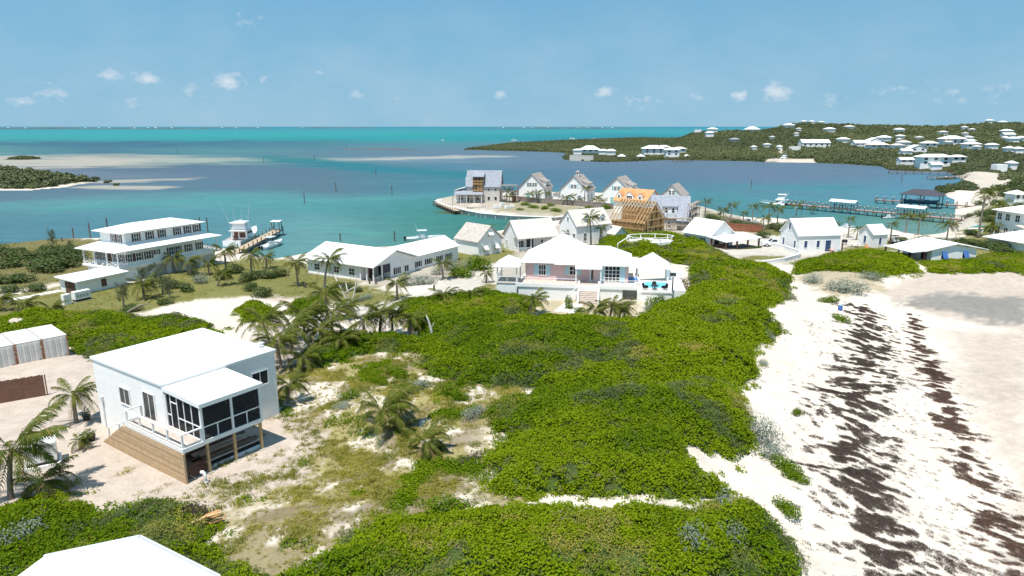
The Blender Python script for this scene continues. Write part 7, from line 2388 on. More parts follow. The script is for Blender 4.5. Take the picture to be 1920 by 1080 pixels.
# ================================================================ palms
def frond_mesh(seed, rise, droop, nl, mat, wide=.225, curl=.45):
    """one frond of unit length: arched midrib with drooping leaflets on both sides"""
    rnd = random.Random(seed)
    mb = MB()
    P = lambda t: Vector((t * (1 - .18 * t * t * droop), 0, rise * t - droop * t ** 2.1))
    pts = [P(k / 8) for k in range(9)]
    for k in range(8):
        a, b = pts[k], pts[k + 1]
        w0, w1 = .014 * (1 - k / 9), .014 * (1 - (k + 1) / 9)
        mb.add([a + Vector((0, -w0, 0)), a + Vector((0, w0, 0)), b + Vector((0, w1, 0)), b + Vector((0, -w1, 0))], [(0, 1, 2, 3)])
    for i in range(nl):
        t = .14 + .86 * (i + .5) / nl
        p = P(t)
        tan = (P(min(1, t + .03)) - P(t - .03)).normalized()
        ln = wide * (math.sin(math.pi * (.16 + .74 * t)) ** .7) * rnd.uniform(.85, 1.12)
        for s in (-1, 1):
            d = (Vector((0, s, 0)) * .75 + tan * .62 + Vector((0, 0, -curl * rnd.uniform(.6, 1.3)))).normalized()
            w = tan * .0128 * rnd.uniform(.8, 1.2)
            m = p + d * ln * .55 + Vector((0, 0, .02))
            e = p + d * ln + Vector((0, 0, -.22 * ln))
            mb.add([p - w, p + w, m + w * .8, m - w * .8, e], [(0, 1, 2, 3), (3, 2, 4)])
    return mb.data(f'frond_{seed}', mat)
FR = [frond_mesh(1, .95, .55, 32, m_frond), frond_mesh(2, .78, .85, 32, m_frond), frond_mesh(3, .48, .90, 32, m_frond), frond_mesh(4, .10, .80, 22, m_frond), frond_mesh(5, -.2, .70, 18, m_dead, .2, .7)]

def trunk_mesh(h, lean, r0, r1, seed):
    rnd = random.Random(seed)
    pts, rad = [], []
    n = 9
    for k in range(n):
        t = k / (n - 1)
        pts.append((lean[0] * t ** 1.6, lean[1] * t ** 1.6, -.4 + (h + .4) * t))
        rad.append((r0 + (r1 - r0) * t) * (1.35 if k == 0 else 1 + .05 * (k % 2)))
    return MB().tube(pts, rad, 8), pts[-1]
PALM_N = 0
def palm(px, py, h, r, label, lean=(0, 0), nf=19, group=None, dead=4, wind=.62, upright=0.0, kind='palm_tree', zfix=None):
    global PALM_N
    PALM_N += 1
    seed = PALM_N * 13
    rnd = random.Random(seed)
    p = gp(px, py)
    if zfix is not None:
        p.z = zfix
    r *= .9
    T = thing(kind, label, 'palm tree', p, 0, group)
    mb, top = trunk_mesh(h, lean, .17 + .012 * h, .12, seed)
    mb.build('trunk', m_trunk, T, True)
    for k in range(nf + dead):
        a = 2 * math.pi * (k * .618 % 1) + rnd.uniform(-.25, .25)
        a = a - wind * math.sin(a)
        if k >= nf:
            me, tilt = FR[4], rnd.uniform(-.1, .5)
        else:
            q = k / nf
            i = 0 if q < .28 + upright else 1 if q < .55 + upright else 2 if q < .82 else 3
            me, tilt = FR[i], rnd.uniform(-.15, .15) - (.18 if q < .15 else 0)
        o = put('frond' if k < nf else 'dry_frond', me, T, (top[0], top[1], top[2] - .05 + .012 * (nf - k) / nf))
        o.rotation_euler = (rnd.uniform(-.35, .35), tilt, a)
        o.scale = (r * rnd.uniform(.82, 1.12),) * 3
    return T
PP = 'palms round the houses'
# (trunk foot x, y, height, crown radius, label, lean)
for a in (
    (143, 792, 2.6, 2.5, 'young palm with yellowing fronds left of the white box house', (0.1, 0)),
    (20, 935, 3.6, 4.2, 'big dark palm with drooping fronds at the left edge near the camera', (.5, .2)),
    (70, 925, 0.9, 2.7, 'low dark palm spreading below the big palm at the left edge', (.4, 0)),
    (152, 842, .7, 1.2, 'small yellow-green palm beside the black pots', (0, 0)),
    (540, 757, 1.8, 2.4, 'palm leaning against the right wall of the white box house', (.1, .3)),
    (716, 806, 1.7, 4.1, 'big lone palm in the middle of the dry scrub', (0, 0)),
    (797, 848, .9, 2.4, 'small bright palm below the big lone one in the scrub', (0, 0)),
    (528, 690, 3.0, 3.8, 'largest shaggy palm at the left end of the palm thicket', (-.4, 0)),
    (508, 655, 3.4, 3.8, 'outermost left palm of the thicket leaning over the sand', (-.8, .2)),
    (545, 664, 3.2, 3.7, 'palm in front of the leftmost thicket palms', (.3, 0)),
    (566, 690, 1.2, 3.0, 'low palm at the near left foot of the palm thicket', (.2, 0)),
    (572, 640, 3.4, 3.6, 'palm left of the thicket middle with ragged crown', (0, 0)),
    (600, 655, 2.4, 3.6, 'palm in the middle front of the palm thicket', (.2, 0)),
    (622, 632, 3.2, 3.6, 'tall arching palm in the middle of the palm thicket', (.3, .2)),
    (640, 660, 1.6, 3.2, 'low palm in front of the thicket middle', (0, 0)),
    (615, 600, 3.8, 3.4, 'palm rising at the back of the palm thicket', (-.3, .2)),
    (683, 640, 2.6, 3.4, 'palm right of the thicket middle with brown skirt', (0, 0)),
    (712, 632, 3.0, 3.2, 'arching palm near the right end of the palm thicket', (.3, 0)),
    (736, 630, 2.4, 3.0, 'second palm from the right end of the palm thicket', (0, 0)),
    (768, 628, 2.0, 2.8, 'rightmost palm of the thicket beside the sea-grape carpet', (.2, 0)),
    (653, 598, 1.8, 2.4, 'small palm at the foot of the bleached dead tree', (0, 0)),
    (745, 562, 2.6, 2.8, 'palm by the drive below the bungalow porch', (0, 0)),
    (832, 573, 1.6, 2.6, 'palm at the near edge of the drive', (0, 0)),
    (882, 572, 1.4, 2.5, 'palm beside the gazebo at the left of the pink house', (.1, 0)),
    (831, 524, 2.8, 2.6, 'yellowing palm on the drive in front of the silver hedge', (-.2, 0)),
    (912, 530, 1.6, 1.9, 'small palm on the lawn behind the gazebo', (0, 0)),
    (993, 589, 2.0, 2.7, 'palm with curved trunk left of the pale pavers', (.4, 0)),
    (1118, 603, 1.6, 2.7, 'left palm of the pair before the front stairs', (-.2, 0)),
    (1143, 605, 2.0, 3.0, 'right palm of the pair before the front stairs', (.2, 0)),
    (1160, 600, 1.4, 2.4, 'drooping palm behind the right palm of the stair pair', (.3, 0)),
    (608, 541, 5.0, 3.5, 'tall palm with curved trunk before the bungalow front', (1.0, 0)),
    (559, 536, 4.0, 3.1, 'palm with straight trunk left of the bungalow', (-.2, 0)),
    (472, 512, 3.4, 2.8, 'palm standing behind the open boat at the foot of the jetty', (0, 0)),
    (500, 503, 2.2, 2.4, 'short palm at the waterside right of the jetty', (0, 0)),
    (424, 508, 3.8, 3.0, 'palm at the right end of the verandah house', (0, 0)),
    (406, 536, 2.0, 2.4, 'leaning bare-trunked palm below the verandah house', (1.3, .3)),
    (327, 512, 3.0, 2.9, 'palm before the middle of the verandah house', (0, 0)),
    (352, 515, 2.4, 2.5, 'palm just right of the middle of the verandah house', (.3, 0)),
    (270, 560, 2.2, 3.0, 'palm at the near corner of the verandah house', (0, 0)),
    (392, 515, 2.2, 2.6, 'palm before the last garage bay of the verandah house', (0, 0)),
    (45, 584, 1.0, 2.6, 'low palm left of the twin stepping-stone rows', (0, 0)),
    (98, 592, 1.0, 2.6, 'low palm before the stepping stones near the utility cabinet', (0, 0)),
    (2, 582, 1.6, 2.8, 'palm cut by the left edge below the lawn', (0, 0)),
    (1108, 462, 6.6, 3.0, 'tall windswept palm in front of the dormer house', (-.4, 0)),
    (1124, 460, 4.0, 2.0, 'shorter palm right of the tall one at the dormer house', (.2, 0)),
    (1066, 455, 2.2, 2.3, 'bushy palm at the left gable of the dormer house', (0, 0)),
):
    palm(*a, group=PP)
for a in (
    (955, 380, 3.0, 3.4, 'dense palm between the unfinished house and the first gabled house'),
    (950, 378, 4.0, 3.2, 'taller palm beside the scaffold of the unfinished house'),
    (992, 380, 3.2, 3.0, 'left palm in front of the first gabled house'),
    (1006, 381, 3.8, 3.2, 'middle palm in front of the first gabled house'),
    (1024, 380, 3.4, 3.0, 'right palm at the corner of the first gabled house'),
    (1058, 384, 2.4, 3.2, 'low palm left of the cupola house front'),
    (1070, 385, 3.0, 3.0, 'palm before the door of the cupola house'),
    (1085, 384, 1.6, 2.8, 'low bushy palm right of the cupola house door'),
    (1096, 386, 6.0, 2.8, 'tall slim palm at the right corner of the cupola house'),
    (1118, 386, 2.6, 3.0, 'palm left of the teal-shuttered house'),
    (1128, 387, 1.8, 2.6, 'low palm beside the teal-shuttered house'),
):
    palm(*a, nf=13, dead=1, group='palms before the gabled houses')
for a in (
    (1322, 404, 4.2, 2.6, 'palm right of the weathered scaffold, first of the shore row'), (1356, 414, 3.0, 2.4, 'thin palm behind the verandah roof ridge'), (1370, 415, 4.6, 2.6, 'palm standing alone in front of the bay left of the white boat shed'),
    (1393, 420, 3.0, 2.0, 'small palm behind the pickup among the shore palms'), (1410, 421, 5.0, 2.6, 'palm left of the pale roof among the shore palms'), (1440, 425, 5.6, 3.2, 'windswept palm in front of the seafoam boat bow'),
    (1457, 422, 4.2, 2.6, 'rounded palm in front of the seafoam boat'), (1430, 440, 4.0, 2.8, 'dense palm above the parked pickup'), (1492, 412, 4.4, 3.0, 'bushy palm at the stern of the seafoam boat'),
    (1521, 412, 4.0, 2.2, 'palm rising over the steep white ridge'), (1590, 446, 4.6, 1.9, 'slim palm by the water left of the tiny shed'), (1565, 440, 2.6, 1.8, 'low palm tucked beside the steep-roofed house'), (1606, 450, 2.4, 2.4, 'bushy palm behind the tiny shed'),
    (1669, 452, 4.0, 2.2, 'palm directly right of the tiny shed'), (1698, 436, 4.2, 2.8, 'left palm of the two below the pier canopy'), (1721, 440, 4.2, 3.0, 'right palm of the two below the pier canopy'), (1775, 450, 3.6, 3.6, 'broad palm on the beach before the pier foot'),
    (1834, 446, 11.0, 3.6, 'very tall slender palm towering over the kayaks'), (1855, 450, 3.0, 3.2, 'spreading palm right of the kayak rack'), (1872, 412, 4.0, 3.2, 'palm beside the wooden steps at the right'), (1845, 390, 3.4, 3.0, 'palm behind the tall slender one'), (1640, 440, 1.6, 1.6, 'small palm at the waterline behind the tiny shed roof'),
    (1705, 460, .9, 1.8, 'reddish low palm behind the low house roof'),
):
    palm(*a, nf=13, dead=1, group='palms along the bay shore')

# ================================================================ other trees and shrubs
def feather_tree(px, py, h, w, label, seed):
    """casuarina: many upright sprays of fine needles on thin limbs"""
    rnd = random.Random(seed)
    p = gp(px, py)
    T = thing('beach_pine', label, 'tree', p, 0, 'feathery beach pines by the verandah house')
    tb, fb = MB(), MB()
    tb.tube([(0, 0, -.3), (.1, 0, h * .4), (0, .1, h * .8)], [.16, .1, .04], 6)
    tb.build('trunk', m_bark, T)
    for k in range(26):
        a, zz = rnd.uniform(0, 6.28), h * rnd.uniform(.12, .8)
        ln = w * rnd.uniform(.5, 1.0) * (1.1 - zz / h * .6)
        b = Vector((0, 0, zz))
        e = b + Vector((math.cos(a) * ln, math.sin(a) * ln, ln * rnd.uniform(.5, 1.3)))
        for q in range(34):
            t = rnd.uniform(.25, 1.05)
            c = b.lerp(e, t) + Vector((rnd.gauss(0, .16), rnd.gauss(0, .16), rnd.gauss(0, .16)))
            d = Vector((rnd.uniform(-.5, .5) + math.cos(a) * .3, rnd.uniform(-.5, .5) + math.sin(a) * .3, rnd.uniform(.2, 1))).normalized() * rnd.uniform(.25, .5)
            s = d.orthogonal().normalized() * .022
            fb.add([c - s, c + s, c + d], [(0, 1, 2)])
    fb.build('crown', m_needle, T)
for k, a in enumerate(((232, 575, 4.6, 1.3, 'feathery pine at the near corner of the low outbuilding'), (268, 548, 4.4, 1.4, 'feathery pine left before the verandah house'), (305, 552, 5.2, 1.6, 'broad feathery pine before the garage bays'), (288, 540, 4.6, 1.3, 'feathery pine between two others at the verandah house'), (318, 560, 3.8, 1.3, 'low feathery pine in front of the garage bays'),
                       (365, 525, 3.0, 1.0, 'thin feathery pine before the right garage bays'), (100, 466, 4.8, 1.4, 'feathery pine rising from the shore bushes at the left'), (132, 476, 3.0, 1.2, 'low feathery pine beside the verandah house steps'), (1350, 408, 3.2, 1.2, 'pale feathery pine behind the verandah roof'))):
    feather_tree(*a, 60 + k)

BM = {}
def bush(px, py, rx, ry, rz_, label, mat='silver', group=None, name='shrub', n=None, sink=0.0):
    key = (mat, (px * 7 + py) % 3, n)
    if key not in BM:
        m = {'silver': m_silver, 'green': m_bush, 'grape': m_grape, 'dry': m_twig, 'wood': m_wood}[mat]
        big = mat in ('silver',)
        BM[key] = bush_mesh(900 + len(BM) * 7, n or 900, .10 if big else .13, m, .95, 7, .5 if big else .7)
    p = gp(px, py)
    p.z -= sink
    o = put(name, BM[key], None, p, (px * .37) % 6.28)
    o.scale = (rx, ry, rz_)
    tag(o, label, 'shrub', group)
    return o
SG = 'silver-grey shrubs on the dune'
for a in ((1432, 835, 1.7, 1.4, 2.6, 'tall silver-grey shrub at the notch in the dune edge'), (1442, 858, 1.6, 1.2, 1.6, 'lower silver-grey shrub at the foot of the tall one'), (1302, 1040, 1.3, 1.2, 2.2, 'silver shrub left of the pair near the bottom edge'), (1318, 1062, 1.1, 1.0, 1.5, 'silver shrub on the sand patch by the bottom edge'), (1366, 1034, 1.0, .9, 2.0, 'silver shrub right of the pair near the bottom edge'),
          (1362, 968, 2.0, 1.2, 1.5, 'wide silver shrub at the lower end of the sand path'), (1395, 975, 1.2, 1.0, 1.3, 'silver shrub at the right of the sand path end'), (1586, 545, 4.6, 3.4, 2.6, 'largest grey-green shrub mound at the head of the beach'), (1522, 530, 3.2, 2.2, 1.6, 'grey shrub between the dune and the large mound'), (1628, 522, 3.0, 2.0, 1.5, 'grey shrub right of the large mound'),
          (1443, 640, .9, .8, 1.6, 'small silver shrub on the upper dune edge'), (1432, 684, 1.0, .8, .9, 'small silver shrub lying out on the sand'), (783, 728, 1.9, 1.4, .9, 'low silver shrub at the edge of the dry scrub'), (886, 782, 1.5, 1.1, .9, 'silver shrub below the dry grass patch'), (640, 764, 1.4, 1.0, .5, 'flat silver shrub beside the sandy clearing'), (900, 774, .9, .7, .7, 'little silver shrub right of the one below the dry grass'),
          (62, 1026, 1.9, 1.3, 2.0, 'silver shrub left among the dark scrub near the bottom'), (12, 1048, 1.2, 1.0, 1.8, 'silver shrub cut by the left edge at the bottom'), (1186, 755, .8, .6, 2.0, 'single silver shrub poking through the green dune'), (1216, 590, 1.7, 1.3, 1.6, 'silver shrub before the pool terrace'), (1484, 560, 1.2, .9, .9, 'small grey shrub at the green dune point')):
    bush(*a, 'silver', SG)
for a in ((1474, 882, 1.5, 1.1, 1.0, 'green shrub on the sand below the tall silver one'), (1492, 900, 1.1, .8, .7, 'low green shrub trailing down the sand'), (1474, 960, 1.2, 1.0, .9, 'round green shrub alone on the lower sand'), (1495, 778, .7, .5, .7, 'tiny green shrub alone on the upper sand'), (1552, 566, 1.7, 1.2, 1.0, 'green shrub below the large grey mound'), (1574, 600, 1.8, 1.2, .8, 'sprawling green shrub by the blue drum'),
          (846, 744, 1.6, 1.1, 1.1, 'green shrub left in the dry grass patch'), (865, 752, .9, .7, .8, 'small green shrub right in the dry grass patch'), (848, 958, 1.7, 1.1, .9, 'green shrub beside the lower sand track'), (712, 720, 1.1, .8, .7, 'green shrub above the big lone palm'), (745, 705, 1.7, 1.2, 1.0, 'green shrub at the right of the upper scrub'), (655, 745, 1.2, .9, .8, 'green shrub at the sandy clearing'),
          (1230, 578, 1.6, 1.3, 2.0, 'leafy green shrub at the pool terrace corner'), (865, 520, 2.4, 2.0, 2.0, 'glossy round shrub beside the drive'), (900, 507, 2.6, 2.2, 3.0, 'tall glossy shrub behind the gazebo'), (880, 585, 1.6, 1.2, 1.2, 'leafy shrub at the near left of the gazebo'), (890, 582, 1.4, 1.0, 1.0, 'second leafy shrub at the near left of the gazebo'), (1065, 578, 1.0, .7, 1.9, 'thin shrub against the pale foundation wall'), (1087, 585, .9, .7, .8, 'small yellow-green plant right of the pavers')):
    bush(*a, 'grape', 'green shrubs about the dune and gardens')
for a in ((800, 533, 2.8, 2.0, 2.1, 'silver hedge shrub nearest the drive along the long wing'), (772, 535, 2.6, 2.0, 2.2, 'silver hedge shrub second along the long wing'), (850, 506, 2.6, 1.8, 2.2, 'silver hedge shrub below the shingled cottage, left'), (878, 500, 2.6, 1.8, 2.0, 'silver hedge shrub below the shingled cottage, right'), (822, 515, 2.0, 1.6, 1.6, 'silver hedge shrub between the two runs of hedge'), (590, 556, 1.3, 1.0, .9, 'low silver shrub before the bungalow palm'),
          (690, 560, 2.0, 1.2, .9, 'low silver shrub behind the bleached dead tree'), (672, 565, 1.2, 1.0, 1.0, 'silver shrub left behind the dead tree'), (380, 530, 2.4, 2.0, 2.2, 'grey shrub below the garage bays of the verandah house')):
    bush(*a, 'silver', 'silver hedge along the bungalow')
for a in ((462, 528, 3.4, 1.6, 1.7, 'green hedge shrub left of the bungalow lawn'), (492, 522, 3.0, 1.5, 1.7, 'green hedge shrub in the middle before the bungalow'), (520, 520, 3.0, 1.5, 1.6, 'green hedge shrub nearest the bungalow corner'), (470, 545, 1.8, 1.4, 1.5, 'green shrub at the bend of the lawn hedge'), (492, 556, 2.4, 1.8, 1.6, 'olive shrub with pinkish twigs by the sand clearing'), (440, 512, 3.0, 1.8, 1.8, 'green shrub on the bank by the jetty foot'), (420, 522, 2.6, 1.8, 1.6, 'green shrub below the jetty palms'),
          (345, 545, 2.6, 1.8, 1.5, 'green shrub among the pines before the garage bays'), (330, 540, 2.2, 1.7, 1.5, 'dark shrub among the pines'), (310, 570, 2.0, 1.6, .9, 'low shrub under the feathery pines'), (240, 585, 2.4, 1.6, 1.0, 'shrub at the foot of the near feathery pine'), (655, 545, 1.2, .9, 1.0, 'dark planting at the bungalow porch corner'), (672, 548, 1.0, .8, .9, 'dark planting right of the bungalow porch')):
    bush(*a, 'green', 'green shrubs along the lawns')
k = 0
rs = random.Random(77)
for (px, py, rx, h) in ((100, 508, 5, 2.6), (125, 500, 4.5, 2.6), (75, 502, 4, 2.0), (140, 488, 4, 2.4), (110, 484, 4.5, 2.2), (60, 486, 4, 2.0), (30, 480, 4.5, 2.2), (0, 476, 5, 2.4), (20, 500, 4.5, 2.0), (88, 476, 4, 2.0), (40, 528, 3.5, 1.6), (0, 530, 4, 1.6), (130, 478, 3.6, 2.2), (65, 545, 3, 1.2), (14, 548, 3, 1.2)):
    bush(px, py, rx, rx * .8, h, 'dark rounded shore shrub in the clump left of the verandah house', 'green', 'shore shrubs left of the verandah house')
for (px, py, rx, h) in ((1330, 412, 3, 1.8), (1345, 420, 3, 1.8), (1380, 424, 3.2, 1.9), (1398, 428, 2.6, 1.6), (1416, 432, 3, 2.2), (1450, 430, 3, 1.9), (1475, 424, 3.2, 1.8), (1426, 446, 2.6, 1.8), (1505, 420, 3.2, 1.8), (1468, 434, 2.6, 1.8)):
    bush(px, py, rx, rx * .8, h, 'grey-green shore shrub among the palms below the seafoam boat', 'green', 'shore shrubs along the bay')
for (px, py, rx, h) in ((1690, 452, 2.6, 1.2), (1735, 452, 3, 1.2), (1755, 455, 3, 1.3), (1800, 455, 3, 1.4), (1820, 462, 3.4, 1.8), (1845, 465, 3.4, 2.0), (1866, 468, 3, 2.0), (1890, 480, 3.4, 2.2), (1862, 435, 3, 1.8), (1885, 420, 3.2, 2.2), (1905, 405, 3.4, 2.2), (1880, 398, 3, 2.0), (1860, 402, 3.2, 2.0), (1840, 405, 3, 1.6), (1815, 408, 2.6, 1.4), (1868, 385, 3.6, 2.2), (1895, 382, 4, 2.4), (1912, 372, 4, 2.6), (1910, 440, 3, 2)):
    bush(px, py, rx, rx * .8, h, 'green shrub on the bank behind the low house and kayaks', 'green', 'shrubs on the right bank')
for (px, py, rx, h) in ((1850, 362, 4, 2.4), (1872, 358, 5, 3), (1896, 352, 5, 3.2), (1915, 345, 5, 3.4), (1880, 368, 4, 2.4), (1905, 362, 5, 3), (1850, 415, 3, 1.8), (1872, 425, 3, 2), (1820, 440, 2.6, 1.4), (1885, 405, 4, 2.4), (1912, 392, 4, 2.6), (1838, 385, 3, 1.8), (1760, 362, 3, 1.4), (1778, 360, 3.4, 1.6), (1796, 356, 3, 1.6)):
    bush(px, py, rx, rx * .8, h, 'dense green shrub on the wooded bank above the boathouse jetty', 'green', 'shrubs on the wooded bank')
for (px, py, rx, h) in ((1280, 540, 1.6, .8), (1360, 545, 2.4, .9), (1400, 548, 2, .8), (1250, 500, 1.6, 1.0), (1240, 478, 2.4, 1.3), (1270, 470, 2.6, 1.3)):
    bush(px, py, rx, rx * .7, h + .9, 'patch of brown leafless twigs showing through the green dune', 'dry', 'dead patches in the dune thicket', n=500)
for (px, py, rx, h) in ((985, 385, 2.2, 1.3), (1000, 390, 2.5, 1.2), (1022, 392, 2.5, 1.3), (1042, 396, 2.6, 1.2), (1090, 396, 2, 1.2), (975, 394, 1.6, .8), (1032, 386, 2, 1.0), (1104, 392, 2, 1.3), (1138, 392, 2.2, 1.6)):
    bush(px, py, rx, rx * .8, h, 'low green shrub on the plot before the gabled houses', 'grape', 'shrubs on the point')

# bleached dead tree and stump
p = gp(658, 585)
T = thing('dead_tree', 'bleached bare dead tree with forked white branches', 'dead tree', p)
for pts, r0 in (([(0, 0, -.3), (-.3, 0, 1.2), (-1.3, .1, 3.6), (-2.0, 0, 5.2)], .17), ([(-.2, 0, .8), (.5, 0, 2.2), (.9, .1, 4.2), (1.0, 0, 5.4)], .15), ([(.1, .1, .6), (-.3, .3, 2.4), (-.6, .3, 4.4)], .12), ([(-.9, .1, 2.8), (.2, .2, 3.4), (1.4, .1, 4.0)], .09), ([(.9, .1, 4.2), (1.4, 0, 4.6)], .07), ([(-1.3, .1, 3.6), (-.8, 0, 4.6)], .07)):
    MB().tube(pts, [r0, r0 * .85, r0 * .6, r0 * .35][:len(pts)] if len(pts) > 2 else [r0, r0 * .4], 7).build('branch', m_deadwood, T, True)
p = gp(812, 640)
T = thing('dead_stump', 'single bleached dead trunk sticking out of the green carpet', 'dead tree', p)
MB().tube([(0, 0, 0), (-.2, .1, 1.4), (-.5, .1, 2.6), (-.75, .1, 3.2)], [.2, .17, .12, .04], 7).build('trunk', m_deadwood, T, True)
MB().tube([(-.2, .1, 1.4), (.15, .0, 2.3)], [.08, .02], 6).build('branch', m_deadwood, T, True)
p = gp(245, 592)
T = thing('fallen_trunk', 'curved bare trunk leaning from the sand by the near feathery pine', 'dead tree', p)
MB().tube([(-1.0, 0, 0), (0, .1, .8), (1.4, .3, 1.5), (2.8, .5, 1.7)], [.2, .17, .13, .06], 7).build('trunk', m_bark, T, True)

# plants of one clump are told apart by their order from the left
ORD = 'first second third fourth fifth sixth seventh eighth ninth tenth eleventh twelfth thirteenth fourteenth fifteenth sixteenth seventeenth eighteenth nineteenth twentieth'.split()
for g_, ph in (('shore shrubs left of the verandah house', 'dark rounded shore shrub in the clump beside the verandah house'), ('shore shrubs along the bay', 'grey-green shore shrub under the bay palms'), ('shrubs on the right bank', 'green shrub on the bank behind the low house'),
               ('shrubs on the wooded bank', 'dense green shrub on the wooded bank above the boathouse'), ('dead patches in the dune thicket', 'brown leafless patch in the green dune'), ('shrubs on the point', 'low green shrub on the plot before the gabled houses')):
    os_ = sorted((o for o in COL.objects if o.get('group') == g_), key=lambda o: o.location.x / o.location.y)
    for k, o in enumerate(os_):
        o['label'] = f'{ORD[k]} from the left, {ph}'

# ================================================================ far shore: houses, woodland, islets, horizon
FAR = []
_FD = np.geomspace(200, 1180, 400)
def far_foot(px, py):
    """where the line of sight first meets the far ground; the crest itself when it passes just above"""
    u = (px - 960) / FPX
    x = u * _FD / (CP + 0.2 * SP)
    z = height(x, _FD)
    t = _FD * CP + (CAMZ - z) * SP
    x = u * t
    z = height(x, _FD)
    yy_ = 540 - FPX * (_FD * SP + (z - CAMZ) * CP) / t
    ok_ = (yy_ <= py) & (z > 0.4)
    i = int(np.argmax(ok_)) if ok_.any() else int(np.argmin(np.where(z > 0.4, yy_, 1e9)))
    return Vector((float(x[i]), float(_FD[i]), float(z[i])))
def far_house(px, py, wpx, label, roof='hip', wall=M_WHITE, rm=M_ROOF, dep=.6, hw=2.2, rise=.26, rz=0.0, dz=0.8, storeys=1, windows=True, name='white_house'):
    """a house across the bay: wpx = its width in photograph pixels; stands on the terrain at its foot"""
    p = far_foot(px, py)
    t = p.y * CP + (CAMZ - p.z) * SP
    w = wpx * t / FPX * .9
    FAR.append((p.x, p.y, w * .62))
    T = thing(name, label, 'house', (p.x, p.y, p.z + dz), rz, 'white houses across the bay')
    d = max(5, w * dep)
    H = hw * storeys + 1.0
    body(T, -w / 2, 0, w / 2, d, -3, H, wall, 0 if roof != 'gable' else w * 0 + d * rise, 'x')
    if roof == 'hip':
        hip_roof(T, -w / 2, 0, w / 2, d, H, d * rise, rm, w * .05 + .3)
    elif roof == 'gable':
        gable_roof(T, -w / 2, 0, w / 2, d, H + .03, d * rise, 'x', rm, .5, .25, .4)
    elif roof == 'front':
        body(T, -w / 2 + .01, .01, w / 2 - .01, d - .01, H - .02, H - .01, wall, w * rise * .7, 'y', 'gable_wall')
        gable_roof(T, -w / 2, 0, w / 2, d, H + .03, w * rise * .7, 'y', rm, .5, .25, .4)
    if windows and wpx > 16:
        F = faces_of(-w / 2, 0, w / 2, d)
        n = max(2, int(w / 5))
        for st in range(storeys):
            for k in range(n):
                win(T, F['front'], w * (k + .5) / n, 1.0 + st * hw + .5, min(2.2, w / n * .5), 1.4, 1, 1, t=.12)
    return T
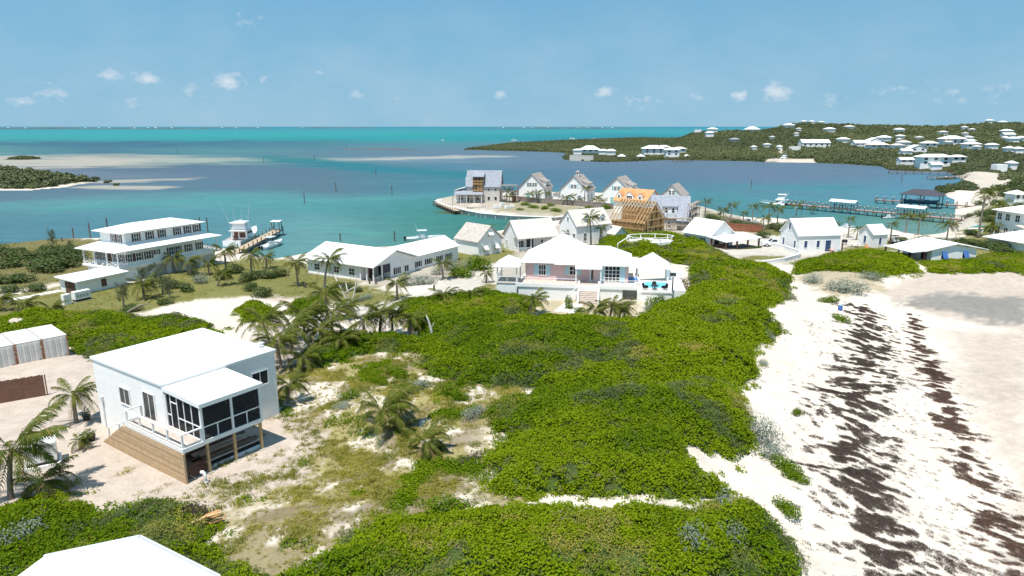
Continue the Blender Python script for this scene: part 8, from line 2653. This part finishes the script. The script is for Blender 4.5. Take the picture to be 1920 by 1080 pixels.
for a in (
    (1083, 290, 17, 'small white pavilion at the left tip of the far peninsula', dict(hw=2.4)),
    (1107, 288, 38, 'white hip-roofed villa on the walled point of the peninsula', dict(hw=2.2, rise=.34)),
    (1131, 290, 18, 'smaller white roof just right of the walled villa', {}),
    (1146, 291, 18, 'white hip-roofed house third along the peninsula point', dict(rise=.35)),
    (1226, 291, 42, 'long white house with verandah behind the peninsula jetty', dict(storeys=2, hw=2.2)),
    (1245, 283, 24, 'white roof peeping over the long verandah house', {}),
    (1261, 295, 28, 'white two-storey cabin by the landing stage', dict(storeys=2, hw=2.3)),
    (1275, 287, 26, 'grey-white roof above the two-storey cabin', dict(rm=M_STONE)),
    (1309, 247, 13, 'cream house at the seaward end of the ridge', dict(roof='flat')),
    (1337, 247, 19, 'low white roof on the ridge right of the cream house', {}),
    (1331, 257, 16, 'white house with small upper storey below the ridge', dict(storeys=2, hw=2.0)),
    (1412, 245, 26, 'white hip roof standing on the open ridge', dict(rise=.35)),
    (1378, 268, 18, 'grey weathered roof in the middle of the wooded slope', dict(rm=M_GREYSH, wall=M_STONE)),
    (1481, 240, 20, 'white roof below the first hilltop', {}),
    (1508, 232, 10, 'white house on the hilltop, first of three', {}),
    (1523, 232, 9, 'white house on the hilltop, middle of three', {}),
    (1541, 234, 10, 'white house on the hilltop, last of three', {}),
    (1557, 248, 20, 'white roof on the dark slope right of the hilltop', {}),
    (1594, 243, 18, 'grey-white house high on the dark slope', dict(rm=M_STONE)),
    (1530, 277, 58, 'long white lodge above the little white beach', dict(roof='gable', hw=3, dep=.4)),
    (1492, 283, 20, 'pale outbuilding left below the long lodge', dict(roof='flat')),
    (1583, 268, 22, 'white hip roof right of the long lodge', {}),
    (1618, 276, 34, 'white house with pale roof left of the large pair', dict(roof='gable')),
    (1643, 272, 34, 'large gabled white house of the pair in mid slope', dict(roof='front')),
    (1660, 265, 24, 'white roof behind the large gabled house', {}),
    (1649, 280, 38, 'wide pale grey roof in front of the large pair', dict(rm=M_PALESH)),
    (1690, 262, 14, 'small white roof on the slope above the gabled pair', {}),
    (1697, 275, 24, 'pale grey roof right of the large pair', dict(rm=M_PALESH)),
    (1684, 281, 22, 'second pale roof lower right of the large pair', dict(rm=M_PALESH)),
    (1722, 287, 34, 'white gabled house with pale blue gable near the bay', dict(roof='front')),
    (1700, 292, 22, 'low white wing left of the blue-gabled house', dict(roof='gable')),
    (1745, 277, 28, 'white hip roof above the blue-gabled house', {}),
    (1790, 272, 42, 'large white two-storey house on the right slope', dict(storeys=2, hw=2.0)),
    (1822, 272, 16, 'small white roof right of the large two-storey house', {}),
    (1825, 279, 30, 'white roof below the large two-storey house', {}),
    (1862, 281, 20, 'white roof by dark trees on the right slope', {}),
    (1688, 249, 18, 'white house high on the middle slope', {}),
    (1770, 254, 16, 'grey house high on the right slope', dict(rm=M_STONE)),
    (1810, 244, 10, 'tiny white roof near the right skyline', {}),
    (1857, 232, 14, 'white two-storey house on the right skyline', dict(storeys=2, hw=2)),
    (1882, 234, 14, 'low white roof on the right skyline', {}),
    (1890, 252, 20, 'white hip roof near the right edge below the skyline', {}),
    (1893, 260, 24, 'grey gabled roof near the right edge', dict(roof='gable', rm=M_PALESH)),
    (1902, 268, 20, 'white house left of the one cut by the right edge', {}),
    (1917, 266, 18, 'white house cut by the right edge on the slope', {}),
    (1895, 288, 18, 'white roof among trees at the lower right slope', {}),
    (1912, 289, 18, 'second white roof among trees at the lower right slope', {}),
    (1753, 314, 62, 'long white two-storey lodge with verandah beside the far jetty', dict(storeys=2, hw=2.4, dep=.35)),
    (1798, 306, 28, 'white-grey roof right behind the long verandah lodge', dict(rm=M_PALESH)),
    (1700, 310, 28, 'white boathouse roof left of the long verandah lodge', dict(hw=2, roof='gable', dep=.4)),
    (1756, 327, 22, 'low white canopy at the water below the verandah lodge', dict(hw=1.8, roof='gable', dep=.4)),
    (1878, 322, 22, 'flat white house by the right beach', dict(roof='flat')),
    (1900, 319, 14, 'white awning roof right of the flat beach house', dict(hw=2)),
    (1912, 385, 26, 'white roof above the balcony house at the right edge', dict(hw=2)),
):
    px, py, w, lb, kw = a
    far_house(px, py, w, lb, windows=w >= 26, **kw)
more_ = sorted((rs.uniform(1400, 1915), rs.uniform(243, 284), rs.uniform(8, 14)) for _ in range(19))
for k, (px, py, w) in enumerate(more_):
    far_house(px, py, w, f'{ORD[k]} from the left of the very small pale roofs dotted over the far slope', windows=False, rm=(M_ROOF, M_PALESH, M_STONE)[k % 3], hw=1.6)
for px, py, lb in ((1166, 299, 'small white thatch-shaped beach shelter on the peninsula point'), (1202, 299, 'second white beach shelter right along the peninsula'), (1288, 299, 'white beach shelter by the landing stage')):
    p = gp(px, py)
    T = thing('beach_shelter', lb, 'shelter', p, 0, 'white shelters on the far shore')
    for x in (-2.6, 2.6):
        for y in (0, 4):
            MB().box(x - .15, y - .15, -.5, x + .15, y + .15, 2.6).build('post', M_WHITE, T)
    hip_roof(T, -2.8, -.2, 2.8, 4.2, 2.6, 1.9, M_ROOF, .6, ridge=(0, 2, 0, 2.01))
a_, b_ = gp(1068, 300), gp(1112, 301.5)
T = thing('sea_wall', 'pale stone sea wall below the villa on the peninsula point', 'wall', a_, math.atan2(b_.y - a_.y, b_.x - a_.x))
MB().box(0, 0, -2, (b_ - a_).length, 1.2, 4.0).build('wall', M_STONE, T)
MB().box(-.1, -.1, 4.0, (b_ - a_).length + .1, 1.4, 4.2).build('coping', M_WALL, T)

# woodland, kept clear of the houses
x, y, z = WOODP
ok = np.ones(len(x), bool)
for hx, hy, r_ in FAR:
    dx, dy = x - hx, y - hy
    ok &= ~((np.hypot(dx, dy - r_ * .5) < r_ * 1.0 + 1.5) | ((np.abs(dx) < r_ * .8) & (dy < 0) & (dy > -5 - y * .012)))
ok &= rng.random(len(x)) < np.where(y > 1250, .75, 1.0)
x, y, z = x[ok], y[ok], z[ok]
n = len(x)
s_ = np.clip(1.0 + y / 520, 1.4, 3.3) * rng.uniform(.65, 1.3, n) * (0.8 + 0.5 * fbm(x / 40, y / 40, 7, 2))
s_ = np.where(x / y < 0.30, np.minimum(s_, 1.9), s_)
rot = np.stack([np.zeros(n), np.zeros(n), rng.uniform(0, 6.28, n)], 1)
tint = np.clip(fbm(x / 70, y / 70, 11, 3) * 1.4 - .5 + rng.normal(0, .2, n), -.1, .85)
scatter('woodland', np.stack([x, y, z - .4], 1), rot, np.stack([s_, s_, s_ * rng.uniform(.8, 1.25, n)], 1), rng.integers(0, 5, n), tint, P_WOOD)
# islet scrub
def inside_scatter(poly, n, inset, name, smin, smax, line=None):
    P_ = np.array(poly)
    x, y = rng.uniform(P_[:, 0].min(), P_[:, 0].max(), n), rng.uniform(P_[:, 1].min(), P_[:, 1].max(), n)
    k = sdist(poly, x, y) > inset
    x, y = x[k], y[k]
    n = len(x)
    s_ = rng.uniform(smin, smax, n)
    scatter(name, np.stack([x, y, height(x, y) - .2], 1), np.stack([np.zeros(n), np.zeros(n), rng.uniform(0, 6.28, n)], 1), np.stack([s_, s_, s_ * rng.uniform(.8, 1.4, n)], 1), rng.integers(0, 5, n), np.clip(rng.normal(.15, .2, n), -.1, .7), P_WOOD)
inside_scatter(ISLET, 2600, 6, 'islet_scrub', 1.4, 3.4)
inside_scatter(BANK, 900, 4, 'bank_scrub', .8, 1.6)
for px, py, s, lb in ((168, 341, 3.4, 'dark mangrove clump at the tip of the left islet'), (180, 338, 2.6, 'outer mangrove clump at the islet tip'), (199, 343, 2.0, 'mangrove bush standing in water off the islet, left of two'), (207, 341, 1.6, 'mangrove bush just right of the first in the water'), (219, 348, 1.8, 'lone mangrove bush nearest the sandbank tail')):
    p = at(px, py, 0)
    o = put('mangrove', bush_mesh(int(px), 240, .3, m_wood, .9, 5, .7), None, (p.x, p.y, -.2), px)
    o.scale = (s, s, s)
    tag(o, lb, 'mangrove', 'mangroves off the islet')
p = at(705, 280, 0)
T = thing('reef_rock', 'thin dark line of rocks awash in mid water', 'rocks', (p.x, p.y, 0))
for k in range(9):
    x_ = (k - 4) * 9 + rs.uniform(-2, 2)
    MB().loft([[(x_ + r_ * 7 * math.cos(t), r_ * 3 * math.sin(t), zz) for t in [2 * math.pi * q / 9 for q in range(9)]] for r_, zz in ((1, -.5), (.8, .4), (.3, .8))]).build('rock', M_PILE, T)

# low islands on the horizon
M_FARLAND = pbr('far_island_scrub', (0.085, 0.12, 0.125), 0.95, 0.2, 0.004)
def far_island(x0, x1, d, h, label, houses=0):
    a, b = (x0 - 960) / FPX * d, (x1 - 960) / FPX * d
    T = thing('far_island', label, 'island', ((a + b) / 2, d, 0))
    rs_ = random.Random(int(x0) + 5)
    n = 40
    rings = []
    for i in range(n + 1):
        t = i / n
        hh = h * (math.sin(math.pi * t) ** .4) * (0.45 + 0.55 * rs_.random())
        x_ = (t - .5) * (b - a)
        w = 200
        rings.append([(x_, -w, -1), (x_, -w * .6, hh * .7), (x_, 0, hh), (x_, w, -1)])
    MB().loft(rings).build('land', M_FARLAND, T, True)
    for k in range(houses):
        x_ = (b - a) * rs_.uniform(-.42, .42)
        w, h_ = rs_.uniform(7, 15), rs_.uniform(3, 6)
        hs = MB().box(x_ - w, -205, h * .25, x_ + w, -185, h * .25 + h_).build('house', M_WHITE, T)
        hip_roof(hs, x_ - w, -205, x_ + w, -185, h * .25 + h_, 4, M_ROOF, 2)
far_island(-40, 400, 9000, 24, 'long low island on the horizon at the left with white houses', 9)
far_island(380, 520, 10500, 20, 'short low island on the horizon left of centre', 3)
far_island(560, 720, 11500, 18, 'faint flat island on the horizon at the centre', 1)
far_island(905, 1190, 10000, 22, 'low island on the horizon behind the yachts', 9)
